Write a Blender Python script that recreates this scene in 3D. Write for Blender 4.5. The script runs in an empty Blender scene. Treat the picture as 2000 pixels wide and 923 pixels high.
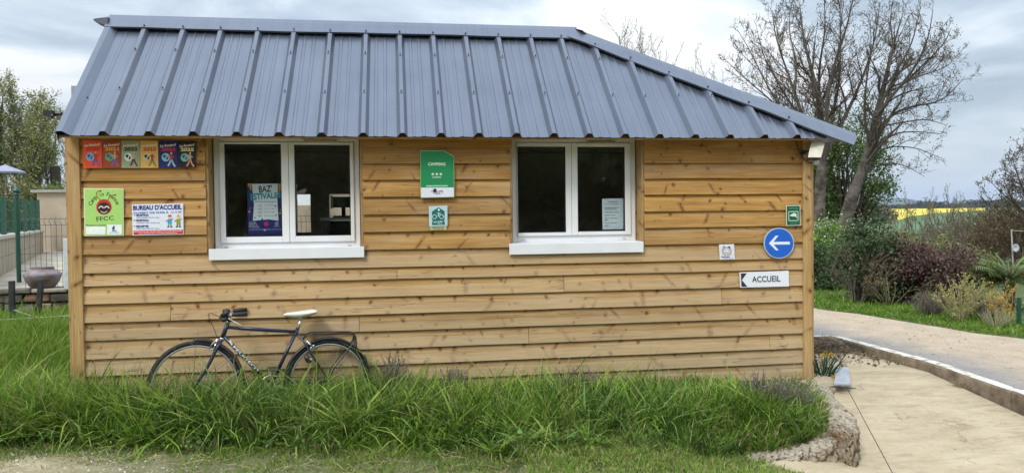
import bpy, math, random
import numpy as np
from mathutils import Vector, Matrix
random.seed(7); rng = np.random.default_rng(11)
SC = bpy.context.scene; COL = SC.collection
R = math.radians
# ------------------------------------------------------------------ camera
FPX = 1500.0
CAM = np.array([0.0, -6.65, 1.524])
_y, _p, _r = R(8.65885), R(-1.35961), R(-0.68664)
_fw = np.array([math.sin(_y)*math.cos(_p), math.cos(_y)*math.cos(_p), math.sin(_p)])
_rt = np.array([math.cos(_y), -math.sin(_y), 0.0]); _up = np.cross(_rt, _fw)
RT = math.cos(_r)*_rt + math.sin(_r)*_up
UP = -math.sin(_r)*_rt + math.cos(_r)*_up
FW = _fw
cam = bpy.data.cameras.new('camera'); camo = bpy.data.objects.new('camera', cam); COL.objects.link(camo)
cam.sensor_fit = 'HORIZONTAL'; cam.sensor_width = 36.0; cam.lens = 36.0*FPX/2000.0
cam.clip_start = 0.05; cam.clip_end = 20000
M4 = Matrix.Identity(4)
for i in range(3):
    M4[i][0] = RT[i]; M4[i][1] = UP[i]; M4[i][2] = -FW[i]; M4[i][3] = CAM[i]
camo.matrix_world = M4
SC.camera = camo
# ------------------------------------------------------------------ sky, sun, exposure
SUN_EL, SUN_AZ = R(48), R(222)          # azimuth clockwise from +Y
W = bpy.data.worlds.new('World'); SC.world = W; W.use_nodes = True
nt = W.node_tree; nt.nodes.clear()
def N(t, kind, **kw):
    n = t.nodes.new(kind)
    for k, v in kw.items(): setattr(n, k, v)
    return n
def ramp(t, stops, interp='LINEAR'):
    n = t.nodes.new('ShaderNodeValToRGB'); cr = n.color_ramp; cr.interpolation = interp
    while len(cr.elements) > 1: cr.elements.remove(cr.elements[-1])
    cr.elements[0].position = stops[0][0]; cr.elements[0].color = (*stops[0][1], 1)
    for p, c in stops[1:]:
        e = cr.elements.new(p); e.color = (*c, 1)
    return n
def mathn(t, op, a, b=None, clamp=False):
    n = t.nodes.new('ShaderNodeMath'); n.operation = op; n.use_clamp = clamp
    for i, v in enumerate((a, b)):
        if v is None: continue
        if isinstance(v, (int, float)): n.inputs[i].default_value = v
        else: t.links.new(v, n.inputs[i])
    return n.outputs[0]
def mix(t, fac, a, b, blend='MIX'):
    n = t.nodes.new('ShaderNodeMixRGB'); n.blend_type = blend
    for i, v in enumerate((fac, a, b)):
        if isinstance(v, (int, float)): n.inputs[i].default_value = v
        elif isinstance(v, tuple): n.inputs[i].default_value = (*v, 1)
        else: t.links.new(v, n.inputs[i])
    return n.outputs[0]
L = nt.links.new
out = N(nt, 'ShaderNodeOutputWorld'); bg = N(nt, 'ShaderNodeBackground'); L(bg.outputs[0], out.inputs[0])
sky = N(nt, 'ShaderNodeTexSky', sky_type='NISHITA', sun_disc=False, sun_elevation=SUN_EL, sun_rotation=SUN_AZ)
tc = N(nt, 'ShaderNodeTexCoord'); sep = N(nt, 'ShaderNodeSeparateXYZ'); L(tc.outputs['Generated'], sep.inputs[0])
den = mathn(nt, 'ADD', mathn(nt, 'MAXIMUM', sep.outputs[2], 0.0), 0.16)
cx = mathn(nt, 'DIVIDE', sep.outputs[0], den); cy = mathn(nt, 'DIVIDE', sep.outputs[1], den)
cmb = N(nt, 'ShaderNodeCombineXYZ'); L(cx, cmb.inputs[0]); L(cy, cmb.inputs[1])
def wnoise(scale, detail, rough, off, dist=0.0):
    m = N(nt, 'ShaderNodeMapping'); m.inputs['Location'].default_value = off; L(cmb.outputs[0], m.inputs[0])
    n = N(nt, 'ShaderNodeTexNoise'); n.inputs['Scale'].default_value = scale; n.inputs['Detail'].default_value = detail
    n.inputs['Roughness'].default_value = rough; n.inputs['Distortion'].default_value = dist; L(m.outputs[0], n.inputs[0]); return n.outputs[0]
n1 = wnoise(1.5, 8, 0.56, (3.1, 1.7, 0.4), 0.35); n2 = wnoise(0.42, 4, 0.5, (7.3, 2.2, 0.0), 0.2)
ndet = mathn(nt, 'ADD', mathn(nt, 'MULTIPLY', n1, 0.62), mathn(nt, 'MULTIPLY', n2, 0.38))
ccol = ramp(nt, [(0.39, (4.5, 5.4, 6.4)), (0.455, (6.0, 6.9, 7.8)), (0.51, (7.9, 8.7, 9.4)), (0.565, (9.9, 10.1, 10.2))]); L(ndet, ccol.inputs[0])
gap = ramp(nt, [(0.38, (0.42,)*3), (0.5, (0.08,)*3)]); L(n2, gap.inputs[0])
skc = mix(nt, 1.0, sky.outputs[0], (0.9, 0.9, 0.9), 'MULTIPLY')
col = mix(nt, gap.outputs[0], ccol.outputs[0], skc)
grad = mathn(nt, 'ADD', mathn(nt, 'MULTIPLY', mathn(nt, 'MAXIMUM', sep.outputs[2], 0.0), 1.75), 0.60)
hzn = N(nt, 'ShaderNodeMapRange', interpolation_type='SMOOTHSTEP'); hzn.inputs[1].default_value = .02; hzn.inputs[2].default_value = .17; hzn.inputs[3].default_value = .75; hzn.inputs[4].default_value = 0.0; L(mathn(nt, 'MAXIMUM', sep.outputs[2], 0.0), hzn.inputs[0]); col = mix(nt, hzn.outputs[0], col, (9.3, 10.2, 10.9))
gc = N(nt, 'ShaderNodeCombineXYZ'); [L(grad, gc.inputs[i]) for i in range(3)]
col = mix(nt, 1.0, col, gc.outputs[0], 'MULTIPLY')
L(col, bg.inputs[0]); bg.inputs[1].default_value = 0.085
sl = bpy.data.lights.new('sun', 'SUN'); so = bpy.data.objects.new('sun', sl); COL.objects.link(so)
sl.energy = 1.5; sl.angle = R(14); sl.color = (1.0, 0.955, 0.89)
sd = Vector((math.sin(SUN_AZ)*math.cos(SUN_EL), math.cos(SUN_AZ)*math.cos(SUN_EL), math.sin(SUN_EL)))
so.rotation_euler = sd.to_track_quat('Z', 'Y').to_euler()
SC.view_settings.view_transform = 'Standard'; SC.view_settings.look = 'None'
SC.view_settings.exposure = 0.5; SC.view_settings.gamma = 1.0; SC.view_settings.use_curve_mapping = False
SC.cycles.use_denoising = True; SC.cycles.max_bounces = 8; SC.cycles.transparent_max_bounces = 16
SC.cycles.caustics_reflective = False; SC.cycles.caustics_refractive = False
# ------------------------------------------------------------------ surveying helpers (photo direction -> real place)
def ray(px, py): return (px-1000)/FPX*RT + (461.5-py)/FPX*UP + FW
def atY(px, py, y):
    d = ray(px, py); return CAM + (y-CAM[1])/d[1]*d
def atZ(px, py, z):
    d = ray(px, py); return CAM + (z-CAM[2])/d[2]*d
def atD(px, py, t): return CAM + t*ray(px, py)
# ------------------------------------------------------------------ objects
ROOT = {}
def wloc(o): return ROOT.get(o.name, np.zeros(3)) if o is not None else np.zeros(3)
def setp(o, label=None, cat=None, group=None, kind=None):
    if label: o['label'] = label
    if cat: o['category'] = cat
    if group: o['group'] = group
    if kind: o['kind'] = kind
    return o
def thing(name, loc, label, cat, group=None):
    o = bpy.data.objects.new(name, None); COL.objects.link(o); o.empty_display_size = 0.1
    o.location = loc; ROOT[o.name] = np.array(loc, float); return setp(o, label, cat, group)
def add(name, me, mat=None, parent=None, loc=None):
    """link a mesh; vertices are in world space unless loc is given"""
    o = bpy.data.objects.new(name, me); COL.objects.link(o)
    pl = wloc(parent)
    if loc is None:
        if parent is not None: o.location = -pl
        ROOT[o.name] = np.zeros(3)
    else:
        o.location = np.array(loc) - pl; ROOT[o.name] = np.array(loc, float)
    if parent is not None: o.parent = parent
    if mat is not None and not me.materials: me.materials.append(mat)
    return o
def rawmesh(name, V, F, smooth=False):
    me = bpy.data.meshes.new(name); me.from_pydata([tuple(v) for v in V], [], F); me.update()
    if smooth: me.polygons.foreach_set('use_smooth', [True]*len(me.polygons))
    return me
def npmesh(name, V, F, tint=None, smooth=False):
    """V (n,3); F (m,k) all of one size"""
    me = bpy.data.meshes.new(name); V = np.ascontiguousarray(V, np.float32); F = np.ascontiguousarray(F, np.int32)
    m, k = F.shape
    me.vertices.add(len(V)); me.vertices.foreach_set('co', V.ravel())
    me.loops.add(m*k); me.loops.foreach_set('vertex_index', F.ravel())
    me.polygons.add(m); me.polygons.foreach_set('loop_start', np.arange(0, m*k, k, dtype=np.int32))
    me.polygons.foreach_set('loop_total', np.full(m, k, np.int32))
    if smooth: me.polygons.foreach_set('use_smooth', np.ones(m, bool))
    me.update(calc_edges=True)
    if tint is not None:
        a = me.attributes.new('tint', 'FLOAT_COLOR', 'POINT')
        c = np.ones((len(V), 4), np.float32); c[:, :3] = tint; a.data.foreach_set('color', c.ravel())
    return me
class MB:
    def __init__(s): s.v = []; s.f = []
    def quadp(s, pts):
        b = len(s.v); s.v += [tuple(p) for p in pts]; s.f.append(tuple(range(b, b+len(pts)))); return s
    def box(s, x0, x1, y0, y1, z0, z1):
        b = len(s.v); s.v += [(x, y, z) for z in (z0, z1) for y in (y0, y1) for x in (x0, x1)]
        s.f += [tuple(b+i for i in q) for q in ((0,2,3,1), (4,5,7,6), (0,1,5,4), (2,6,7,3), (0,4,6,2), (1,3,7,5))]; return s
    def hexa(s, P):   # 8 points ordered like box
        b = len(s.v); s.v += [tuple(p) for p in P]
        s.f += [tuple(b+i for i in q) for q in ((0,2,3,1), (4,5,7,6), (0,1,5,4), (2,6,7,3), (0,4,6,2), (1,3,7,5))]; return s
    def tube(s, pts, rad, n=8, cap=True):
        pts = [np.asarray(p, float) for p in pts]; m = len(pts)
        if not hasattr(rad, '__len__'): rad = [rad]*m
        b = len(s.v); u = None
        for i in range(m):
            t = pts[min(i+1, m-1)] - pts[max(i-1, 0)]; t = t/(np.linalg.norm(t)+1e-12)
            if u is None:
                a = np.array([0, 0, 1.]) if abs(t[2]) < 0.9 else np.array([1., 0, 0]); u = np.cross(t, a)
            u = u - t*np.dot(u, t); u = u/(np.linalg.norm(u)+1e-12); w = np.cross(t, u)
            for k in range(n):
                a = 2*math.pi*k/n; s.v.append(tuple(pts[i] + rad[i]*(math.cos(a)*u + math.sin(a)*w)))
        for i in range(m-1):
            for k in range(n):
                k2 = (k+1) % n; s.f.append((b+i*n+k, b+i*n+k2, b+(i+1)*n+k2, b+(i+1)*n+k))
        if cap: s.f.append(tuple(b+k for k in reversed(range(n)))); s.f.append(tuple(b+(m-1)*n+k for k in range(n)))
        return s
    def lathe(s, prof, c, n=24, axis=2):
        b = len(s.v); m = len(prof)
        for r_, h in prof:
            for k in range(n):
                a = 2*math.pi*k/n; p = [r_*math.cos(a), r_*math.sin(a)]
                p.insert(axis, h); s.v.append((c[0]+p[0], c[1]+p[1], c[2]+p[2]))
        for i in range(m-1):
            for k in range(n):
                k2 = (k+1) % n; s.f.append((b+i*n+k, b+i*n+k2, b+(i+1)*n+k2, b+(i+1)*n+k))
        return s
    def extrude(s, poly, off):      # poly: list of 3d points, off: vector
        b = len(s.v); n = len(poly); off = np.asarray(off)
        s.v += [tuple(p) for p in poly] + [tuple(np.asarray(p)+off) for p in poly]
        s.f.append(tuple(range(b, b+n))); s.f.append(tuple(b+n+k for k in reversed(range(n))))
        for k in range(n): s.f.append((b+(k+1) % n, b+k, b+n+k, b+n+(k+1) % n))
        return s
    def torus(s, c, R_, r_, ax_u, ax_v, n=48, m=8, a0=0.0, a1=2*math.pi, sx=1.0):
        c = np.asarray(c); u = np.asarray(ax_u); v = np.asarray(ax_v); w = np.cross(u, v); b = len(s.v)
        closed = abs(a1-a0-2*math.pi) < 1e-6; cnt = n if closed else n+1
        for i in range(cnt):
            a = a0+(a1-a0)*i/n; d = math.cos(a)*u+math.sin(a)*v
            for k in range(m):
                t = 2*math.pi*k/m; s.v.append(tuple(c+d*(R_+r_*math.cos(t))+w*(r_*sx*math.sin(t))))
        for i in range(n):
            i2 = (i+1) % cnt
            for k in range(m):
                k2 = (k+1) % m; s.f.append((b+i*m+k, b+i2*m+k, b+i2*m+k2, b+i*m+k2))
        return s
    def build(s, name, mat, parent=None, smooth=False, loc=None, bevel=0):
        V = s.v if loc is None else [(a-loc[0], b-loc[1], c-loc[2]) for a, b, c in s.v]
        me = rawmesh(name, V, s.f, smooth)
        o = add(name, me, mat, parent, loc)
        if bevel:
            m = o.modifiers.new('bevel', 'BEVEL'); m.width = bevel; m.segments = 2; m.limit_method = 'ANGLE'
        return o
# ------------------------------------------------------------------ materials
MATS = {}
def newmat(name):
    m = bpy.data.materials.new(name); m.use_nodes = True; t = m.node_tree; t.nodes.clear()
    o = N(t, 'ShaderNodeOutputMaterial'); b = N(t, 'ShaderNodeBsdfPrincipled'); t.links.new(b.outputs[0], o.inputs[0])
    return m, t, b
def plain(name, col, rough=0.6, metal=0.0, var=0.12, scale=20.0, bump=0.0, spec=0.5, col2=None, detail=4, vec=(1, 1, 1), bscale=None, thr=(0.3, 0.7)):
    if name in MATS: return MATS[name]
    m, t, b = newmat(name); l = t.links.new
    tcn = N(t, 'ShaderNodeTexCoord'); mp = N(t, 'ShaderNodeMapping'); l(tcn.outputs['Object'], mp.inputs[0]); mp.inputs['Scale'].default_value = vec
    nz = N(t, 'ShaderNodeTexNoise'); nz.inputs['Scale'].default_value = scale; nz.inputs['Detail'].default_value = detail; l(mp.outputs[0], nz.inputs[0])
    c2 = col2 or tuple(min(1, c*(1+var)) for c in col); c1 = col if col2 else tuple(c*(1-var) for c in col)
    rp = ramp(t, [(thr[0], c1), (thr[1], c2)]); l(nz.outputs[0], rp.inputs[0]); l(rp.outputs[0], b.inputs['Base Color'])
    b.inputs['Roughness'].default_value = rough; b.inputs['Metallic'].default_value = metal; b.inputs['Specular IOR Level'].default_value = spec
    if bump:
        n2_ = nz
        if bscale:
            n2_ = N(t, 'ShaderNodeTexNoise'); n2_.inputs['Scale'].default_value = bscale; n2_.inputs['Detail'].default_value = 6; l(mp.outputs[0], n2_.inputs[0])
        bp = N(t, 'ShaderNodeBump'); bp.inputs['Strength'].default_value = 0.6; bp.inputs['Distance'].default_value = bump; l(n2_.outputs[0], bp.inputs['Height']); l(bp.outputs[0], b.inputs['Normal'])
    MATS[name] = m; return m
def ink(name, rgb, rough=0.45):
    """printed colour given as sRGB 0..255"""
    c = tuple(((v/255)/12.92 if v/255 <= 0.04045 else ((v/255+0.055)/1.055)**2.4) for v in rgb)
    return plain('print_'+name, c, rough, var=0.05, scale=60)
def wood_mat():
    m, t, b = newmat('pine'); l = t.links.new
    oi = N(t, 'ShaderNodeObjectInfo'); tcn = N(t, 'ShaderNodeTexCoord')
    off = N(t, 'ShaderNodeCombineXYZ'); 
    for i, k in enumerate((37.0, 11.0, 53.0)): l(mathn(t, 'MULTIPLY', oi.outputs['Random'], k), off.inputs[i])
    va = N(t, 'ShaderNodeVectorMath', operation='ADD'); l(tcn.outputs['Object'], va.inputs[0]); l(off.outputs[0], va.inputs[1])
    sp = N(t, 'ShaderNodeSeparateXYZ'); l(va.outputs[0], sp.inputs[0])
    attr = N(t, 'ShaderNodeAttribute', attribute_name='along')   # board frame: (along, across, 0)
    va2 = N(t, 'ShaderNodeVectorMath', operation='ADD'); l(attr.outputs['Vector'], va2.inputs[0]); l(off.outputs[0], va2.inputs[1])
    V = va2.outputs[0]
    def vor(sx, sy, seed):
        mp = N(t, 'ShaderNodeMapping'); mp.inputs['Scale'].default_value = (sx, sy, 1); mp.inputs['Location'].default_value = (seed, seed*1.7, 0); l(V, mp.inputs[0])
        vo = N(t, 'ShaderNodeTexVoronoi', voronoi_dimensions='2D'); vo.inputs['Scale'].default_value = 1.0; vo.inputs['Randomness'].default_value = 0.95; l(mp.outputs[0], vo.inputs['Vector'])
        sb = N(t, 'ShaderNodeVectorMath', operation='SUBTRACT'); l(mp.outputs[0], sb.inputs[0]); l(vo.outputs['Position'], sb.inputs[1])
        s2 = N(t, 'ShaderNodeSeparateXYZ'); l(sb.outputs[0], s2.inputs[0])
        return mathn(t, 'DIVIDE', s2.outputs[0], sx), mathn(t, 'DIVIDE', s2.outputs[1], sy), vo.outputs['Color']
    wob = N(t, 'ShaderNodeTexNoise'); wob.inputs['Scale'].default_value = 60; l(V, wob.inputs[0])
    wv = mathn(t, 'MULTIPLY', mathn(t, 'SUBTRACT', wob.outputs[0], 0.5), 0.012)
    def knots(sx, sy, seed, keep, ex, shear, rmin, rvar):
        dx, dy, cc = vor(sx, sy, seed)
        cs = N(t, 'ShaderNodeSeparateColor'); l(cc, cs.inputs[0])
        dx = mathn(t, 'ADD', mathn(t, 'ADD', dx, mathn(t, 'MULTIPLY', dy, mathn(t, 'MULTIPLY', mathn(t, 'SUBTRACT', cs.outputs[2], .5), shear))), wv)
        dd = mathn(t, 'SQRT', mathn(t, 'ADD', mathn(t, 'POWER', dx, 2.0), mathn(t, 'POWER', mathn(t, 'MULTIPLY', dy, ex), 2.0)))
        rad = mathn(t, 'ADD', mathn(t, 'MULTIPLY', cs.outputs[1], rvar), rmin)
        q = mathn(t, 'DIVIDE', dd, rad)
        alive = mathn(t, 'GREATER_THAN', cs.outputs[0], 1-keep)
        core = N(t, 'ShaderNodeMapRange', interpolation_type='SMOOTHSTEP'); core.inputs[1].default_value = 0.95; core.inputs[2].default_value = 0.62; l(q, core.inputs[0])
        halo = N(t, 'ShaderNodeMapRange', interpolation_type='SMOOTHSTEP'); halo.inputs[1].default_value = 2.7; halo.inputs[2].default_value = 0.8; l(q, halo.inputs[0])
        return mathn(t, 'MULTIPLY', core.outputs[0], alive), mathn(t, 'MULTIPLY', halo.outputs[0], alive)
    k1, h1 = knots(4.6, 9.0, 0.0, 0.66, 0.9, 1.0, 0.0045, 0.0115)
    k2, h2 = knots(2.3, 6.5, 5.3, 0.40, 0.24, 2.0, 0.005, 0.012)
    core = mathn(t, 'MAXIMUM', k1, mathn(t, 'MULTIPLY', k2, 0.6)); halo = mathn(t, 'MAXIMUM', h1, mathn(t, 'MULTIPLY', h2, 0.8))
    # grain, bent round the knots
    gm = N(t, 'ShaderNodeMapping'); gm.inputs['Scale'].default_value = (1.3, 34, 1)
    ks = N(t, 'ShaderNodeCombineXYZ'); l(mathn(t, 'MULTIPLY', halo, 0.02), ks.inputs[1])
    va3 = N(t, 'ShaderNodeVectorMath', operation='ADD'); l(V, va3.inputs[0]); l(ks.outputs[0], va3.inputs[1]); l(va3.outputs[0], gm.inputs[0])
    g1 = N(t, 'ShaderNodeTexNoise'); g1.inputs['Scale'].default_value = 1.0; g1.inputs['Detail'].default_value = 5; g1.inputs['Roughness'].default_value = 0.6; g1.inputs['Distortion'].default_value = 0.7; l(gm.outputs[0], g1.inputs[0])
    gm2 = N(t, 'ShaderNodeMapping'); gm2.inputs['Scale'].default_value = (5, 190, 1); l(V, gm2.inputs[0])
    g2 = N(t, 'ShaderNodeTexNoise'); g2.inputs['Scale'].default_value = 1.0; g2.inputs['Detail'].default_value = 3; l(gm2.outputs[0], g2.inputs[0])
    bm = N(t, 'ShaderNodeTexNoise'); bm.inputs['Scale'].default_value = 2.2; bm.inputs['Detail'].default_value = 4; l(V, bm.inputs[0])
    base = ramp(t, [(0.30, (0.30, 0.185, 0.080)), (0.48, (0.43, 0.29, 0.138)), (0.68, (0.55, 0.405, 0.215))]); 
    l(mathn(t, 'ADD', mathn(t, 'MULTIPLY', g1.outputs[0], 0.72), mathn(t, 'MULTIPLY', bm.outputs[0], 0.28)), base.inputs[0])
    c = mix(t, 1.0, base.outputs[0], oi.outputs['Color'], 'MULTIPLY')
    fine = ramp(t, [(0.32, (0.76, 0.71, 0.65)), (0.6, (1.05, 1.05, 1.05))]); l(g2.outputs[0], fine.inputs[0]); c = mix(t, 0.8, c, fine.outputs[0], 'MULTIPLY')
    c = mix(t, mathn(t, 'MULTIPLY', halo, 0.72), c, (0.25, 0.115, 0.036))
    c = mix(t, mathn(t, 'MULTIPLY', core, .95), c, (0.105, 0.045, 0.016))
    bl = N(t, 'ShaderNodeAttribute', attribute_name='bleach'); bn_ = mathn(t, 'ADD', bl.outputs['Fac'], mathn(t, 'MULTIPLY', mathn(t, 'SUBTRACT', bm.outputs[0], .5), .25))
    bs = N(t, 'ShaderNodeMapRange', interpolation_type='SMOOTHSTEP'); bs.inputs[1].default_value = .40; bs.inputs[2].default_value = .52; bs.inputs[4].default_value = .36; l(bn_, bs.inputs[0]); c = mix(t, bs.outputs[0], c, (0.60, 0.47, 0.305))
    wz = N(t, 'ShaderNodeTexNoise'); wz.inputs['Scale'].default_value = 1.1; wz.inputs['Detail'].default_value = 6; wz.inputs['Roughness'].default_value = .65; wm = N(t, 'ShaderNodeMapping'); wm.inputs['Scale'].default_value = (.8, 4, 1); l(V, wm.inputs[0]); l(wm.outputs[0], wz.inputs[0])
    wr = ramp(t, [(.52, (0,)*3), (.74, (.4,)*3)]); l(wz.outputs[0], wr.inputs[0]); c = mix(t, wr.outputs[0], c, (0.44, 0.37, 0.265))
    # drying cracks: thin, dark, along the grain
    cm = N(t, 'ShaderNodeMapping'); cm.inputs['Scale'].default_value = (0.8, 14, 1); l(V, cm.inputs[0])
    cn = N(t, 'ShaderNodeTexNoise'); cn.inputs['Scale'].default_value = 1.3; cn.inputs['Detail'].default_value = 2; l(cm.outputs[0], cn.inputs[0])
    cl = mathn(t, 'ABSOLUTE', mathn(t, 'SUBTRACT', cn.outputs[0], 0.5)); cm2 = N(t, 'ShaderNodeTexNoise'); cm2.inputs['Scale'].default_value = 1.7; l(V, cm2.inputs[0])
    ck = mathn(t, 'MULTIPLY', mathn(t, 'LESS_THAN', cl, 0.0055), mathn(t, 'GREATER_THAN', cm2.outputs[0], 0.55))
    c = mix(t, mathn(t, 'MULTIPLY', ck, 0.6), c, (0.16, 0.085, 0.035))
    l(c, b.inputs['Base Color']); b.inputs['Roughness'].default_value = 0.72; b.inputs['Specular IOR Level'].default_value = 0.3
    bp = N(t, 'ShaderNodeBump'); bp.inputs['Strength'].default_value = 0.5; bp.inputs['Distance'].default_value = 0.0025
    l(mathn(t, 'ADD', mathn(t, 'ADD', g1.outputs[0], mathn(t, 'MULTIPLY', g2.outputs[0], 0.4)), mathn(t, 'MULTIPLY', ck, -0.8)), bp.inputs['Height']); l(bp.outputs[0], b.inputs['Normal'])
    return m
PINE = wood_mat()
def tintmat(name, rough=0.6, trans=0.25, spec=0.3):
    m, t, b = newmat(name); l = t.links.new
    a = N(t, 'ShaderNodeAttribute', attribute_name='tint'); l(a.outputs['Color'], b.inputs['Base Color']); b.inputs['Roughness'].default_value = rough; b.inputs['Specular IOR Level'].default_value = spec
    if trans:
        tr = N(t, 'ShaderNodeBsdfTranslucent'); l(a.outputs['Color'], tr.inputs[0]); ms = N(t, 'ShaderNodeMixShader'); ms.inputs[0].default_value = trans
        l(b.outputs[0], ms.inputs[1]); l(tr.outputs[0], ms.inputs[2]); o = [n for n in t.nodes if n.type == 'OUTPUT_MATERIAL'][0]; l(ms.outputs[0], o.inputs[0])
    return m
LEAF = tintmat('leaf', 0.55, 0.3, 0.35); BLADE = tintmat('grass_blade', 0.65, 0.32, 0.15); MIXED = tintmat('tinted_matter', 0.9, 0.0, 0.2)
def roof_mat():
    m, t, b = newmat('slate_blue_steel'); l = t.links.new
    tcn = N(t, 'ShaderNodeTexCoord'); oi = N(t, 'ShaderNodeObjectInfo')
    n1_ = N(t, 'ShaderNodeTexNoise'); n1_.inputs['Scale'].default_value = 2.2; n1_.inputs['Detail'].default_value = 6; l(tcn.outputs['Object'], n1_.inputs[0])
    mp = N(t, 'ShaderNodeMapping'); mp.inputs['Scale'].default_value = (30, 1.5, 1.5); l(tcn.outputs['Object'], mp.inputs[0])
    n2_ = N(t, 'ShaderNodeTexNoise'); n2_.inputs['Scale'].default_value = 1.0; n2_.inputs['Detail'].default_value = 5; l(mp.outputs[0], n2_.inputs[0])
    rp = ramp(t, [(0.3, (0.112, 0.133, 0.178)), (0.7, (0.156, 0.180, 0.232))]); l(mathn(t, 'ADD', mathn(t, 'MULTIPLY', n1_.outputs[0], 0.6), mathn(t, 'MULTIPLY', n2_.outputs[0], 0.4)), rp.inputs[0])
    n3 = N(t, 'ShaderNodeTexNoise'); n3.inputs['Scale'].default_value = 55; n3.inputs['Detail'].default_value = 4; l(tcn.outputs['Object'], n3.inputs[0])
    spk = ramp(t, [(0.66, (0,)*3), (0.74, (1,)*3)]); l(n3.outputs[0], spk.inputs[0])
    c = mix(t, mathn(t, 'MULTIPLY', spk.outputs[0], 0.12), rp.outputs[0], (0.3, 0.3, 0.27)); l(c, b.inputs['Base Color'])
    rr = ramp(t, [(0.3, (0.30,)*3), (0.7, (0.42,)*3)]); l(n1_.outputs[0], rr.inputs[0]); l(rr.outputs[0], b.inputs['Roughness'])
    b.inputs['Metallic'].default_value = 0.55; b.inputs['Specular IOR Level'].default_value = 0.6
    bp = N(t, 'ShaderNodeBump'); bp.inputs['Strength'].default_value = 0.25; bp.inputs['Distance'].default_value = 0.004; l(n1_.outputs[0], bp.inputs['Height']); l(bp.outputs[0], b.inputs['Normal'])
    return m
STEEL_ROOF = roof_mat()
def glass_mat():
    m = bpy.data.materials.new('window_glass'); m.use_nodes = True; t = m.node_tree; t.nodes.clear(); l = t.links.new
    o = N(t, 'ShaderNodeOutputMaterial'); tr = N(t, 'ShaderNodeBsdfTransparent'); gl = N(t, 'ShaderNodeBsdfGlossy'); fr = N(t, 'ShaderNodeFresnel'); ms = N(t, 'ShaderNodeMixShader')
    tr.inputs[0].default_value = (0.90, 0.92, 0.91, 1); gl.inputs['Roughness'].default_value = 0.01; fr.inputs[0].default_value = 2.0
    ge = N(t, 'ShaderNodeNewGeometry'); l(mathn(t, 'MULTIPLY', fr.outputs[0], mathn(t, 'SUBTRACT', 1.0, ge.outputs['Backfacing'])), ms.inputs[0]); l(tr.outputs[0], ms.inputs[1]); l(gl.outputs[0], ms.inputs[2]); l(ms.outputs[0], o.inputs[0]); return m
GLASS = glass_mat()
UPVC = plain('white_pvc', (0.78, 0.79, 0.80), 0.35, var=0.03, scale=6, col2=(0.74, 0.74, 0.72))
SILLW = plain('white_sill_paint', (0.80, 0.81, 0.84), 0.4, var=0.03, scale=9)
BLACKP = plain('black_plastic', (0.018, 0.018, 0.02), 0.45)
CONC = plain('plinth_concrete', (0.24, 0.22, 0.19), 0.9, var=0.2, scale=14, bump=0.01)
DARKIN = plain('interior_lining', (0.55, 0.50, 0.42), 0.9)
# ------------------------------------------------------------------ terrain height
def sstep(a, b, x):
    t = np.clip((x-a)/(b-a), 0, 1); return t*t*(3-2*t)
def g(x, y):
    x = np.asarray(x, float); y = np.asarray(y, float)
    front = -np.clip(-y, 0, 2.2)*(0.02+0.10*sstep(-2.5, 3.4, x))
    side = (1-sstep(-3.6, -2.55, x))*0.155*np.clip(y+0.35, 0, 5)
    rise = 0.0145*np.clip(y-165, 0, 450)
    back = (1-sstep(-9, -3, x))*sstep(17, 26, y)*0.9
    return -0.03 + front + side + rise + back
def fg_edge(x): return -1.31-0.165*np.asarray(x, float)      # front edge of the long grass
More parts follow.
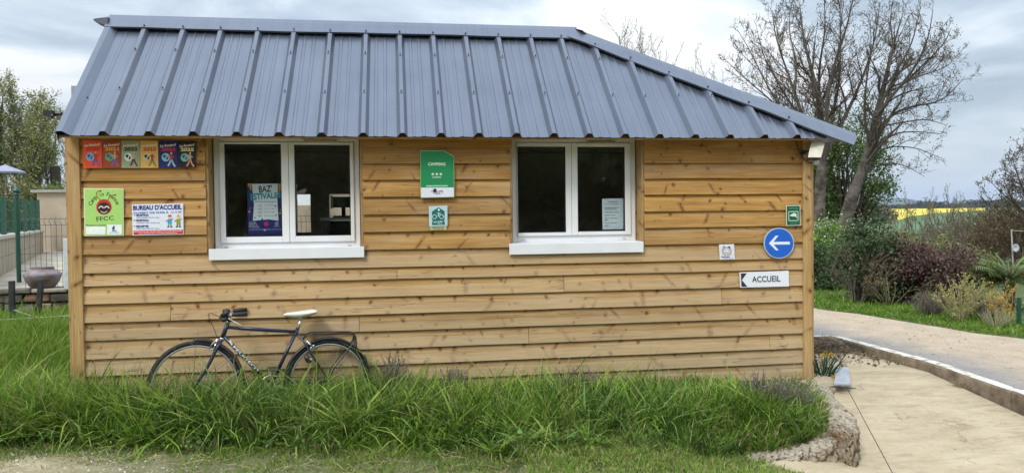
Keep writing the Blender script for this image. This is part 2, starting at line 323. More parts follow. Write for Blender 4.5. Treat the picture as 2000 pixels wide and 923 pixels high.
# ================================================================== CABIN
ZR = [0.003, 0.148, 0.287, 0.426, 0.576, 0.721, 0.869, 1.017, 1.12, 1.269, 1.42, 1.567, 1.717, 1.862, 2.0, 2.141, 2.29]
XL, XLi, XRi, XR = -2.578, -2.487, 3.730, 3.827
DEPTH = 1.95
cabin = thing('cabin', (0.6, 0.0, 0.0), 'low timber clad cabin with slate blue metal roof and two white windows', 'cabin')
def bx(px, py, y=-0.02): return float(atY(px, py, y)[0])
W1L, W1R = bx(404, 400, 0), bx(709, 400, 0)
W2L, W2R = bx(996, 400, 0), bx(1257, 400, 0)
JO = {7: [bx(775, 505)], 6: [bx(1101, 522)], 5: [bx(333, 577), bx(1409, 545)], 4: [bx(701, 597)], 3: [bx(1032, 612)], 2: [bx(1503, 635)]}
def board(x0, x1, k, end='x'):
    """one feather edged board; row k runs from ZR[k] to just behind the row above"""
    z0, z1 = ZR[k], ZR[k+1]+0.022
    zm = z0+(z1-z0)*random.uniform(0.42, 0.55); t0, tm, t1 = -0.030-random.uniform(0, .004), -0.024, -0.005
    n = max(2, int(abs(x1-x0)/0.35)); V = []; F = []; A = []
    prof = [(0.0, z0+0.002), (t0+0.002, z0), (t0, z0+0.003), (tm, zm), (t1, z1), (0.0, z1)]
    wob = [random.uniform(-0.0016, 0.0016) for _ in range(n+1)]
    for i in range(n+1):
        x = x0+(x1-x0)*i/n
        for j, (yy, zz) in enumerate(prof):
            dz = wob[i] if j in (0, 1, 2) else 0
            V.append((x, yy+0.25*dz, zz+dz) if end == 'x' else (x, DEPTH-yy, zz+dz) if end == 'b' else (end[0]+yy*end[1], x, zz+dz)); A.append((x, zz+0.0, 0))
    m = len(prof)
    for i in range(n):
        for j in range(m-1): F.append((i*m+j, (i+1)*m+j, (i+1)*m+j+1, i*m+j+1))
    F.append(tuple(range(m))); F.append(tuple(n*m+j for j in reversed(range(m))))
    me = rawmesh('board', V, F)
    a = me.attributes.new('along', 'FLOAT_VECTOR', 'POINT'); a.data.foreach_set('vector', np.array(A, np.float32).ravel())
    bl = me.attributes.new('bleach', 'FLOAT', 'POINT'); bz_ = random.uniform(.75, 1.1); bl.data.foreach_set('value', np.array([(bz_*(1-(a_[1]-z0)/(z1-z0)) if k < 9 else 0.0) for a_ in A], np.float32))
    o = add('board', me, PINE, cabin)
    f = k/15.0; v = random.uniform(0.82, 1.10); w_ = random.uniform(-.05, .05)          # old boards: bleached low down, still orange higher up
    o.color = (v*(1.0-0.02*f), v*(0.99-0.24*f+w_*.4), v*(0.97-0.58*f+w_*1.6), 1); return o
yb = DEPTH-0.12
def bz(px, py): p = atY(px, py, yb); return float(p[0]), float(p[2])
(b1, _), (b2, zt), (b3, _), (b4, zb) = bz(579, 400), bz(606, 379), bz(643, 400), bz(690, 452)
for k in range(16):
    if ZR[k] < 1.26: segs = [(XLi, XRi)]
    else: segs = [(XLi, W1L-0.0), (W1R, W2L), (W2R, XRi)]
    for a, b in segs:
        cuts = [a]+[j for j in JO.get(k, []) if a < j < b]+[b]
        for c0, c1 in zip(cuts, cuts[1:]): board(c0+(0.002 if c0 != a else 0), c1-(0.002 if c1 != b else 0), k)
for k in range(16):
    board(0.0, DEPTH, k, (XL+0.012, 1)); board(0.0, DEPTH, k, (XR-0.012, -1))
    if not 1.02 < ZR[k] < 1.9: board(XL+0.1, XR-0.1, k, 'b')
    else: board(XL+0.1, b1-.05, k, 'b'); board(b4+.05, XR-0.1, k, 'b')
def along_box(name, x0, x1, y0, y1, z0, z1, mat=None, parent=None, color=(1, 1, 1), bev=0.004, vert=True):
    mb = MB().box(x0, x1, y0, y1, z0, z1); o = mb.build(name, mat or PINE, parent or cabin, bevel=bev); me = o.data
    a = me.attributes.new('along', 'FLOAT_VECTOR', 'POINT')
    a.data.foreach_set('vector', np.array([(z, x+y, 0) if vert else (x, z+y, 0) for x, y, z in mb.v], np.float32).ravel()); o.color = (*color, 1); return o
POSTC = (1.02, 0.96, 0.80)
along_box('corner_post', XL, XLi, -0.045, 0.06, 0.02, 2.24, color=POSTC)
along_box('corner_post', XL-0.022, XL, -0.03, 0.075, 0.02, 2.24, color=(0.96, 0.9, 0.78))
along_box('corner_post', XRi, XR-0.012, -0.045, 0.06, -0.005, 2.24, color=POSTC)
along_box('corner_post', XR-0.012, XR+0.012, -0.03, 0.075, -0.005, 2.24, color=(0.96, 0.9, 0.78))
MB().box(XL+0.05, XR-0.08, 0.01, DEPTH-0.03, -0.5, 0.01).build('plinth', CONC, cabin)
# inner carcass: lining with the two window openings, floor, ceiling, back wall with a glazed door
def wall_with_holes(name, x0, x1, z0, z1, y, th, holes, mat):
    mb = MB(); xs = sorted({x0, x1, *[h[0] for h in holes], *[h[1] for h in holes]}); zs = sorted({z0, z1, *[h[2] for h in holes], *[h[3] for h in holes]})
    for a, b in zip(xs, xs[1:]):
        for c, d in zip(zs, zs[1:]):
            mx, mz = (a+b)/2, (c+d)/2
            if not any(h[0] < mx < h[1] and h[2] < mz < h[3] for h in holes): mb.box(a, b, y, y+th, c, d)
    return mb.build(name, mat, cabin)
WZ = 1.262
wall_with_holes('wall_lining', XL+.07, XR-.07, 0.03, 2.25, 0.004, 0.19, [(W1L, W1R, WZ, 2.26), (W2L, W2R, WZ, 2.26)], DARKIN)
wall_with_holes('wall_lining', XL+.07, XR-.07, 0.05, 2.25, yb, 0.1, [(b1, b2, zb, zt), (b3, b4, zb, zt)], DARKIN)
MB().box(XL+.07, XR-.07, .2, yb, 0.02, 0.05).build('floor', DARKIN, cabin)
MB().box(XL+.07, XR-.07, .2, yb, 2.26, 2.29).build('ceiling', DARKIN, cabin)
MB().box(0.42, 0.47, .2, yb, 0.06, 2.25).build('partition', DARKIN, cabin)
# ---- windows
def window(L_, R_, frame, panes, split, vent, side):
    """pixel rectangles measured on the photo's window plane"""
    yf = 0.135
    def X(px, py, y=yf): return float(atY(px, py, y)[0])
    def Z(px, py, y=yf): return float(atY(px, py, y)[2])
    fx0, fx1, fb = X(frame[0], 400), X(frame[1], 400), Z((frame[0]+frame[1])/2, frame[2]); ft = 2.235
    root = bpy.data.objects.new('window', None); COL.objects.link(root); root.parent = cabin
    c = np.array([(fx0+fx1)/2, yf, fb]); root.location = c - ROOT['cabin']; ROOT[root.name] = c
    pr = []
    for p in panes: pr.append((X(p[0], 400), X(p[1], 400), Z((p[0]+p[1])/2, p[3]), Z((p[0]+p[1])/2, p[2])))
    mb = MB(); iz = fb+0.052
    mb.box(fx0, fx0+0.045, yf, yf+0.07, fb, ft); mb.box(fx1-0.045, fx1, yf, yf+0.07, fb, ft)
    mb.box(fx0+0.045, fx1-0.045, yf, yf+0.07, fb, iz); mb.box(fx0+0.045, fx1-0.045, yf, yf+0.07, ft-0.04, ft)
    mb.build('frame', UPVC, root, bevel=0.004)
    sx = X(split, 400); bounds = [(fx0+0.0465, sx-0.0015), (sx+0.0015, fx1-0.0465)]
    for (a, b), (p0, p1, q0, q1) in zip(bounds, pr):
        s0, s1, y0, y1 = iz+0.0015, ft-0.0415, yf-0.016, yf+0.05
        mb = MB().box(a, p0, y0, y1, s0, s1).box(p1, b, y0, y1, s0, s1).box(p0, p1, y0, y1, s0, q0).box(p0, p1, y0, y1, q1, s1)
        mb.build('sash', UPVC, root, bevel=0.005)
        mb = MB(); e = 0.007; yy0, yy1 = yf-0.012, yf+0.02
        mb.box(p0, p0+e, yy0, yy1, q0, q1).box(p1-e, p1, yy0, yy1, q0, q1).box(p0+e, p1-e, yy0, yy1, q0, q0+e).box(p0+e, p1-e, yy0, yy1, q1-e, q1)
        mb.build('glazing_bead', BLACKP, root)
        MB().box(p0+e, p1-e, yf+0.006, yf+0.012, q0+e, q1-e).build('pane', GLASS, root)
    # trickle vent
    v0, v1, vz = X(vent[0], 400), X(vent[1], 400), Z((vent[0]+vent[1])/2, vent[2], yf-.02)
    MB().box(v0, v1, yf-0.034, yf-0.017, vz-0.010, vz+0.010).build('trickle_vent', plain('vent_beige', (0.35, 0.30, 0.20), .5), root, bevel=0.003)
    for px_ in (frame[0]+18, frame[1]-25):
        xx = X(px_, 400); MB().box(xx, xx+0.03, yf-0.006, yf+0.001, fb+0.016, fb+0.022).build('drain_cap', plain('drain_grey', (.5, .5, .48)), root)
    # sill: deep sloped shelf with a tall white front
    s = [atY(*q, -0.055) for q in side]   # tl, tr, br, bl
    x0, x1, zt_, zb_ = s[0][0], s[1][0], (s[0][2]+s[1][2])/2, (s[2][2]+s[3][2])/2
    mb = MB(); mb.extrude([(x0, -0.055, zb_), (x0, -0.055, zt_), (x0, yf+0.02, fb+0.001), (x0, yf+0.02, fb-0.03), (x0, -0.036, zt_-0.02), (x0, -0.036, zb_)], (x1-x0, 0, 0))
    mb.build('sill', SILLW, root, bevel=0.003)
    return root, yf, (fx0, fx1)
win1, YF, f1 = window(W1L, W1R, (419, 703, 485), [(441, 551, 281.5, 462), (577, 685, 283, 460)], 565.5, (596, 660, 274.5), [(407.5, 487), (711, 480), (711, 502), (407.5, 508.5)])
win2, _, f2 = window(W2L, W2R, (1001, 1241, 471), [(1010, 1104.5, 286.5, 454), (1128, 1220, 287, 451.5)], 1116, (1146, 1203, 278.5), [(995, 477), (1257, 471), (1257, 491.5), (995, 498)])
for (l, r_, f) in ((W1L, W1R, f1), (W2L, W2R, f2)):
    along_box('window_jamb', l, l+0.02, -0.012, YF+0.06, WZ+.012, 2.235, color=(0.92, 0.86, 0.74)); along_box('window_jamb', r_-0.02, r_, -0.012, YF+0.06, WZ+.012, 2.235, color=(0.92, 0.86, 0.74))
    if f[0] > l+0.021: along_box('window_packer', l+0.021, f[0]-0.001, YF+0.01, YF+0.05, WZ+.012, 2.235, color=(0.8, 0.76, 0.66))
    if f[1] < r_-0.021: along_box('window_packer', f[1]+0.001, r_-0.021, YF+0.01, YF+0.05, WZ+.012, 2.235, color=(0.8, 0.76, 0.66))
# ---- roof
roof = bpy.data.objects.new('roof', None); COL.objects.link(roof); roof.parent = cabin
ROOT['roof'] = np.array([0.6, 1.0, 2.2]); roof.location = ROOT['roof']-ROOT['cabin']
EY, EZ, RY, RZ = -0.20, 2.212, 1.0, 3.385          # eave line, ridge line
BY = 2*RY-EY                                          # rear eave
GX, HX, CXR = -2.585, 1.79, 4.085                     # gable edge, hip top, hip corner
RIBPX = [202.7, 291.9, 378.2, 463.1, 545.6, 628.4, 709.5, 786.1, 861.6, 935.4, 1009.1, 1081.7, 1150.4, 1220.7, 1287.6, 1357.2, 1424.8, 1492.4, 1555.8]
RIBX = [float(atY(p, 268, EY)[0]) for p in RIBPX]+[3.90]
SL = math.hypot(RY-EY, RZ-EZ); SV = np.array([0, (RY-EY)/SL, (RZ-EZ)/SL]); NV = np.array([0, -SV[2], SV[1]])
RH = 0.042
def slen(x): return SL if x <= HX else SL*max(0.0, (CXR-x)/(CXR-HX))
def columns():
    c = [(GX, 0.0)]
    pts = [GX-0.02]+RIBX
    for a, b in zip(pts, pts[1:]):
        lo, hi = a+0.044, b-0.044; w = hi-lo
        for fr in (0.30, 0.64):
            m = lo+w*fr; c += [(m-0.030, 0.0), (m-0.024, 0.0042), (m-0.004, 0.0042), (m+0.002, 0.0)]
        c += [(b-0.044, 0.0), (b-0.017, RH), (b+0.017, RH), (b+0.044, 0.0)]
    c += [(CXR-0.03, 0.0)]
    return [q for q in c if q[0] <= CXR-0.03]
CC = columns()
def slope_mesh(cols, fn, front=True):
    V = []; F = []
    for i, (x, h) in enumerate(cols):
        l = fn(x)
        if front: a = np.array([x, EY, EZ]); s, n = SV, NV
        else: a = np.array([x, BY, EZ]); s, n = SV*[1, -1, 1], NV*[1, -1, 1]
        # the eave is a little uneven, as cut sheet is
        j = 0.003*math.sin(x*17.3)+0.002*math.sin(x*41)
        V += [tuple(a+n*h-s*(0.004+j)), tuple(a+n*h+s*l*0.5), tuple(a+n*h+s*l)]
    for i in range(len(cols)-1):
        for k in (0, 1): F.append((i*3+k, (i+1)*3+k, (i+1)*3+k+1, i*3+k+1) if front else (i*3+k, i*3+k+1, (i+1)*3+k+1, (i+1)*3+k))
    return rawmesh('roof_panel', V, F)
def chunks(cols):
    bnd = [-9]+[RIBX[i]-0.0171 for i in range(2, len(RIBX)-2, 3)]+[9]
    for a, b in zip(bnd, bnd[1:]):
        s = [q for q in cols if a <= q[0] <= b]; nx = [q for q in cols if q[0] > b][:1]; yield s+nx
for fr in (True, False):
    for ch in chunks(CC):
        o = add('roof_panel', slope_mesh(ch, slen, fr), STEEL_ROOF, roof); md = o.modifiers.new('gauge', 'SOLIDIFY'); md.thickness = 0.0016; md.offset = -1
# hip end, facing right: same sheet, ribs running down to the right
HL = math.hypot(CXR-HX, RZ-EZ); HS = np.array([-(CXR-HX)/HL, 0, (RZ-EZ)/HL]); HN = np.array([HS[2], 0, -HS[0]])
ycols = []
yy = EY+0.05
while yy < BY-0.1:
    ycols += [(yy, 0.0), (yy+0.021, RH), (yy+0.051, RH), (yy+0.072, 0.0), (yy+0.16, 0.0), (yy+0.166, 0.004), (yy+0.19, 0.004), (yy+0.196, 0.0)]; yy += 0.333
V = []; F = []
for y_, h in ycols:
    l = HL*(1-abs(y_-RY)/(RY-EY)); a = np.array([CXR, y_, EZ]); V += [tuple(a+HN*h), tuple(a+HN*h+HS*l)]
for i in range(len(ycols)-1): F.append((2*i, 2*i+2, 2*i+3, 2*i+1))
o = add('roof_panel', rawmesh('roof_panel', V, F), STEEL_ROOF, roof); md = o.modifiers.new('gauge', 'SOLIDIFY'); md.thickness = 0.0016; md.offset = -1
# ridge and hip caps: folded flanges lying on the rib tops
def cap(p0, p1, dn_front, n_front, dn_back, n_back, name, lipped=0.012, w=0.17, wob=0.0):
    p0, p1 = np.asarray(p0, float), np.asarray(p1, float); n = 14; V = []; F = []
    up = np.array([0, 0, 1.0])
    for i in range(n+1):
        t = i/n; p = p0+(p1-p0)*t; q = 0.003*math.sin(11*t+1)+0.002*math.sin(29*t) + wob*math.sin(t*n*1.35)
        hf, hb = RH+0.006, RH+0.006; ap = p+up*(RH+0.012)*1.25
        V += [tuple(p+dn_front*w+n_front*(hf+q-0.004)-n_front*lipped), tuple(p+dn_front*w+n_front*(hf+q)), tuple(p+dn_front*0.02+n_front*(hf+0.004)), tuple(ap),
              tuple(p+dn_back*w+n_back*hb), tuple(p+dn_back*w+n_back*(hb-lipped))]
    for i in range(n):
        for k in range(5): F.append((i*6+k, (i+1)*6+k, (i+1)*6+k+1, i*6+k+1))
    o = add(name, rawmesh(name, V, F), STEEL_ROOF, roof); md = o.modifiers.new('gauge', 'SOLIDIFY'); md.thickness = 0.0018; md.offset = 0; return o
BS = SV*[1, -1, 1]; BN = NV*[1, -1, 1]
cap((GX+0.0, RY, RZ), (HX+0.06, RY, RZ), -SV, NV, -BS, BN, 'ridge_cap', w=0.16)
hipd = np.array([CXR-HX, EY-RY, EZ-RZ]); hl = np.linalg.norm(hipd); hipd /= hl
def perp(v): v = np.asarray(v, float); v = v-hipd*np.dot(v, hipd); return v/np.linalg.norm(v)
df = np.cross(hipd, NV); df = df if df[2] < 0 else -df; dh = np.cross(hipd, HN); dh = dh if dh[2] < 0 else -dh
cap(np.array([HX, RY, RZ])+hipd*0.02, np.array([HX, RY, RZ])+hipd*(hl+0.06), df, NV, dh, HN, 'hip_cap', w=0.145, wob=0.004)
hipd2 = hipd*[1, -1, 1]; df2 = df*[1, -1, 1]; dh2 = dh*[1, -1, 1]
cap(np.array([HX, RY, RZ])+hipd2*0.02, np.array([HX, RY, RZ])+hipd2*(hl+0.06), df2, BN, dh2, HN, 'hip_cap', w=0.145)
# foam closure strips, set back under the caps
FOAM = plain('closure_foam', (0.03, 0.037, 0.052), 0.95)
def strip(a, b, n_, th=0.006, h=0.03):
    a, b, n_ = np.asarray(a), np.asarray(b), np.asarray(n_); d = np.cross(b-a, n_); d = d/np.linalg.norm(d)*th
    MB().hexa([a, b, a+d, b+d, a+n_*h, b+n_*h, a+d+n_*h, b+d+n_*h]).build('closure_strip', FOAM, roof)
tp = lambda x, bk: np.array([x, EY, EZ])+SV*(slen(x)-bk)
strip(tp(GX+.04, 0.075), tp(HX, 0.075), NV)
strip(tp(HX, 0.075), tp(CXR-0.25, 0.075), NV)
# gable flashing on the left verge
for s, n_, y0 in ((SV, NV, EY), (BS, BN, BY)):
    a0 = np.array([GX+0.004, y0, EZ])-s*0.012; a1 = a0+s*(SL+0.012); ex = np.array([1, 0, 0])
    pf = [(-0.003, -0.045), (0.0, RH+0.004), (0.046, RH+0.006), (0.10, 0.003)]
    V = []; F = []
    for t in (0, .33, .66, 1):
        for dx, h in pf: V.append(tuple(a0+(a1-a0)*t+ex*dx+n_*h))
    for i in range(3):
        for k in range(3): F.append((i*4+k, (i+1)*4+k, (i+1)*4+k+1, i*4+k+1))
    o = add('verge_flashing', rawmesh('verge_flashing', V, F), STEEL_ROOF, roof); md = o.modifiers.new('gauge', 'SOLIDIFY'); md.thickness = 0.0018; md.offset = 0
# cap end sticking out past the verge
pe = atY(186, 42, RY); MB().hexa([(GX-0.12, RY-0.06, RZ-0.005), (GX+0.02, RY-0.13, RZ-0.06), (GX-0.12, RY+.12, RZ-0.005), (GX+0.02, RY+.12, RZ-0.06), (GX-0.12, RY-0.06, RZ+0.012), (GX+0.02, RY-0.11, RZ+0.02), (GX-0.12, RY+.12, RZ+0.012), (GX+0.02, RY+.12, RZ+0.02)]).build('cap_end', plain('flashing_dark', (0.05, 0.06, 0.085), .5), roof)
# screws with saddle washers
SCM = plain('screw_steel', (0.05, 0.055, 0.07), 0.35, 0.6); WASH = plain('washer_steel', (0.22, 0.26, 0.34), 0.35, 0.3)
def localframe(mb_, ax): return mb_
def oriented(mb, ex, ey, ez):
    mb.v = [tuple(a*ex+b*ey+c*ez) for a, b, c in mb.v]; return mb
EX = np.array([1., 0, 0])
screw_me = rawmesh('screw', *(lambda m: (m.v, m.f))(oriented(MB().tube([(0, 0, 0.0), (0, 0, 0.009)], 0.0085, 6), EX, SV, NV)))
wash_me = rawmesh('washer', *(lambda m: (m.v, m.f))(oriented(MB().hexa([(-.026, -.017, -.016), (.026, -.017, -.016), (-.026, .017, -.016), (.026, .017, -.016), (-.014, -.017, .0035), (.014, -.017, .0035), (-.014, .017, .0035), (.014, .017, .0035)]), EX, SV, NV)))
screw_me.materials.append(SCM); wash_me.materials.append(WASH)
for x in RIBX[:-1]:
    for fr_ in (0.34, 0.70):
        l = SL*fr_
        if l > slen(x)-0.22: continue
        p = np.array([x, EY, EZ])+SV*(l+random.uniform(-.012, .012))+NV*RH
        add('washer', wash_me, None, roof, p+NV*0.0); add('screw', screw_me, None, roof, p+NV*0.0035)
    p = np.array([x, EY, EZ])+SV*(slen(x)-0.135)+NV*(RH+0.012)
    if slen(x) > 0.2: add('screw', screw_me, None, roof, p)
add('screw', screw_me, None, roof, np.array([GX+0.10, EY, EZ])+SV*SL*0.29+NV*0.003)
# timber under the sheets: eave plate, rafters, gable triangle
along_box('eave_plate', XL, XR, -0.02, 0.05, 2.232, 2.30, color=(0.72, 0.62, 0.5), vert=False)
mb = MB(); p0 = np.array([0, EY+0.02, EZ-0.006]); p1 = p0+SV*0.30
mb.hexa([(XL, *(p0-NV*0.018)[1:]), (XR-.02, *(p0-NV*0.018)[1:]), (XL, *(p1-NV*0.018)[1:]), (XR-.5, *(p1-NV*0.018)[1:]), (XL, *p0[1:]), (XR-.02, *p0[1:]), (XL, *p1[1:]), (XR-.5, *p1[1:])])
o = mb.build('sarking_board', PINE, roof); a = o.data.attributes.new('along', 'FLOAT_VECTOR', 'POINT'); a.data.foreach_set('vector', np.array([(x, y, 0) for x, y, z in mb.v], np.float32).ravel()); o.color = (.8, .72, .6, 1)
MB().extrude([(XL+.03, 0.0, 2.24), (XL+.03, DEPTH, 2.24), (XL+.03, RY, 3.33)], (0.02, 0, 0)).build('gable_panel', plain('gable_ply', (0.36, 0.24, 0.12), .8), cabin)
# bracket and grey board on the gable side, just showing past the verge
MB().box(XL-0.05, XL-0.012, 0.20, 0.42, 2.30, 2.66).build('gable_box', plain('zinc_grey', (0.30, 0.34, 0.38), .5), cabin)
gb = atY(124, 222, 0.1)
MB().tube([(XL-0.09, .1, gb[2]), (XL-.15, .1, gb[2])], 0.018, 8).box(XL-.21, XL-.14, .06, .13, gb[2]-.022, gb[2]+.02).tube([(XL-.15, .08, gb[2]-.0), (XL-.13, .02, gb[2]-.04)], 0.012, 6).build('gable_bracket', BLACKP, cabin)
# ================================================================== SIGNS ON THE WALL
FONT = bpy.data.fonts.load('<builtin>') if False else None
def glyphs(s, bold=0.0, shear=0.0, space=1.0):
    cu = bpy.data.curves.new('txt', 'FONT'); cu.body = s; cu.offset = bold; cu.shear = shear; cu.space_character = space; cu.resolution_u = 3
    o = bpy.data.objects.new('txt', cu); me = bpy.data.meshes.new_from_object(o)
    V = np.zeros(len(me.vertices)*3, np.float32); me.vertices.foreach_get('co', V); V = V.reshape(-1, 3)
    F = [tuple(p.vertices) for p in me.polygons]
    bpy.data.objects.remove(o); bpy.data.curves.remove(cu); bpy.data.meshes.remove(me); return V, F
class Sheet:
    """flat print on a plate standing at plane y: shapes given where they show on the photo"""
    def __init__(s, y): s.y = y
    def at(s, px, py, k=0): return atY(px, py, s.y-0.0005*k)
    def poly(s, mb, pts, k=1): mb.quadp([s.at(*p, k) for p in pts]); return mb
    def circ(s, mb, c, r, k=1, n=24, ry=None, a0=0, a1=360):
        ry = ry or r; s.poly(mb, [(c[0]+r*math.cos(R(a0+(a1-a0)*i/n)), c[1]+ry*math.sin(R(a0+(a1-a0)*i/n))) for i in range(n if a1-a0 == 360 else n+1)], k); return mb
    def line(s, mb, pts, w, k=1):
        for (x0, y0), (x1, y1) in zip(pts, pts[1:]):
            d = math.hypot(x1-x0, y1-y0) or 1; nx, ny = -(y1-y0)/d*w/2, (x1-x0)/d*w/2
            s.poly(mb, [(x0+nx, y0+ny), (x1+nx, y1+ny), (x1-nx, y1-ny), (x0-nx, y0-ny)], k)
        return mb
    def ring(s, mb, c, r, w, k=1, n=24, a0=0, a1=360, ry=None):
        ry = ry or r; pts = [(c[0]+r*math.cos(R(a0+(a1-a0)*i/n)), c[1]+ry*math.sin(R(a0+(a1-a0)*i/n))) for i in range(n+1)]; return s.line(mb, pts, w, k)
    def text(s, mb, t, box, k=2, bold=0.0, shear=0.0, quad=None):
        V, F = glyphs(t, bold, shear); lo, hi = V.min(0), V.max(0); b = len(mb.v); x0, y0, x1, y1 = box or (0, 0, 1, 1)
        for v in V:
            u, w = (v[0]-lo[0])/(hi[0]-lo[0]), 1-(v[1]-lo[1])/(hi[1]-lo[1])
            if quad: (ax, ay), (bx_, by), (cx_, cy_), (dx, dy) = quad; px = (ax*(1-u)+bx_*u)*(1-w)+(dx*(1-u)+cx_*u)*w; py = (ay*(1-u)+by*u)*(1-w)+(dy*(1-u)+cy_*u)*w
            else: px, py = x0+(x1-x0)*u, y0+(y1-y0)*w
            mb.v.append(tuple(s.at(px, py, k)))
        mb.f += [tuple(b+i for i in f) for f in F]; return mb
    def arc(s, mb, t, c, r, a0, a1, h, k=2, bold=0.01, inside=False):
        n = len(t); Vx, _ = glyphs('x', 0, 0)
        for i, ch in enumerate(t):
            if ch == ' ': continue
            V, F = glyphs(ch, bold); a = R(a0+(a1-a0)*(i+0.5)/n); sc = h/0.72; b = len(mb.v); mid = (V[:, 0].min()+V[:, 0].max())/2
            for v in V:
                dx, dy = (v[0]-mid)*sc, v[1]*sc
                if inside: rr = r-dy; px, py = c[0]+rr*math.cos(a)+dx*math.sin(a), c[1]+rr*math.sin(a)-dx*math.cos(a)
                else: rr = r+dy; px, py = c[0]+rr*math.cos(a)-dx*math.sin(a), c[1]+rr*math.sin(a)+dx*math.cos(a)
                mb.v.append(tuple(s.at(px, py, k)))
            mb.f += [tuple(b+j for j in f) for f in F]
        return mb
def signroot(name, quad, y, label, cat, group=None):
    c = np.mean([atY(*q, y) for q in quad], axis=0); return thing(name, c, label, cat, group)
def plate(root, quad, y, mat, th=0.004, name='plate'):
    P = [atY(*q, y) for q in quad]; return MB().extrude(P[::-1], (0, th, 0)).build(name, mat, root)
YS = -0.041
INK = lambda *c: ink('_'.join(map(str, c)), c)
WHT, BLK, NAVY = INK(236, 238, 242), INK(24, 24, 30), INK(28, 40, 96)
# six yearly guide plaques
G = 'yearly guide plaques nailed in a row under the eave'
spec = [('2020', (240, 84, 40), (196, 58, 34), (126, 182, 224), (112, 92, 170), 'orange red guide plaque for 2020, first from the corner post'),
        ('2021', (166, 70, 36), (244, 160, 72), (118, 170, 130), (130, 110, 165), 'rust brown guide plaque for 2021 with an orange year'),
        ('2022', (158, 168, 132), (52, 44, 32), (226, 232, 226), (110, 40, 34), 'sage green guide plaque for 2022 with a dark year'),
        ('2023', (222, 178, 92), (204, 62, 34), (210, 196, 150), (150, 120, 60), 'mustard yellow guide plaque for 2023 with a red year'),
        ('2024', (24, 34, 104), (206, 44, 70), (150, 196, 214), (170, 190, 205), 'navy blue guide plaque for 2024 with a red year'),
        ('2025', (22, 20, 34), (236, 222, 150), (130, 186, 180), (224, 140, 104), 'black guide plaque for 2025 with a pale yellow year')]
XP = [161.5, 199.3, 236.6, 273.4, 309.3, 347.2, 383.2]
for i, (yr, c0, cy_, cg, cw, lab) in enumerate(spec):
    x0, x1 = XP[i]+0.4, XP[i+1]-0.6; y0, y1 = 274.2+0.25*i, 328-0.1*i; q = [(x0, y0), (x1, y0+.2), (x1+.3, y1), (x0+.3, y1+.1)]
    rt = signroot('guide_plaque', q, YS, lab, 'plaque', G); sh = Sheet(YS-0.001); w = x1-x0; m = (x0+x1)/2
    plate(rt, q, YS-0.0005, INK(*c0), 0.003)
    b = sh.text(MB(), 'Le Routard', None, 2, 0.03, 0.2, [(x0+3, y0+7.5), (x1-3, y0+4.5), (x1-3, y0+9.5), (x0+3, y0+12.5)]); b.build('lettering', INK(248, 236, 222), rt)
    sh.text(MB(), yr, (x0+5, y0+13, x1-4, y0+20), 2, 0.045).build('year', INK(*cy_), rt)
    gc_ = (x0+w*0.38, y0+32); b = sh.circ(MB(), gc_, 8.2, 1, 20); b.build('globe', INK(*cg), rt)
    b = MB(); sh.poly(b, [(gc_[0]-6, gc_[1]-3), (gc_[0]-1, gc_[1]-6), (gc_[0]+1, gc_[1]-2), (gc_[0]-3, gc_[1]+2)], 2); sh.poly(b, [(gc_[0]+1, gc_[1]), (gc_[0]+5, gc_[1]-2), (gc_[0]+4, gc_[1]+4), (gc_[0]+1, gc_[1]+5)], 2); b.build('globe_land', INK(56, 92, 120) if i not in (2, 3) else INK(40, 40, 36), rt)
    hx, hy = x0+w*0.66, y0+27
    b = MB(); sh.poly(b, [(hx-3, hy), (hx+2, hy-1), (hx+3, hy+9), (hx-1, hy+10)], 3); sh.line(b, [(hx+1, hy+1), (hx+6, hy+5)], 1.8, 3); sh.line(b, [(hx-1, hy+2), (hx-6, hy+4)], 1.8, 3); b.build('walker_shirt', INK(204, 66, 60) if i in (0, 3, 4) else INK(214, 180, 150), rt)
    b = MB(); sh.line(b, [(hx+1, hy+9), (hx+4, hy+17), (hx+8, hy+23)], 3.2, 3); sh.line(b, [(hx, hy+9), (hx-3, hy+17), (hx-6, hy+22)], 3.2, 3); b.build('walker_trousers', INK(*cw), rt)
    b = sh.circ(MB(), (hx+0.5, hy-3.2), 2.1, 3, 10); b.build('walker_head', INK(226, 176, 140), rt)
# green camping federation board with a ladybird emblem
q = [(163.5, 367.5), (241, 367.8), (241.6, 459.6), (165, 460.8)]
rt = signroot('federation_board', q, YS, 'pale green board with a red and black ladybird face emblem', 'sign'); sh = Sheet(YS-0.001)
plate(rt, q, YS, INK(214, 232, 196), 0.005)
b = MB(); sh.poly(b, [(165.3, 369.2), (239.2, 369.4), (239.8, 458), (166.7, 459)], 1); b.build('print_field', INK(168, 214, 116), rt)
b = MB(); sh.arc(b, "Camp'in France", (203.5, 407), 24.5, -165, -17, 8.2, 2, 0.012); b.build('lettering', INK(28, 70, 34), rt)
b = MB(); sh.text(b, 'FFCC', None, 2, 0.012, 0, [(187.5, 423.5), (222, 421), (222.5, 429), (189, 432.5)]); b.build('lettering', INK(28, 70, 34), rt)
b = MB(); sh.circ(b, (203, 404), 15.2, 2); b.build('emblem_rim', INK(186, 50, 48), rt)
b = MB(); sh.circ(b, (203, 406.3), 12.3, 3, ry=11.2); b.build('emblem_face', INK(38, 26, 30), rt)
b = MB(); sh.ring(b, (197.5, 407), 4.2, 2.4, 4, 12, 180, 350); sh.ring(b, (208.5, 407), 4.2, 2.4, 4, 12, 190, 360); sh.ring(b, (203, 408), 7, 1.3, 4, 12, 30, 150); b.build('emblem_eye', INK(236, 226, 220), rt)
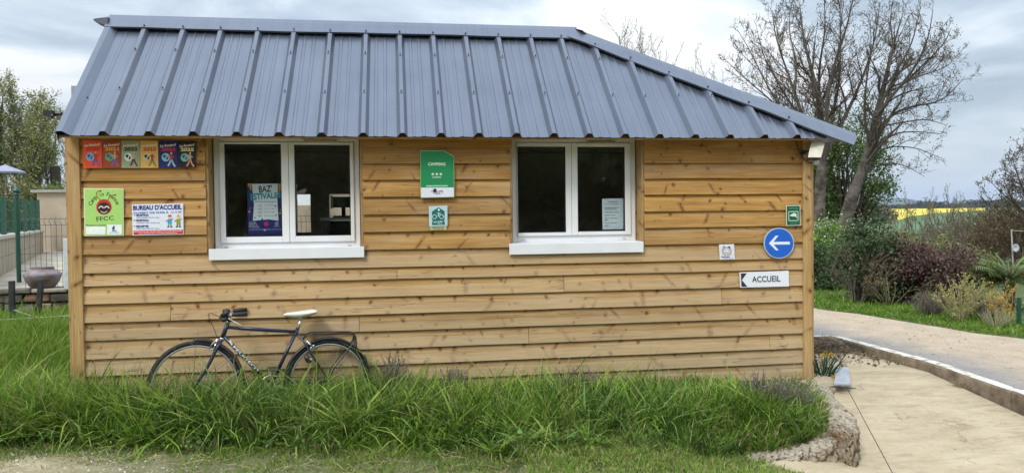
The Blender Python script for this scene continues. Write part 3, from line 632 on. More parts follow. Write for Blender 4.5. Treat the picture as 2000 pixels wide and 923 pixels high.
b = MB(); sh.line(b, [(196, 391), (190.5, 384), (188, 377), (192, 373), (196, 373)], 1.5, 3); sh.line(b, [(210, 391), (214, 385), (219, 381), (225, 380.5)], 1.5, 3); sh.circ(b, (196, 373), 2, 3, 8); sh.circ(b, (225, 380.5), 2, 3, 8); b.build('emblem_antenna', INK(170, 60, 40), rt)
b = MB(); sh.poly(b, [(167.5, 442), (206, 441.5), (206, 457), (168, 457.5)], 2); sh.poly(b, [(209.5, 438.5), (237.5, 438.5), (238, 456), (236, 457.5), (209.5, 457.5)], 2); b.build('print_panel', INK(236, 244, 240), rt)
b = MB(); sh.text(b, 'Partenaires collectifs', (168, 438.3, 206.5, 441), 3, 0.02); b.build('lettering', INK(26, 60, 34), rt)
b = MB(); sh.poly(b, [(219, 449), (219, 444), (222.5, 440.5), (224, 441), (224, 449)], 3); sh.line(b, [(218.5, 450.8), (228, 450.8)], 1.6, 3); sh.line(b, [(213, 454), (233, 454)], 0.8, 3); b.build('print_mark', INK(50, 84, 140), rt)
# reception office board
q = [(257.5, 398.8), (357.5, 396.8), (358.5, 457.5), (259, 459.8)]
rt = signroot('office_board', q, YS, 'white reception hours board with two cartoon children and a red strip', 'sign'); sh = Sheet(YS-0.001)
plate(rt, q, YS, INK(226, 230, 242), 0.005)
b = MB(); sh.text(b, "BUREAU D'ACCUEIL", None, 2, 0.035, 0, [(259.8, 401), (355, 398.8), (355, 408.5), (259.8, 410.6)]); b.build('lettering', INK(24, 42, 130), rt)
b = MB(); sh.text(b, 'OUVERT DE 9H00 À', None, 2, 0.03, 0, [(260, 413), (329.5, 411.8), (329.5, 416.3), (260, 417.5)]); b.build('lettering', INK(50, 130, 200), rt)
b = MB(); sh.text(b, '12 H 00', None, 2, 0.01, 0.3, [(333, 412), (354.5, 411.4), (354.5, 415.8), (333, 416.3)]); b.build('lettering', INK(120, 140, 165), rt)
b = MB()
for yy, t_, t2 in ((419.0, 'RECEPTION', 'OPEN FROM 9.00 TO 12.00 -'), (429.0, 'RECEPTION', 'GEÖFFNET VON 9.00 BIS 12.00'), (440.5, 'RECEPTIE', 'OPEN VAN 9.00 TOT 12.00 -')):
    sh.text(b, t_, (266, yy-1, 290, yy+3.2), 2, 0.04); sh.text(b, t2, (266, yy+4.6, 312, yy+6.6), 2, 0.01); sh.line(b, [(261, yy+1), (264, yy+1)], 1.4, 2)
b.build('lettering', INK(36, 60, 130), rt)
b = MB(); sh.poly(b, [(260.5, 450.3), (357, 448.3), (357.3, 456.3), (261, 458.3)], 1); b.build('print_band', INK(206, 46, 52), rt)
b = MB(); sh.text(b, 'EN DEHORS DES HEURES MERCI DE VOUS INSTALLER', None, 2, 0.012, 0, [(262, 451.4), (355, 449.5), (355, 451.8), (262, 453.7)]); sh.text(b, 'UN CARNET EST A VOTRE DISPOSITION', None, 2, 0.012, 0, [(271, 454.9), (346, 453.2), (346, 455.4), (271, 457.1)]); b.build('lettering', INK(246, 226, 226), rt)
def kid(hx, hy, hair, coat, trous):
    b = MB(); sh.circ(b, (hx, hy), 3.4, 2, 14); sh.line(b, [(hx-6.4, hy+8), (hx-8, hy+5)], 1.6, 2); b.build('child_face', INK(240, 196, 160), rt)
    b = MB(); sh.circ(b, (hx, hy-1.2), 3.8, 3, 12, None, 180, 360); b.build('child_hat', INK(*hair), rt)
    b = MB(); sh.poly(b, [(hx-3, hy+3.4), (hx+3, hy+3.4), (hx+4.4, hy+12), (hx-4.4, hy+12)], 2); sh.line(b, [(hx-3, hy+5), (hx-6.8, hy+8)], 2, 2); sh.line(b, [(hx+3, hy+5), (hx+6.2, hy+3)], 2, 2); b.build('child_coat', INK(*coat), rt)
    b = MB(); sh.line(b, [(hx-2, hy+12), (hx-2.6, hy+17.5)], 2.6, 2); sh.line(b, [(hx+2, hy+12), (hx+2.4, hy+17.5)], 2.6, 2); b.build('child_trousers', INK(*trous), rt)
    b = MB(); sh.line(b, [(hx-5, hy+18.6), (hx-1, hy+18.6)], 1.8, 2); sh.line(b, [(hx+1, hy+18.6), (hx+5, hy+18.6)], 1.8, 2); b.build('child_shoe', INK(30, 30, 34), rt)
kid(331.5, 424, (196, 66, 60), (70, 160, 210), (90, 180, 120)); kid(348.5, 424, (214, 184, 70), (150, 160, 60), (110, 110, 50))
# camping star board
q = [(820.5, 293.8), (868, 293.8), (887, 305.5), (887.3, 385), (821.5, 386.3)]
rt = signroot('star_board', q, YS, 'green three star board reading CAMPING with one corner cut off', 'sign'); sh = Sheet(YS-0.010)
plate(rt, q, YS-0.009, INK(178, 196, 120), 0.012)
b = MB(); sh.poly(b, [(821.5, 294.9), (867.5, 294.9), (885.9, 306.2), (886.3, 366), (822, 366.3)], 1); b.build('print_field', INK(30, 138, 84), rt)
b = MB(); sh.poly(b, [(822, 366.3), (886.3, 366), (886.4, 384.2), (822.5, 385.4)], 1); b.build('print_panel', INK(226, 230, 240), rt)
b = MB(); sh.text(b, 'CAMPING', (836, 317.3, 870, 323.3), 2, 0.03); b.build('lettering', INK(222, 240, 214), rt)
b = MB(); sh.text(b, 'LOISIRS', (844.5, 344.8, 861.5, 347.2), 2, 0.02); b.build('lettering', INK(222, 240, 214), rt)
for cx_ in (845.3, 853.3, 861):
    b = MB(); sh.poly(b, [(cx_+(3.5 if j % 2 == 0 else 1.4)*math.sin(math.pi*j/5), 340-(3.5 if j % 2 == 0 else 1.4)*math.cos(math.pi*j/5)) for j in range(10)], 2); b.build('star', INK(222, 240, 214), rt)
b = MB(); sh.poly(b, [(832, 361.6), (875, 361), (875, 364.4), (832, 365)], 2); b.build('print_strip', INK(120, 188, 150), rt)
b = MB(); sh.text(b, 'CLASSEMENT HEBERGEMENT TOURISTIQUE', (833, 362.2, 874, 364), 3, 0.01); b.build('lettering', INK(240, 248, 240), rt)
b = MB(); sh.circ(b, (849.5, 372), 3.6, 2, 12, 4.2); sh.arc(b, 'FRANCE', (854, 364), 16, 145, 38, 4.6, 2, 0.01, True); b.build('print_mark', INK(44, 46, 76), rt)
b = MB(); sh.line(b, [(852, 375), (858, 373), (865, 372)], 1.3, 2); b.build('print_mark', INK(196, 60, 90), rt)
# cyclist welcome plaque
q = [(837.5, 402.5), (873.8, 401), (874, 440.8), (838, 442.6)]
rt = signroot('cyclist_plaque', q, YS, 'small pale blue plaque with a teal cyclist below the CAMPING board', 'sign'); sh = Sheet(YS-0.005)
plate(rt, q, YS-0.004, INK(186, 212, 216), 0.006)
q2 = [(839.5, 441), (872.5, 441), (872, 449), (840.5, 449)]; plate(rt, q2, YS, INK(196, 190, 140), 0.004, 'lower_plate')
b = MB(); sh.poly(b, [(843.8, 412.8), (856.6, 404.8), (868.2, 412.3), (868.2, 429), (866.4, 431), (868.6, 433), (868.6, 438.6), (844, 439.2), (844, 433), (845.6, 431), (843.8, 429)], 1); b.build('print_field', INK(22, 104, 98), rt)
b = MB(); sh.ring(b, (848.7, 423), 3.9, 1.1, 2); sh.ring(b, (862.4, 423), 3.9, 1.1, 2); sh.circ(b, (857, 409.6), 2.3, 2, 12); sh.line(b, [(853, 414.5), (857.5, 417.5), (855.5, 423)], 1.8, 2); sh.line(b, [(853, 414.5), (861, 417)], 1.4, 2)
sh.text(b, 'ACCUEIL', None, 2, 0.03, 0, [(846.5, 431.8), (865, 430.8), (865, 434.2), (846.5, 435.2)]); sh.text(b, 'VÉLO', None, 2, 0.02, 0, [(854, 436.1), (864, 435.6), (864, 437.8), (854, 438.3)]); b.build('lettering', INK(206, 232, 230), rt)
b = Sheet(YS-.0005); m_ = MB(); b.text(m_, 'BIENVENUE', (845, 443, 868, 444.9), 1, 0.02); b.text(m_, '2021 2022 2023', (846, 446, 867, 447.8), 1, 0.02); m_.build('lettering', INK(50, 90, 70), rt)
# small green nature refuge plate
q = [(1535.3, 401), (1563.2, 400.3), (1563.6, 440), (1536, 440.8)]
rt = signroot('refuge_plate', q, YS, 'small dark green plate with a white bird above the blue arrow', 'sign'); sh = Sheet(YS-0.003)
plate(rt, q, YS-0.002, INK(206, 226, 210), 0.005)
b = MB(); sh.poly(b, [(1536.7, 402.4), (1562, 401.8), (1562.4, 438.6), (1537.3, 439.3)], 1); b.build('print_field', INK(22, 88, 56), rt)
b = MB(); sh.line(b, [(1540.5, 413), (1558.5, 412.6), (1558.8, 430.4), (1540.8, 430.8), (1540.5, 413)], 1.2, 2); sh.poly(b, [(1542, 421), (1547, 417), (1552, 415.4), (1556, 418), (1555.4, 421), (1557.5, 426), (1553, 422.5), (1547.5, 422.5)], 2); b.build('emblem', INK(214, 232, 224), rt)
b = MB(); sh.text(b, 'REFUGE', (1541, 404.8, 1558.5, 408), 2, 0.02); sh.text(b, 'NATURE', (1543, 433.5, 1557, 436.6), 2, 0.02); b.build('lettering', INK(90, 156, 116), rt)
# round blue arrow
cqx, cqy = 1521.6, 474.6; circ = [(cqx+29.6*math.cos(R(a)), cqy+30.2*math.sin(R(a))) for a in range(0, 360, 9)]
rt = signroot('arrow_sign', circ, YS, 'round blue traffic sign with a white arrow pointing left', 'sign'); sh = Sheet(YS-0.011)
plate(rt, circ, YS-0.010, INK(176, 190, 210), 0.012)
b = MB(); sh.circ(b, (cqx, cqy), 27.6, 1, 44, 28.2); b.build('print_field', INK(28, 98, 200), rt)
b = MB(); sh.poly(b, [(1501.8, 474.8), (1515, 460), (1520.4, 460), (1510.8, 472), (1542.6, 471.6), (1542.8, 477), (1511, 477.4), (1520.8, 488.4), (1515.6, 488.6)], 2); b.build('arrow', INK(228, 238, 250), rt)
# small white square plate
q = [(1404.3, 477), (1433.8, 476.3), (1435.2, 506), (1406, 506.8)]
rt = signroot('label_plate', q, YS, 'small white square plate with a round line drawn face', 'sign'); sh = Sheet(YS-0.003)
plate(rt, q, YS-0.002, INK(228, 228, 232), 0.005)
b = MB(); sh.ring(b, (1419.5, 490), 7.2, 0.9, 2, 20); sh.ring(b, (1419.5, 490), 9.4, 0.6, 2, 12, 100, 250); sh.ring(b, (1419.5, 490), 9.4, 0.6, 2, 12, -60, 80); sh.ring(b, (1419.5, 489.5), 4.2, 0.8, 2, 10, 30, 150); sh.line(b, [(1415, 487.5), (1417.6, 487.5)], .8, 2); sh.line(b, [(1421.4, 487.5), (1424, 487.5)], .8, 2); sh.line(b, [(1413.5, 485), (1413, 479.5), (1417, 483)], .8, 2); b.build('emblem', INK(120, 110, 100), rt)
b = MB(); sh.poly(b, [(1421, 482), (1425.5, 480), (1427, 485)], 3); sh.text(b, 'Bienvenue', (1409, 499.5, 1425, 502.4), 2, 0.02); b.build('print_mark', INK(44, 72, 140), rt)
b = MB(); sh.text(b, 'Qualité accueil', (1413, 502.8, 1432, 504.8), 2, 0.01); b.build('lettering', INK(120, 120, 130), rt)
# direction plate
q = [(1444.6, 531.6), (1540.3, 528.4), (1541, 558.8), (1446.2, 561)]
rt = signroot('direction_plate', q, YS, 'white direction plate reading ACCUEIL with a black edge arrow', 'sign'); sh = Sheet(YS-0.006)
plate(rt, q, YS-0.005, INK(232, 236, 244), 0.008)
b = MB(); sh.poly(b, [(1447, 533.4), (1458.6, 533), (1449, 546.4), (1459.6, 559.2), (1448.2, 559.4)], 1); b.build('arrow', INK(48, 44, 60), rt)
b = MB(); sh.text(b, 'ACCUEIL', None, 2, 0.014, 0, [(1468.6, 539.4), (1523.6, 537.6), (1524.4, 549.4), (1469.2, 551)]); b.build('lettering', INK(34, 36, 54), rt)
# festival poster behind the left window
YPOS = YF+0.022
q = [(482.5, 357.6), (551.8, 357), (552.6, 458.6), (484.5, 460)]
rt = signroot('festival_poster', q, YPOS, 'navy festival poster taped inside the left window pane', 'poster'); sh = Sheet(YPOS-0.001)
plate(rt, q, YPOS, INK(34, 40, 110), 0.001, 'paper')
b = MB(); sh.poly(b, [(492, 359), (543, 358.6), (541.5, 386), (544, 431), (525, 428), (494, 431), (496, 400)], 1); b.build('print_panel', INK(226, 232, 240), rt)
b = MB(); sh.poly(b, [(482.8, 358.5), (491.5, 358.5), (490.5, 373), (486.5, 366)], 1); sh.poly(b, [(543.5, 357.8), (551.6, 357.5), (550.5, 367), (545, 376)], 1); b.build('print_curtain', INK(214, 158, 54), rt)
b = MB(); sh.text(b, "BAZ'", None, 2, 0.03, 0, [(505, 362.5), (530.5, 361), (531.5, 374), (506, 376)]); b.build('lettering', INK(40, 40, 52), rt)
b = MB(); sh.text(b, 'ESTIVALES', None, 2, 0.045, 0, [(488.5, 377.5), (548, 375), (548.5, 386), (490, 391.5)]); b.build('lettering', INK(40, 150, 176), rt)
b = MB(); sh.text(b, 'SPECTACLES VIVANTS EN BAZOIS', (498, 392.8, 538, 394.8), 2, 0.02)
for yy in (400, 406.5, 413, 420): sh.text(b, 'vendredi', (502, yy, 511.5, yy+1.9), 2, 0.02); sh.text(b, 'place du village', (516, yy, 536, yy+1.9), 2, 0.01); sh.text(b, '20 h 30', (505, yy+2.6, 511.5, yy+4.2), 2, 0.01)
b.build('lettering', INK(60, 66, 120), rt)
for c_, rgb in (((520, 437), (206, 44, 120)), ((489, 407), (180, 60, 120)), ((487, 413), (206, 176, 130)), ((549, 410), (120, 170, 90)), ((547, 416), (206, 176, 130)), ((538, 402), (190, 40, 110)), ((539, 420), (80, 160, 80)), ((498, 425), (90, 170, 100)), ((512, 428), (30, 90, 110)), ((517, 449), (220, 200, 160))):
    b = MB(); r_ = 6 if c_ == (520, 437) else 2.4
    sh.poly(b, [(c_[0]+r_*(1 if j % 2 == 0 else .55)*math.cos(j*math.pi/6+.3), c_[1]+r_*(1 if j % 2 == 0 else .55)*math.sin(j*math.pi/6+.3)) for j in range(12)], 3); b.build('print_flower', INK(*rgb), rt)
b = MB()
for j, t_ in enumerate(('ENTREE LIBRE', 'BUVETTE', 'RESTAURATION', 'ET PETITE SCENE')): sh.text(b, t_, (486.5, 433.5+3.1*j, 500+2.2*j, 435.4+3.1*j), 2, 0.02)
sh.ring(b, (540.5, 436.5), 3, .8, 2, 14); sh.line(b, [(538.5, 434.5), (540.5, 438), (542.5, 434.5)], .7, 2); sh.text(b, 'BAZOIS', (535.5, 441, 545.5, 442.6), 2, .01); sh.line(b, [(486.5, 448.2), (550, 447.4)], .6, 2); b.build('lettering', INK(200, 206, 230), rt)
# typed notice behind the right window
q = [(1175.8, 388), (1217.6, 387.2), (1217.4, 447.2), (1177, 448.2)]
rt = signroot('window_notice', q, YPOS, 'white typed sheet of paper inside the right window', 'notice'); sh = Sheet(YPOS-0.001)
plate(rt, q, YPOS, INK(226, 238, 248), 0.001, 'paper')
b = MB(); sh.text(b, 'Horaires Réception', (1187, 392.6, 1207, 395), 1, 0.03)
for y_, x_, t_ in ((398.6, 1208, 'avril - mai - septembre'), (405, 1210, 'du lundi au samedi de 9 h à'), (408.4, 1205, '12 h et de 16 h à 19 h'), (414, 1208, 'le dimanche de 9 h à 12 h'), (420.3, 1202, 'En juillet et août'), (425.8, 1208, 'tous les jours de 8 h à'), (429.2, 1187, '20 h'), (435, 1205, 'Bon séjour parmi nous'), (440, 1188, 'merci')): sh.text(b, t_, (1181.5, y_-1.1, x_, y_+1.1), 1, 0.015)
b.build('lettering', INK(40, 46, 64), rt)
# things standing inside, seen through the left window
yi = 1.15
p0, p1 = atY(650, 384, yi), atY(690, 405, yi); mo = thing('monitor', (p0[0]*.5+p1[0]*.5, yi, p1[2]-.1), 'dark computer monitor on the desk inside the left window', 'monitor')
MB().box(p0[0], p1[0], yi, yi+.03, p1[2], p0[2]).build('screen', BLACKP, mo, bevel=.004); MB().box(p0[0]-.025, p0[0]-.001, yi+.002, yi+.04, p1[2]-.01, p0[2]+.012).build('bezel', SILLW, mo)
MB().box((p0[0]+p1[0])/2-.1, (p0[0]+p1[0])/2+.1, yi, yi+.14, p1[2]-.095, p1[2]-.08).tube([((p0[0]+p1[0])/2, yi+.06, p1[2]-.085), ((p0[0]+p1[0])/2, yi+.045, p1[2]+.05)], .02, 8).build('stand', BLACKP, mo)
dz = p1[2]-.096; dk = thing('desk', (p1[0], yi, .05), 'pale office desk inside behind the left window', 'desk'); MB().box(p0[0]-.12, p1[0]+.5, yi-.1, yi+.5, dz-.03, dz).build('desk_top', SILLW, dk)
for x in (p0[0]-.09, p1[0]+.44): MB().box(x, x+.04, yi-.06, yi+.44, .05, dz-.031).build('leg', plain('desk_grey', (.3, .3, .3), .5), dk)
cq = atY(645, 414, yi); cr_ = atY(682, 414, yi); cbx = thing('drawer_unit', (cq[0]*.5+cr_[0]*.5, yi+.1, .05), 'dark blue drawer unit under the desk inside', 'drawers'); MB().box(cq[0], cr_[0], yi-.02, yi+.4, .06, dz-.034).build('body', plain('drawer_blue', (.03, .035, .06), .5), cbx)
for i in range(4): z0 = dz-.04-.14*(i+1); MB().box(cq[0]+.008, cr_[0]-.008, yi-.034, yi-.021, z0, z0+.13).build('drawer', plain('drawer_blue', (.03, .035, .06)), cbx)
# ================================================================== FLOODLIGHT
fl = thing('floodlight', atY(1595, 292, -0.16), 'pale square floodlight on a black bracket at the right corner post', 'floodlight')
P = [atY(1584.5, 276.5, -0.12), atY(1612, 276.0, -0.15), atY(1603.5, 307, -0.22), atY(1578, 307, -0.19)]
n_ = np.cross(P[1]-P[0], P[3]-P[0]); n_ /= np.linalg.norm(n_); n_ = n_ if n_[1] > 0 else -n_
c_ = sum(P)/4
MB().extrude([p for p in P][::-1], n_*0.006).build('lens', plain('lamp_lens', (0.62, 0.60, 0.46), .35), fl)
Q = [c_+(p-c_)*1.05+n_*0.0065 for p in P]; MB().extrude(Q[::-1], n_*0.035).build('housing', BLACKP, fl, bevel=.004)
for i in range(5):
    t = 0.15+0.7*i/4; a = Q[0]*(1-t)+Q[1]*t+n_*0.036; d = Q[3]*(1-t)+Q[2]*t+n_*0.036; MB().tube([a*.9+d*.1, a*.1+d*.9], 0.006, 4).build('cooling_fin', BLACKP, fl)
a = atY(1567, 297.5, -0.05); m_ = MB(); m_.box(a[0]-.012, a[0]+.02, -.068, -.046, a[2]-.02, a[2]+.02); e = (Q[0]+Q[3])/2+n_*.02
m_.tube([a+[.0, -.02, 0], e*.5+(a+[0, -.02, 0])*.5, e], 0.011, 6); m_.build('bracket', BLACKP, fl)
m_ = MB(); m_.lathe([(0.0, -.05), (.022, -.045), (.03, -.02), (.024, 0), (.012, .01)], c_+n_*.02-np.array([0, 0, .085]), 12); m_.build('sensor', plain('sensor_grey', (.35, .35, .36), .3), fl, smooth=True)
cb = [atY(*p, -0.06) for p in ((1554, 273), (1557, 284), (1561, 297), (1566, 306), (1573, 313), (1581, 317.5), (1587, 318))]
setp(MB().tube(cb, 0.006, 6).build('lamp_cable', BLACKP), 'black cable curving from the eave down to the floodlight', 'cable')
# ================================================================== BICYCLE
HB, HF = atY(640, 741, -0.14), atY(381, 752, -0.33)
bd = HB-HF; bd[2] = 0; bd /= np.linalg.norm(bd); bn = np.cross(bd, [0, 0, 1.0]); bn = bn if bn[1] < 0 else -bn      # bn faces the camera
LEANP = np.array([0, 0.05, 1.0])
def BP(px, py, off=0.0):
    d = ray(px, py); nrm = np.cross(bd, LEANP/np.linalg.norm(LEANP)); t = np.dot(HF-CAM, nrm)/np.dot(d, nrm); return CAM+t*d+bn*off
bk = thing('bicycle', (HB+HF)/2*[1, 1, 0], 'dark blue vintage bicycle with a white saddle leaning on the boarded wall', 'bicycle')
BLUE = plain('bike_blue', (0.011, 0.021, 0.046), 0.32, 0.0, 0.25, 25, spec=0.6); CHR = plain('chrome', (0.55, 0.54, 0.50), 0.28, 0.85, 0.15, 30); RUB = plain('tyre_rubber', (0.02, 0.019, 0.018), 0.8, var=.3); ALU = plain('rim_alloy', (0.50, 0.50, 0.50), 0.38, 0.75)
MUDG = plain('mudguard_dark', (0.022, 0.022, 0.03), 0.35, var=.4, scale=18); RACK = plain('rack_black', (0.02, 0.016, 0.016), 0.4)
PXM = FPX/np.dot(BP(500, 720)-CAM, FW)
UPV = LEANP/np.linalg.norm(LEANP)
def wheel(hub, r, side):
    w = bpy.data.objects.new('wheel', None); COL.objects.link(w); w.parent = bk; w.location = hub-ROOT['bicycle']; ROOT[w.name] = np.array(hub)
    MB().torus(hub, r-0.017, 0.0175, bd, UPV, 56, 8).build('tyre', RUB, w, True)
    m = MB(); m.torus(hub, r-0.041, 0.0095, bd, UPV, 56, 6, sx=0.9); m.build('rim', ALU, w, True)
    ax = np.cross(bd, UPV); m = MB(); m.tube([hub-ax*0.05, hub-ax*.035, hub-ax*.034, hub+ax*.034, hub+ax*.035, hub+ax*.05], [.008, .008, .02, .02, .008, .008], 10); m.build('hub', CHR, w)
    m = MB()
    for i in range(36):
        a = 2*math.pi*i/36; b_ = a+(0.5 if i % 4 < 2 else -0.5); s_ = (1 if i % 2 else -1)*.028
        m.tube([hub+ax*s_+0.018*(math.cos(b_)*bd+math.sin(b_)*UPV), hub+(r-.046)*(math.cos(a)*bd+math.sin(a)*UPV)], 0.0011, 3, False)
    m.build('spokes', CHR, w); return w
rF, rR = 87/(FPX/np.dot(HF-CAM, FW)), 79/(FPX/np.dot(HB-CAM, FW))
wheel(HF, rF, 0); wheel(HB, rR, 1)
T = lambda pts, r, n=10: MB().tube([BP(*p) for p in pts], r, n)
HT, HD, ST, BB = BP(445, 629), BP(434.5, 659), BP(580, 645), BP(529, 751)
m = MB(); m.tube([BP(445.5, 628), BP(433.8, 661)], .0175, 12); m.tube([BP(445, 638.5), BP(578.5, 647.5)], .0138, 10); m.tube([BP(437, 656), BB], .0155, 10); m.tube([BP(582, 640), BB], .0145, 10)
for s_ in (-1, 1):
    m.tube([BP(581, 648, .012*s_), BP(604, 684, .04*s_), HB+bn*.055*s_], .008, 8); m.tube([BB+bn*.02*s_, HB+bn*.055*s_], .009, 8)
m.tube([BB-bn*.04, BB+bn*.04], .021, 10); m.build('frame', BLUE, bk, True)
m = MB(); m.tube([BP(446.8, 624), BP(444.6, 630.5)], .0195, 12); m.tube([BP(434.4, 659), BP(432.6, 664)], .0195, 12); m.build('headset', CHR, bk, True)
m = MB()
for s_ in (-1, 1): m.tube([BP(432, 664, .03*s_), BP(424, 678, .042*s_), BP(412, 703, .048*s_), BP(402, 722, .05*s_), BP(391, 738, .05*s_), HF+bn*.05*s_], [.0145, .0135, .012, .0105, .009, .008], 8)
m.tube([BP(432, 664, -.035), BP(432, 664, .035)], .0155, 8); m.build('fork', BLUE, bk, True)
m = MB(); m.tube([BP(587.8, 622), BP(580.5, 645)], .0125, 10); m.build('seat_post', CHR, bk, True)
# saddle: lofted sections, nose to the left
SV_ = []; secs = [(553.3, 614.3, .010, .006), (556, 613.6, .020, .013), (565, 613.2, .026, .020), (577, 612.8, .036, .026), (590, 611.4, .052, .029), (602, 609.5, .068, .027), (611, 607.8, .074, .024), (617, 607, .066, .018), (620, 607.2, .045, .009)]
m = MB(); nn = 14
for px_, py_, hw, hh in secs:
    c_ = BP(px_, py_)
    for k in range(nn):
        a = 2*math.pi*k/nn; zz = math.sin(a); m.v.append(tuple(c_+bn*hw*math.cos(a)+np.array([0, 0, 1])*(hh*zz*(0.75 if zz > 0 else 1.25))))
for i in range(len(secs)-1):
    for k in range(nn): m.f.append((i*nn+k, i*nn+(k+1) % nn, (i+1)*nn+(k+1) % nn, (i+1)*nn+k))
m.f.append(tuple(range(nn))[::-1]); m.f.append(tuple((len(secs)-1)*nn+k for k in range(nn)))
sad = m.build('saddle', plain('saddle_white', (0.78, 0.76, 0.69), .5, var=.06, scale=30, col2=(0.70, 0.66, 0.56)), bk, True); sad.modifiers.new('sub', 'SUBSURF').render_levels = 2
m = MB(); m.tube([BP(573, 616, .02), BP(585, 621, .02), BP(600, 616, .02)], .0035, 6); m.tube([BP(573, 616, -.02), BP(585, 621, -.02), BP(600, 616, -.02)], .0035, 6); m.tube([BP(587, 620, -.03), BP(587, 620, .03)], .011, 8); m.build('saddle_rail', CHR, bk)
# bars: stem, grips, levers
m = MB(); m.tube([BP(446.5, 625), BP(449, 614), BP(446, 608)], .0125, 8); m.build('stem', CHR, bk, True)
m = MB(); c0 = BP(441, 611.5)
barN = [c0+bn*(-.02), c0+bn*.12+bd*-.02, c0+bn*.22+bd*.03, BP(453, 606.5, .27), BP(483, 605.5, .27)]; barF = [c0-bn*.02, c0-bn*.10+bd*-.02, c0-bn*.17+bd*.03, c0-bn*.19+bd*.16]
# the near grip is closer, so it is measured on its own offset plane
m.tube(barN, .011, 8); m.tube(barF, .011, 8); m.build('handlebar', CHR, bk, True)
m = MB(); m.tube([barN[3]+(barN[4]-barN[3])*0.02, barN[3]+(barN[4]-barN[3])*.1, barN[4]], [.013, .0165, .0165], 10); m.build('grip', BLACKP, bk, True)
m = MB(); m.tube([barF[2]+(barF[3]-barF[2])*.2, barF[3]], .0165, 10); m.build('grip', BLACKP, bk, True)
m = MB(); m.tube([BP(434, 611, .2), BP(441, 606, .22), BP(447, 603, .24)], [.016, .02, .016], 8); m.tube([BP(431, 613, .18), BP(438, 618, .2), BP(446, 616, .22)], [.012, .02, .014], 8); m.lathe([(0, .03), (.026, .024), (.03, .008), (.02, 0)], BP(443, 605, .18), 12); m.tube([BP(437, 614, .2), BP(447, 612, .2)], .021, 8); m.tube([BP(443, 612, .15), BP(449, 624, .05)], .014, 8); m.build('bell_and_clamp', BLACKP, bk, True)
m = MB(); m.tube([BP(447, 614, .25), BP(458, 620, .26), BP(471, 627, .27)], .005, 5); m.build('brake_lever', CHR, bk)
cab = plain('cable_brown', (0.05, 0.032, 0.025), .5)
m = MB(); m.tube([BP(*p, o_) for p, o_ in (((433, 616), .15), ((422, 612), .1), ((412, 609), .07), ((408, 611), .05), ((408.5, 619), .03), ((414, 632), .02), ((420, 645), .02), ((424, 658), .03))], .0028, 5); m.build('brake_cable', cab, bk)
m = MB(); m.tube([BP(447, 641, .017), BP(500, 646, .017), BP(560, 648.5, .017), BP(575, 652, .015), BP(590, 665, .012), BP(603, 674, .02)], .0024, 4); m.build('brake_cable', cab, bk)
# calipers, dynamo
m = MB(); m.tube([BP(421, 664, .02), BP(414, 670, .045), BP(410, 680, .03)], .006, 6); m.tube([BP(424, 661, .02), BP(421, 672, .045), BP(416, 682, .03)], .006, 6); m.tube([BP(417, 680, .03), BP(409, 681, .03)], .006, 6); m.tube([BP(426, 662, .0), BP(419, 668, .05)], .008, 6); m.build('brake_caliper', CHR, bk)
m = MB(); m.tube([BP(599, 664, .02), BP(605, 670, .045), BP(611, 677, .03)], .006, 6); m.tube([BP(606, 678, .03), BP(613, 672, .03)], .007, 6); m.tube([BP(603, 662, .0), BP(606, 672, .05)], .006, 6); m.build('brake_caliper', CHR, bk)
m = MB(); m.tube([BP(596, 692, .045), BP(600, 698, .045), BP(604, 705, .045)], [.016, .024, .02], 10); m.build('dynamo', BLACKP, bk, True)
m = MB(); m.tube([BP(604, 698, .05), BP(607, 700, .05)], .012, 8); m.build('dynamo_wheel', CHR, bk)
# mudguards (curved troughs)
def guard(hub, r, a0, a1, name, tail=None, mat=None):
    ax = np.cross(bd, UPV); V = []; F = []; n = 30; pf = [(-.026, -.010), (-.02, .001), (-.008, .006), (.008, .006), (.02, .001), (.026, -.010)]
    for i in range(n+1):
        a = R(a0+(a1-a0)*i/n); d = math.cos(a)*bd+math.sin(a)*UPV
        for s_, h in pf: V.append(tuple(hub+d*(r+h)+ax*s_))
    for i in range(n):
        for k in range(5): F.append((i*6+k, i*6+k+1, (i+1)*6+k+1, (i+1)*6+k))
    o = add(name, rawmesh(name, V, F, True), mat or MUDG, bk); md = o.modifiers.new('gauge', 'SOLIDIFY'); md.thickness = .0016; return o
guard(HF, rF+.014, 91, -25, 'front_mudguard', mat=plain('mudguard_plum', (0.035, 0.022, 0.03), .35, var=.3)); guard(HB, rR+.012, 205, -28, 'rear_mudguard')
m = MB(); f0 = HB+bd*(rR+.012); m.extrude([BP(709, 692), BP(714.5, 692), BP(718.5, 712), BP(719.5, 728), BP(714, 728)], bn*.012); m.build('mud_flap', RUB, bk)
m = MB()
for s_ in (-1, 1):
    m.tube([HB+bn*.055*s_, BP(651, 716, .06*s_), BP(691, 664, .055*s_), BP(693, 655, .05*s_)], .0055, 6)
    m.tube([BP(592, 661, .02*s_), BP(598, 654, .04*s_), BP(608, 650.3, .05*s_), BP(640, 649, .055*s_), BP(684, 648.8, .055*s_), BP(690, 650, .055*s_), BP(693.5, 656, .055*s_), BP(694.5, 672, .05*s_), BP(695, 681, .03*s_)], .005, 6)
for px_ in (616, 650, 682): m.tube([BP(px_, 649, -.055), BP(px_, 649, .055)], .004, 6)
m.build('luggage_rack', RACK, bk)
m = MB(); m.tube([HB+bn*.06, BP(706, 700, .03)], .0025, 4); m.tube([HF+bn*.055, BP(452, 698, .03)], .0025, 4); m.build('mudguard_stay', MUDG, bk)
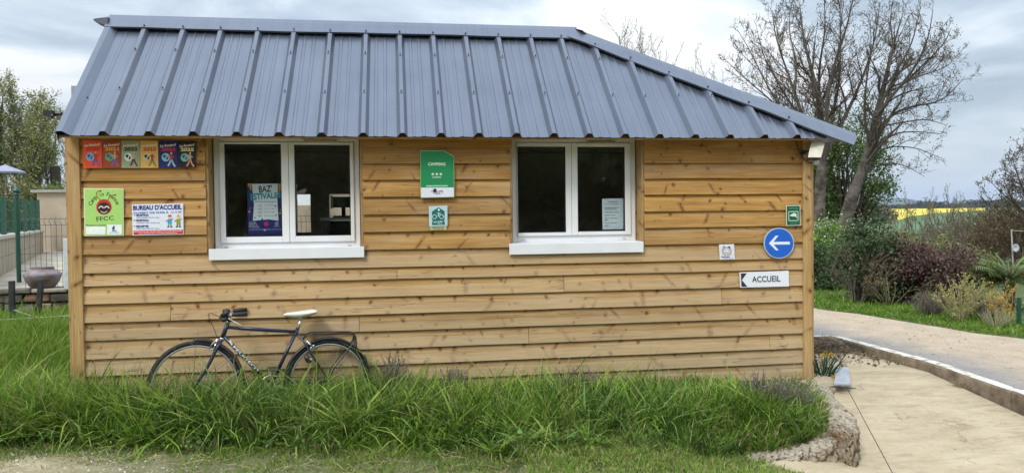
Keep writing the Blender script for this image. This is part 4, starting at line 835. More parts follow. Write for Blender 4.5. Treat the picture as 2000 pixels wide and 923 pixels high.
# chainset
m = MB(); cr = BB+bn*.06; m.torus(cr, .085, .006, bd, UPV, 36, 6, sx=.5)
for k in range(5): a = 2*math.pi*k/5; m.tube([cr, cr+.085*(math.cos(a)*bd+math.sin(a)*UPV)], .006, 5)
m.build('chainring', CHR, bk)
m = MB(); m.tube([cr+bn*.02, BP(531.5, 716, .09)], .008, 6); m.tube([BB-bn*.06, BB*2-BP(531.5, 716, .09)], .008, 6); m.build('crank', CHR, bk)
m = MB(); pd = BP(531.5, 714, .13); m.hexa([pd+bd*a*.045+bn*b_*.035+np.array([0, 0, c_*.012]) for c_ in (-1, 1) for b_ in (-1, 1) for a in (-1, 1)]); m.build('pedal', BLACKP, bk, bevel=.003)
m = MB(); m.hexa([pd+bn*.037+bd*a*.04+bn*b_*.002+np.array([0, 0, c_*.009]) for c_ in (-1, 1) for b_ in (-1, 1) for a in (-1, 1)]); m.build('pedal_reflector', plain('reflector_grey', (.12, .11, .10), .3), bk)
m = MB(); 
for dz in (.075, -.075): m.tube([cr+np.array([0, 0, dz]), HB+bn*.045+np.array([0, 0, dz*.4])], .004, 5)
m.build('chain', plain('chain_rust', (.08, .05, .035), .6, .5), bk)
# maker's lettering along the down tube
def tubetext(t, p0, p1, h, bold, mb):
    a, b_ = BP(*p0, .0165), BP(*p1, .0165); ex = b_-a; ln = np.linalg.norm(ex); ex /= ln; ey = np.cross(ex, bn); ey = ey if ey[2] > 0 else -ey
    V, F = glyphs(t, bold); lo, hi = V.min(0), V.max(0); k0 = len(mb.v)
    for v in V:
        u, w = (v[0]-lo[0])/(hi[0]-lo[0]), (v[1]-lo[1])/(hi[1]-lo[1])-.5; ang = w*h/.0165
        mb.v.append(tuple(a+ex*ln*u-bn*.0165+bn*(.0165*math.cos(ang)+.0008)+ey*(.0165*math.sin(ang))))
    mb.f += [tuple(k0+i for i in f) for f in F]
m = MB(); tubetext('PEUGEOT', (456, 675), (506, 726), .023, .02, m); m.build('lettering', plain('decal_white', (.72, .72, .74), .4), bk)
m = MB(); a, b_ = BP(447, 664, .0172), BP(455, 671, .0172); m.quadp([a, BP(450, 662, .0172), b_, BP(452, 674, .0172)]); m.build('decal', plain('decal_white', (.72, .72, .74), .4), bk)
# ================================================================== GROUND, ROAD, SLAB
import bmesh
def ground_mat():
    m, t, b = newmat('meadow_ground'); l = t.links.new
    tcn = N(t, 'ShaderNodeTexCoord'); P_ = tcn.outputs['Object']; sp = N(t, 'ShaderNodeSeparateXYZ'); l(P_, sp.inputs[0])
    def nz(sc, de=5, ro=0.6):
        n = N(t, 'ShaderNodeTexNoise'); n.inputs['Scale'].default_value = sc; n.inputs['Detail'].default_value = de; n.inputs['Roughness'].default_value = ro; l(P_, n.inputs[0]); return n.outputs[0]
    big, mid, fin = nz(0.05), nz(1.3, 6), nz(28, 6, 0.7)
    gr = ramp(t, [(0.3, (0.045, 0.085, 0.022)), (0.55, (0.075, 0.13, 0.035)), (0.75, (0.12, 0.155, 0.055))]); l(mathn(t, 'ADD', mathn(t, 'MULTIPLY', mid, 0.6), mathn(t, 'MULTIPLY', fin, 0.4)), gr.inputs[0])
    so_ = ramp(t, [(0.3, (0.075, 0.055, 0.035)), (0.7, (0.16, 0.125, 0.08))]); l(fin, so_.inputs[0])
    far = ramp(t, [(0.35, (0.062, 0.12, 0.045)), (0.65, (0.10, 0.16, 0.06))]); l(big, far.inputs[0])
    gv = ramp(t, [(0.30, (0.27, 0.205, 0.12)), (0.48, (0.44, 0.36, 0.235)), (0.62, (0.58, 0.50, 0.36)), (0.75, (0.66, 0.59, 0.46))]); l(mathn(t, 'ADD', mathn(t, 'MULTIPLY', nz(60, 5, .75), 0.65), mathn(t, 'MULTIPLY', nz(7, 4), 0.35)), gv.inputs[0])
    c = mix(t, 0.5, gr.outputs[0], so_.outputs[0])
    r2 = mathn(t, 'SQRT', mathn(t, 'ADD', mathn(t, 'POWER', sp.outputs[0], 2.0), mathn(t, 'POWER', sp.outputs[1], 2.0)))
    fm = N(t, 'ShaderNodeMapRange'); fm.inputs[1].default_value = 8; fm.inputs[2].default_value = 30; l(r2, fm.inputs[0]); c = mix(t, fm.outputs[0], c, far.outputs[0])
    # worn stony ground in front of the long grass, fading into turf to the right
    e = mathn(t, 'ADD', mathn(t, 'ADD', sp.outputs[1], mathn(t, 'MULTIPLY', sp.outputs[0], 0.165)), 1.36)
    e = mathn(t, 'ADD', e, mathn(t, 'MULTIPLY', mathn(t, 'SUBTRACT', nz(2.3, 4), 0.5), 0.5))
    em = N(t, 'ShaderNodeMapRange'); em.inputs[1].default_value = 0.05; em.inputs[2].default_value = -0.16; l(e, em.inputs[0])
    xm = N(t, 'ShaderNodeMapRange'); xm.inputs[1].default_value = -0.9; xm.inputs[2].default_value = -2.4; xm.inputs[3].default_value = 0.16; xm.inputs[4].default_value = 1.0; l(mathn(t, 'ADD', sp.outputs[0], mathn(t, 'MULTIPLY', nz(1.1, 3), 1.0)), xm.inputs[0])
    gm = mathn(t, 'MULTIPLY', em.outputs[0], xm.outputs[0]); c = mix(t, gm, c, gv.outputs[0])
    l(c, b.inputs['Base Color']); b.inputs['Roughness'].default_value = 0.95; b.inputs['Specular IOR Level'].default_value = 0.2
    bp = N(t, 'ShaderNodeBump'); bp.inputs['Strength'].default_value = 0.8; bp.inputs['Distance'].default_value = 0.015; l(nz(45, 6, .75), bp.inputs['Height']); l(bp.outputs[0], b.inputs['Normal']); return m
def axis(lo, hi, dense, step, grow):
    a = list(np.arange(dense[0], dense[1]+1e-6, step)); s = step
    while a[-1] < hi: s *= grow; a.append(a[-1]+s)
    s = step
    while a[0] > lo: s *= grow; a.insert(0, a[0]-s)
    return np.array(a)
gx, gy = axis(-7000, 7000, (-8, 9), 0.2, 1.22), axis(-60, 9000, (-4, 8), 0.2, 1.2)
GXX, GYY = np.meshgrid(gx, gy); zz = g(GXX, GYY)
# left bank and bumps
zz = zz + (rng.random(zz.shape)-.5)*0.012*(np.abs(GXX) < 9)*(GYY < 9)
cab_m = (GXX > XL+.1) & (GXX < XR-.15) & (GYY > .12) & (GYY < DEPTH-.1); zz[cab_m] = -0.2
nx_, ny_ = len(gx), len(gy); idx = np.arange(nx_*ny_).reshape(ny_, nx_)
Fq = np.stack([idx[:-1, :-1], idx[:-1, 1:], idx[1:, 1:], idx[1:, :-1]], -1).reshape(-1, 4)
setp(add('ground', npmesh('ground', np.stack([GXX, GYY, zz], -1).reshape(-1, 3), Fq, smooth=True), ground_mat()), kind='structure')
def sheet(name, poly, zf, mat, step=0.25, bounds=None, thick=0):
    bm = bmesh.new(); vs = [bm.verts.new((x, y, 0)) for x, y in poly]; bm.faces.new(vs)
    xs = [p[0] for p in poly]; ys = [p[1] for p in poly]
    for ax, lo, hi in ((0, min(xs), max(xs)), (1, min(ys), max(ys))):
        k = math.ceil(lo/step)*step
        while k < hi:
            co = [0, 0, 0]; co[ax] = k; no = [0, 0, 0]; no[ax] = 1
            bmesh.ops.bisect_plane(bm, geom=bm.verts[:]+bm.edges[:]+bm.faces[:], plane_co=co, plane_no=no); k += step
    for v in bm.verts: v.co.z = float(zf(v.co.x, v.co.y))
    bmesh.ops.recalc_face_normals(bm, faces=bm.faces[:])
    if sum(f.normal.z for f in bm.faces) < 0: bmesh.ops.reverse_faces(bm, faces=bm.faces[:])
    me = bpy.data.meshes.new(name); bm.to_mesh(me); bm.free()
    me.polygons.foreach_set('use_smooth', [True]*len(me.polygons))
    return add(name, me, mat)
# gravel road with a darker tarred strip along the kerb
def road_mat():
    m, t, b = newmat('gravel_road'); l = t.links.new
    tcn = N(t, 'ShaderNodeTexCoord'); P_ = tcn.outputs['Object']; sp = N(t, 'ShaderNodeSeparateXYZ'); l(P_, sp.inputs[0])
    def nz(sc, de=5, ro=0.6):
        n = N(t, 'ShaderNodeTexNoise'); n.inputs['Scale'].default_value = sc; n.inputs['Detail'].default_value = de; n.inputs['Roughness'].default_value = ro; l(P_, n.inputs[0]); return n.outputs[0]
    gv = ramp(t, [(0.3, (0.24, 0.18, 0.125)), (0.5, (0.42, 0.335, 0.245)), (0.7, (0.56, 0.47, 0.36))]); l(mathn(t, 'ADD', mathn(t, 'MULTIPLY', nz(42, 6, .8), .7), mathn(t, 'MULTIPLY', nz(3, 4), .3)), gv.inputs[0])
    ta = ramp(t, [(0.35, (0.16, 0.155, 0.155)), (0.65, (0.33, 0.315, 0.30))]); l(nz(50, 5, .8), ta.inputs[0])
    w = mathn(t, 'ADD', sp.outputs[0], mathn(t, 'MULTIPLY', mathn(t, 'SUBTRACT', nz(1.5, 5), .5), 0.9))
    w = mathn(t, 'ADD', w, mathn(t, 'MULTIPLY', mathn(t, 'MAXIMUM', mathn(t, 'SUBTRACT', sp.outputs[1], 1.5), 0.0), 0.05))
    mr = N(t, 'ShaderNodeMapRange'); mr.inputs[1].default_value = 5.5; mr.inputs[2].default_value = 6.1; l(w, mr.inputs[0])
    ed = ramp(t, [(0, (0.33, 0.28, 0.17)), (1, (0.33, 0.28, 0.17))])
    l(mix(t, mr.outputs[0], ta.outputs[0], gv.outputs[0]), b.inputs['Base Color']); b.inputs['Roughness'].default_value = 0.95
    bp = N(t, 'ShaderNodeBump'); bp.inputs['Strength'].default_value = .7; bp.inputs['Distance'].default_value = .012; l(nz(60, 6, .8), bp.inputs['Height']); l(bp.outputs[0], b.inputs['Normal']); return m
def verge_x(y): return 6.68+(4.86-y)*0.194
RP = [(5.19, -8), (verge_x(-8), -8)]+[(verge_x(y)+0.05*math.sin(y*2.1)+.04*math.sin(y*5.3), y) for y in np.arange(-7, 13, 0.5)]+[(2.5, 13), (2.5, 1.9), (5.05, 1.9), (5.19, 1.75)]
setp(sheet('road', RP, lambda x, y: g(x, y)+0.045, road_mat(), 0.4), kind='structure')
def slab_mat():
    m, t, b = newmat('cream_concrete'); l = t.links.new
    tcn = N(t, 'ShaderNodeTexCoord'); P_ = tcn.outputs['Object']
    def nz(sc, de=5, ro=0.6, vec=None, dist=0):
        n = N(t, 'ShaderNodeTexNoise'); n.inputs['Scale'].default_value = sc; n.inputs['Detail'].default_value = de; n.inputs['Roughness'].default_value = ro; n.inputs['Distortion'].default_value = dist
        if vec:
            mp = N(t, 'ShaderNodeMapping'); mp.inputs['Scale'].default_value = vec; mp.inputs['Rotation'].default_value = (0, 0, .25); l(P_, mp.inputs[0]); l(mp.outputs[0], n.inputs[0])
        else: l(P_, n.inputs[0])
        return n.outputs[0]
    base = ramp(t, [(0.28, (0.24, 0.19, 0.12)), (0.46, (0.395, 0.325, 0.215)), (0.70, (0.50, 0.43, 0.305))]); l(mathn(t, 'ADD', mathn(t, 'MULTIPLY', nz(2.2, 6, .6, (1, 2.5, 1)), .6), mathn(t, 'MULTIPLY', nz(30, 6, .75), .4)), base.inputs[0])
    st = ramp(t, [(0.52, (0,)*3), (0.66, (1,)*3)]); l(nz(3.5, 6, .7, (.6, 2.4, 1), 1.5), st.inputs[0])
    c = mix(t, mathn(t, 'MULTIPLY', st.outputs[0], .55), base.outputs[0], (0.235, 0.185, 0.12))
    # fine broken cracks
    v = N(t, 'ShaderNodeTexVoronoi', feature='DISTANCE_TO_EDGE'); v.inputs['Scale'].default_value = 0.8
    wv = N(t, 'ShaderNodeVectorMath', operation='ADD'); n3 = N(t, 'ShaderNodeTexNoise'); n3.inputs['Scale'].default_value = 2.5; n3.inputs['Detail'].default_value = 5; l(P_, n3.inputs[0]); l(P_, wv.inputs[0]); l(n3.outputs['Color'], wv.inputs[1]); l(wv.outputs[0], v.inputs['Vector'])
    ck = mathn(t, 'MULTIPLY', mathn(t, 'LESS_THAN', v.outputs['Distance'], .006), mathn(t, 'GREATER_THAN', nz(1.3, 3), .56)); c = mix(t, mathn(t, 'MULTIPLY', ck, .55), c, (0.16, 0.13, 0.09))
    sp_ = ramp(t, [(0.70, (0,)*3), (0.76, (1,)*3)]); l(nz(24, 3, .5), sp_.inputs[0]); c = mix(t, mathn(t, 'MULTIPLY', sp_.outputs[0], .5), c, (0.19, 0.15, 0.10))
    l(c, b.inputs['Base Color']); b.inputs['Roughness'].default_value = .9
    bp = N(t, 'ShaderNodeBump'); bp.inputs['Strength'].default_value = .5; bp.inputs['Distance'].default_value = .008; l(mathn(t, 'ADD', nz(34, 6, .75), nz(4, 5, .6, (1, 3, 1))), bp.inputs['Height']); l(bp.outputs[0], b.inputs['Normal']); return m
SLABM = slab_mat()
zs_ = lambda x, y: g(x, y)+0.03
# two pours with an open joint running diagonally between them
J0, J1 = np.array([4.06, -0.16]), np.array([3.44, -1.62]); jd = (J1-J0)/np.linalg.norm(J1-J0); jn = np.array([-jd[1], jd[0]])*0.0028
JX = J1+jd*0.35
A_ = [tuple(J0+jn), tuple(JX+jn), (4.6, -8), (5.04, -8), (5.04, 1.66), (3.6, 1.66), (3.6, 0.3), (4.02, 0.3)]
B_ = [tuple(J0-jn), (3.98, 0.28), (3.3, 0.2), (3.3, -0.9), (3.0, -1.62), (2.6, -1.66), (2.45, -1.72), (2.5, -2.6), (2.5, -8), (4.588, -8), tuple(JX-jn)]
setp(sheet('slab', A_, zs_, SLABM), kind='structure'); setp(sheet('slab', B_[::-1], zs_, SLABM), kind='structure')
# kerb of separate stones, with lime wash left on the top
kb = thing('kerb', (5.1, 0.3, 0), 'long low concrete kerb with a whitened top between slab and road', 'kerb')
KF = plain('kerb_face', (0.11, 0.085, 0.058), .95, scale=7, detail=9, col2=(0.34, 0.275, 0.20), bump=.015, bscale=40); KT = plain('kerb_top', (0.30, 0.26, 0.20), .9, scale=11, col2=(0.62, 0.59, 0.54), thr=(.38, .52), detail=8, bump=.006)
kp = [(3.9, 1.72), (4.86, 1.73)]; ky = 1.62; kpts = [((5.13-.006*(1.2-ky)*0, ky), None)]
segs_ = [((4.0, 1.73), (5.06, 1.73))]; y = 1.73
while y > -6: segs_.append(((5.125, y), (5.115, y-1.35))); y -= 1.356
for i, (a, b_) in enumerate(segs_):
    a, b_ = np.array(a), np.array(b_); d = (b_-a)/np.linalg.norm(b_-a); n2 = np.array([-d[1], d[0]])*0.06; n_ = 5; V = []; F = []; 
    jt = random.uniform(-.004, .004)
    pf = [(-1, -.25), (-1.02, .02), (-1, .115), (-.86, .135), (.86, .135), (1, .12), (1.02, 0), (1, -.25)]
    for k in range(n_+1):
        p = a+(b_-a)*k/n_; zg = float(g(p[0], min(p[1], 1.7)))*0.45
        for s_, h in pf:
            q_ = p+n2*s_; V.append((q_[0]+random.uniform(-.003, .003), q_[1], zg+h-.03+jt+random.uniform(-.003, .003)))
    m_ = len(pf)
    for k in range(n_):
        for j in range(m_-1): F.append((k*m_+j, k*m_+j+1, (k+1)*m_+j+1, (k+1)*m_+j))
    F += [tuple(range(m_))[::-1], tuple(n_*m_+j for j in range(m_))]
    me = rawmesh('kerb_stone', V, F); me.materials.append(KF); me.materials.append(KT)
    for p in me.polygons:
        if p.normal.z > .6 or p.normal.z < -.6: p.material_index = 1
    bm = bmesh.new(); bm.from_mesh(me); bmesh.ops.recalc_face_normals(bm, faces=bm.faces[:]); bm.to_mesh(me); bm.free(); add('kerb_stone', me, None, kb)
# raised bed: rounded rubble edging, soil
PT = [(1610, 744, -.03), (1624, 756, -.02), (1638, 782, 0.0), (1660, 800, .02), (1674, 822, .05), (1672, 838, .035), (1660, 850, .0), (1640, 862, -.07), (1610, 878, -.12), (1567, 889, -.16), (1525, 893, -.175), (1488, 897, -.19), (1462, 903, -.205)]
TOPP = np.array([atZ(*p) for p in PT])
tt = np.linspace(0, len(PT)-1, 170); TOPS = np.stack([np.interp(tt, range(len(PT)), TOPP[:, k]) for k in range(3)], 1)
for _ in range(14): TOPS[1:-1] = (TOPS[:-2]+2*TOPS[1:-1]+TOPS[2:])/4
def bedz(x, y):
    x = np.asarray(x, float); y = np.asarray(y, float); sh = x.shape; q = np.c_[x.ravel(), y.ravel()]; o = np.empty(len(q))
    for i in range(0, len(q), 20000):
        d = np.linalg.norm(q[i:i+20000, None, :]-TOPS[None, :, :2], axis=2); k = d.argmin(1); dm = d[np.arange(len(k)), k]; w = sstep(.10, 1.0, dm); ww = 1/(d**3+.006); ze = (ww*TOPS[None, :, 2]).sum(1)/ww.sum(1); ze = np.where(dm < .12, TOPS[k, 2], ze); o[i:i+20000] = (ze-.03)*(1-w)+w*(-.03+.02*np.clip(q[i:i+20000, 1], -3, 0))
    return o.reshape(sh)
def rubble_mat():
    m, t, b = newmat('rubble_edging'); l = t.links.new; tcn = N(t, 'ShaderNodeTexCoord'); P_ = tcn.outputs['Object']
    def nz(sc, de=6, ro=.65):
        n = N(t, 'ShaderNodeTexNoise'); n.inputs['Scale'].default_value = sc; n.inputs['Detail'].default_value = de; n.inputs['Roughness'].default_value = ro; l(P_, n.inputs[0]); return n.outputs[0]
    r_ = ramp(t, [(.30, (0.12, 0.085, 0.05)), (.44, (0.30, 0.225, 0.14)), (.56, (0.46, 0.38, 0.275)), (.70, (0.66, 0.60, 0.50))]); l(mathn(t, 'ADD', mathn(t, 'MULTIPLY', nz(9), .45), mathn(t, 'MULTIPLY', nz(48, 6, .8), .55)), r_.inputs[0])
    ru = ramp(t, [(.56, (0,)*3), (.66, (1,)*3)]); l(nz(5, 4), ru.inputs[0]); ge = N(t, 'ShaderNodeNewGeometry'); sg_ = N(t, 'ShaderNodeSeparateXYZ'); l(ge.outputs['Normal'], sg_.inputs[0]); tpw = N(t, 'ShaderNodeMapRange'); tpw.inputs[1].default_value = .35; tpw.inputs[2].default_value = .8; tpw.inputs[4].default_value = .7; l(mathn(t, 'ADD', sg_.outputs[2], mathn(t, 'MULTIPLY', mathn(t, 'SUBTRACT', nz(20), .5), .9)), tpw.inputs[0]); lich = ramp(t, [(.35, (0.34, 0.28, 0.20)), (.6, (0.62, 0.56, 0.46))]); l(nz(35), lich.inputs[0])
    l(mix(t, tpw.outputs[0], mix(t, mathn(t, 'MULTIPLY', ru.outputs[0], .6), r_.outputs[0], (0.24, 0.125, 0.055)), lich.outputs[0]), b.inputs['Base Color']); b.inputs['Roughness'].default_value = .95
    bp = N(t, 'ShaderNodeBump'); bp.inputs['Strength'].default_value = 1; bp.inputs['Distance'].default_value = .02; l(nz(42, 6, .8), bp.inputs['Height']); l(bp.outputs[0], b.inputs['Normal']); return m
RUBB = rubble_mat()
V = []; F = []; nR = len(TOPS); pr = 34
for i in range(nR):
    p = TOPS[i]; d = TOPS[min(i+1, nR-1)]-TOPS[max(i-1, 0)]; d[2] = 0
    cen = np.array([2.75, -0.75, 0]); nin = cen-p; nin[2] = 0; nin /= np.linalg.norm(nin)
    zb_ = min(float(g(p[0], p[1]))-.06, p[2]-.08); wd = 0.13
    prof = [(0.005, zb_), (-.012, zb_+.3*(p[2]-zb_)), (-.004, zb_+.55*(p[2]-zb_)), (.0, zb_+.78*(p[2]-zb_)), (0.004, p[2]-.03), (.02, p[2]-.008), (.045, p[2]+.004), (.085, p[2]+.006), (.13, p[2]+.006), (.17, p[2]-.002), (.20, p[2]-.03), (.205, p[2]-.08), (.205, zb_)]
    pq = np.array(prof); tq = np.linspace(0, len(pq)-1, pr); pq = np.stack([np.interp(tq, range(len(pq)), pq[:, 0]), np.interp(tq, range(len(pq)), pq[:, 1])], 1)
    for o_, z_ in pq:
        w1 = .012*math.sin(i*.45+z_*55)+.010*math.sin(i*1.2+o_*70+z_*31)+random.gauss(0, .0055); q_ = p+nin*(o_+w1); V.append((q_[0]+random.gauss(0, .003), q_[1]+random.gauss(0, .003), z_+(.006*math.sin(i*.9+o_*60)+random.gauss(0, .005))*(z_ > zb_+.01)))
for i in range(nR-1):
    for j in range(pr-1): F.append((i*pr+j, i*pr+j+1, (i+1)*pr+j+1, (i+1)*pr+j))
me = rawmesh('bed_edging', V, F, True); bm = bmesh.new(); bm.from_mesh(me); bmesh.ops.recalc_face_normals(bm, faces=bm.faces[:]); bm.to_mesh(me); bm.free()
o = add('bed_edging', me, RUBB); setp(o, 'rough curved rubble edging wall at the right end of the grass bed', 'low wall')
SOIL = plain('bed_soil', (0.06, 0.055, 0.025), .95, scale=18, col2=(0.12, 0.12, 0.045), bump=.02)
inn = []
for i in range(0, nR, 5):
    p = TOPS[i]; d = cen-p; d[2] = 0; d /= np.linalg.norm(d); inn.append(tuple((p+d*.15)[:2]))
setp(sheet('bed_soil', [(3.8, .02), *inn, (2.2, -1.4), (1.6, -1.0), (1.2, -.5), (1.2, .02)], lambda x, y: max(float(bedz(x, y)), float(g(x, y)))+.004, SOIL, .15), kind='structure')
# ================================================================== TERRACE ON THE LEFT
TZ = 0.755
PAVE = plain('terrace_paving', (0.25, 0.215, 0.165), .9, scale=3.2, col2=(0.52, 0.47, 0.38), bump=.01, bscale=20)
setp(sheet('terrace', [(-12, 3.05), (-0.5, 3.05), (2.0, 3.2), (2.0, 19), (-12, 19)], lambda x, y: TZ+.012+.0*x, PAVE, 1.5), kind='structure')
tw = thing('terrace_wall', (-4.2, 3.0, .45), 'rough rubble retaining wall with stone coping under the terrace', 'stone wall')
MB().box(-6.6, -2.4, 3.03, 3.25, .1, TZ-.03).build('wall_core', plain('mortar_dark', (0.06, 0.05, 0.04), .95, scale=20), tw)
MB().box(-2.4, 2.0, 3.03, 3.25, -.1, TZ-.03).build('wall_core', plain('mortar_dark', (0.06, 0.05, 0.04)), tw)
STC = [plain('stone_%s' % n_, c_, .9, var=.3, scale=12, bump=.02) for n_, c_ in (('buff', (0.36, 0.29, 0.19)), ('rust', (0.27, 0.165, 0.10)), ('grey', (0.22, 0.20, 0.17)), ('dark', (0.10, 0.085, 0.07)))]
def stone(x0, x1, z0, z1, y0, mat, name='stone', parent=None, dep=.12):
    P = [np.array([x, y, z])+np.array([random.uniform(-.012, .012), random.uniform(-.02, .006), random.uniform(-.010, .010)]) for z in (z0, z1) for y in (y0, y0+dep) for x in (x0, x1)]
    return MB().hexa(P).build(name, mat, parent, bevel=.014)
z = 0.36
for rw, hh in enumerate((.12, .13, .11)):
    x = -6.2+random.uniform(0, .2)
    while x < -2.75:
        w = random.uniform(.14, .36); stone(x+.006, x+w-.008, z+.006, z+hh-.008, 3.0+random.uniform(-.03, .02), random.choice([0, 0, 1, 2, 3, 0]) and random.choice(STC) or STC[0], parent=tw); x += w
    z += hh
x = -6.3
while x < -2.5:
    w = random.uniform(.35, .6); P_ = STC[2] if random.random() < .3 else plain('coping_stone', (0.33, 0.30, 0.25), .9, var=.25, scale=14, bump=.01)
    stone(x+.004, x+w-.006, TZ-.035, TZ+.02, 2.95, P_, 'coping_stone', tw, .28); x += w
# far beige rendered wall with coping
bw = thing('garden_wall', (-9, 16, TZ), 'plain beige rendered garden wall with a thin coping behind the terrace', 'wall')
zt_ = float(atD(75, 376, 21.0)[2]); xl_ = float(atD(75, 400, 21.0)[0])
MB().box(xl_, 6, 16.0, 16.2, TZ-.1, zt_).build('wall', plain('beige_render', (0.44, 0.36, 0.27), .9, var=.10, scale=2.5), bw)
for i in range(14): MB().box(xl_-.12+1.2*i, xl_-.12+1.2*i+1.194, 15.9, 16.28, zt_+.002, zt_+.07).build('coping', plain('coping_grey', (0.36, 0.34, 0.30), .9), bw)
wp = atD(592, 392, 20.0); pa = thing('whiteboard', (wp[0], 15.4, TZ+.05), 'white board standing by the garden wall, seen through the left window', 'board')
MB().box(wp[0]-.6, wp[0]+.25, 15.4, 15.44, 1.95, 2.6).build('panel', SILLW, pa, bevel=.005)
for dx in (-.5, .15): MB().box(wp[0]+dx-.03, wp[0]+dx+.03, 15.45, 15.5, TZ, 2.5).build('leg', SILLW, pa)
# block wall running back, green mesh fence on it
N0, N1 = atD(43, 516, 14.5), atD(85, 492, 20.7); dv = (N1-N0)[:2]/np.linalg.norm((N1-N0)[:2]); S0 = N0[:2]-dv*6.5; S1 = N1[:2]; lv = np.array([dv[1], -dv[0]])
blw = thing('block_wall', (*((S0+S1)/2), TZ), 'low stained concrete block wall running back along the terrace', 'low wall')
BLK_M = plain('block_stained', (0.15, 0.125, 0.085), .95, scale=1.6, col2=(0.40, 0.355, 0.275), vec=(6, 6, .6), bump=.008)
LW = np.linalg.norm(S1-S0); nb = int(LW/.5)
for r_ in range(2):
    for i in range(nb):
        a = S0+dv*(LW*i/nb+.004); b_ = S0+dv*(LW*(i+1)/nb-.004); z0, z1 = TZ+.01+.27*r_, TZ+.01+.27*r_+.264
        MB().hexa([(*p, z_) for z_ in (z0, z1) for p in (a, b_, a-lv*.2, b_-lv*.2)]).build('block', BLK_M, blw)
a, b_ = S0, S1; MB().hexa([(*p, z_) for z_ in (TZ+.55, TZ+.60) for p in (a+lv*.03, b_+lv*.03, a-lv*.23, b_-lv*.23)]).build('coping', plain('coping_grey', (0.36, 0.34, 0.30)), blw)
GRN = plain('fence_green', (0.012, 0.075, 0.05), .45)
fn = thing('mesh_fence', (*((S0+S1)/2), TZ+.6), 'dark green wire mesh fence on top of the block wall', 'fence')
nf = 7
def ftop(k): return 1.84+(2.14-1.84)*k/LW
for i in range(nf):
    k = LW*i/(nf-1); p = S0+dv*k-lv*.1; MB().box(p[0]-.03, p[0]+.03, p[1]-.03, p[1]+.03, TZ+.6, ftop(k)+.03).build('post', GRN, fn)
m = MB(); k = 0
while k < LW: p = S0+dv*k-lv*.1; m.tube([(*p, TZ+.62), (*p, ftop(k))], .0022, 3, False); k += .11
for h in (.03, .35, .68, .98): m.tube([(*(S0+dv*k_-lv*.1), TZ+.62+h*(ftop(k_)-TZ-.62)) for k_ in (0, LW)], .004, 3, False)
setp(m.build('mesh_panel', GRN, fn), kind='stuff')
# nearer fence on the terrace edge, corner post with finial
f2_ = thing('mesh_fence', (-3.8, 3.12, TZ), 'thin wire mesh fence on the terrace edge beside the clay pot', 'fence')
pt_ = atY(31, 379, 3.12); pb_ = atY(39, 551, 3.12)
MB().tube([(pt_[0]*.5+pb_[0]*.5, 3.12, pb_[2]), (pt_[0]*.5+pb_[0]*.5, 3.12, pt_[2]+.02)], .026, 8).lathe([(0, .09), (.03, .075), (.045, .04), (.03, .01), (.035, 0)], (pt_[0]*.5+pb_[0]*.5, 3.12, pt_[2]), 10).build('post', GRN, f2_)
for x in (-1.9, .6): MB().box(x-.025, x+.025, 3.1, 3.15, TZ, TZ+1.05).build('post', GRN, f2_)
m = MB(); WIRE = plain('fence_wire', (0.05, 0.055, 0.05), .5); x = pb_[0]+.06; zt2 = float(atY(100, 424, 3.12)[2])
while x < 1.6: m.tube([(x, 3.12, TZ), (x, 3.12, zt2-.09), (x, 3.07, zt2-.045), (x, 3.12, zt2)], .003, 3, False); x += .0585
for h in (.02, .22, .42, .62, zt2-TZ-.09, zt2-TZ-.02): m.tube([(pb_[0], 3.116, TZ+h), (1.6, 3.116, TZ+h)], .0035, 3, False)
setp(m.build('mesh_panel', WIRE, f2_), kind='stuff')
# pot, short dark posts, white post, wire
pc = atY(78.5, 556, 3.02); pr_ = .195
MB().lathe([(0, 0), (.11, 0), (.135, .02), (.175, .08), (.197, .14), (.2, .165), (.185, .18), (.15, .205), (.125, .22), (.122, .235), (.128, .245), (.118, .248), (.108, .23), (.105, .19), (0, .17)], (pc[0], 3.09, TZ+.018), 28).build('clay_pot', plain('pot_clay', (0.15, 0.10, 0.085), .8, scale=9, col2=(0.30, 0.26, 0.29), bump=.004), None, True)
po = bpy.data.objects['clay_pot']; setp(po, 'squat lilac clay pot standing on the terrace edge', 'pot')
GP = 'short dark posts in front of the terrace wall'
for (t_, b_, y_, lab) in (((23, 548), (23.5, 616), 2.6, 'short dark upright post left of the clay pot'), ((81, 545), (72, 612), 2.62, 'short dark leaning post in front of the clay pot')):
    a, c_ = atY(*t_, y_), atY(*b_, y_); m = MB(); e = .026; m.hexa([p+np.array([sx*e, sy*e, 0]) for p in (c_-[0, 0, .1], a) for sy in (-1, 1) for sx in (-1, 1)]); o = m.build('short_post', plain('post_black', (0.025, 0.027, 0.03), .6, var=.3), None, bevel=.004); setp(o, lab, 'post', GP)
wq = atY(131.5, 562, 2.98); wt = atY(132, 466, 2.98); o = MB().box(wq[0]-.028, wq[0]+.05, 2.96, 2.99, wq[2]-.02, wt[2]).build('white_post', plain('faded_white', (.58, .64, .68), .5), None, bevel=.006); setp(o, 'pale white plastic post half hidden by the cabin corner', 'post')
m = MB(); m.tube([atY(-40, 627, 2.3), atY(0, 624.5, 2.3), atY(60, 621, 2.3), atY(140, 616, 2.3)], .008, 5); m.tube([atY(28, 605, 2.5), atY(60, 616, 2.3), atY(75, 620, 2.3)], .006, 5); o = m.build('edging_wire', plain('wire_grey', (.30, .31, .30), .5)); setp(o, 'grey wire stretched low across the grass left of the cabin', 'wire')
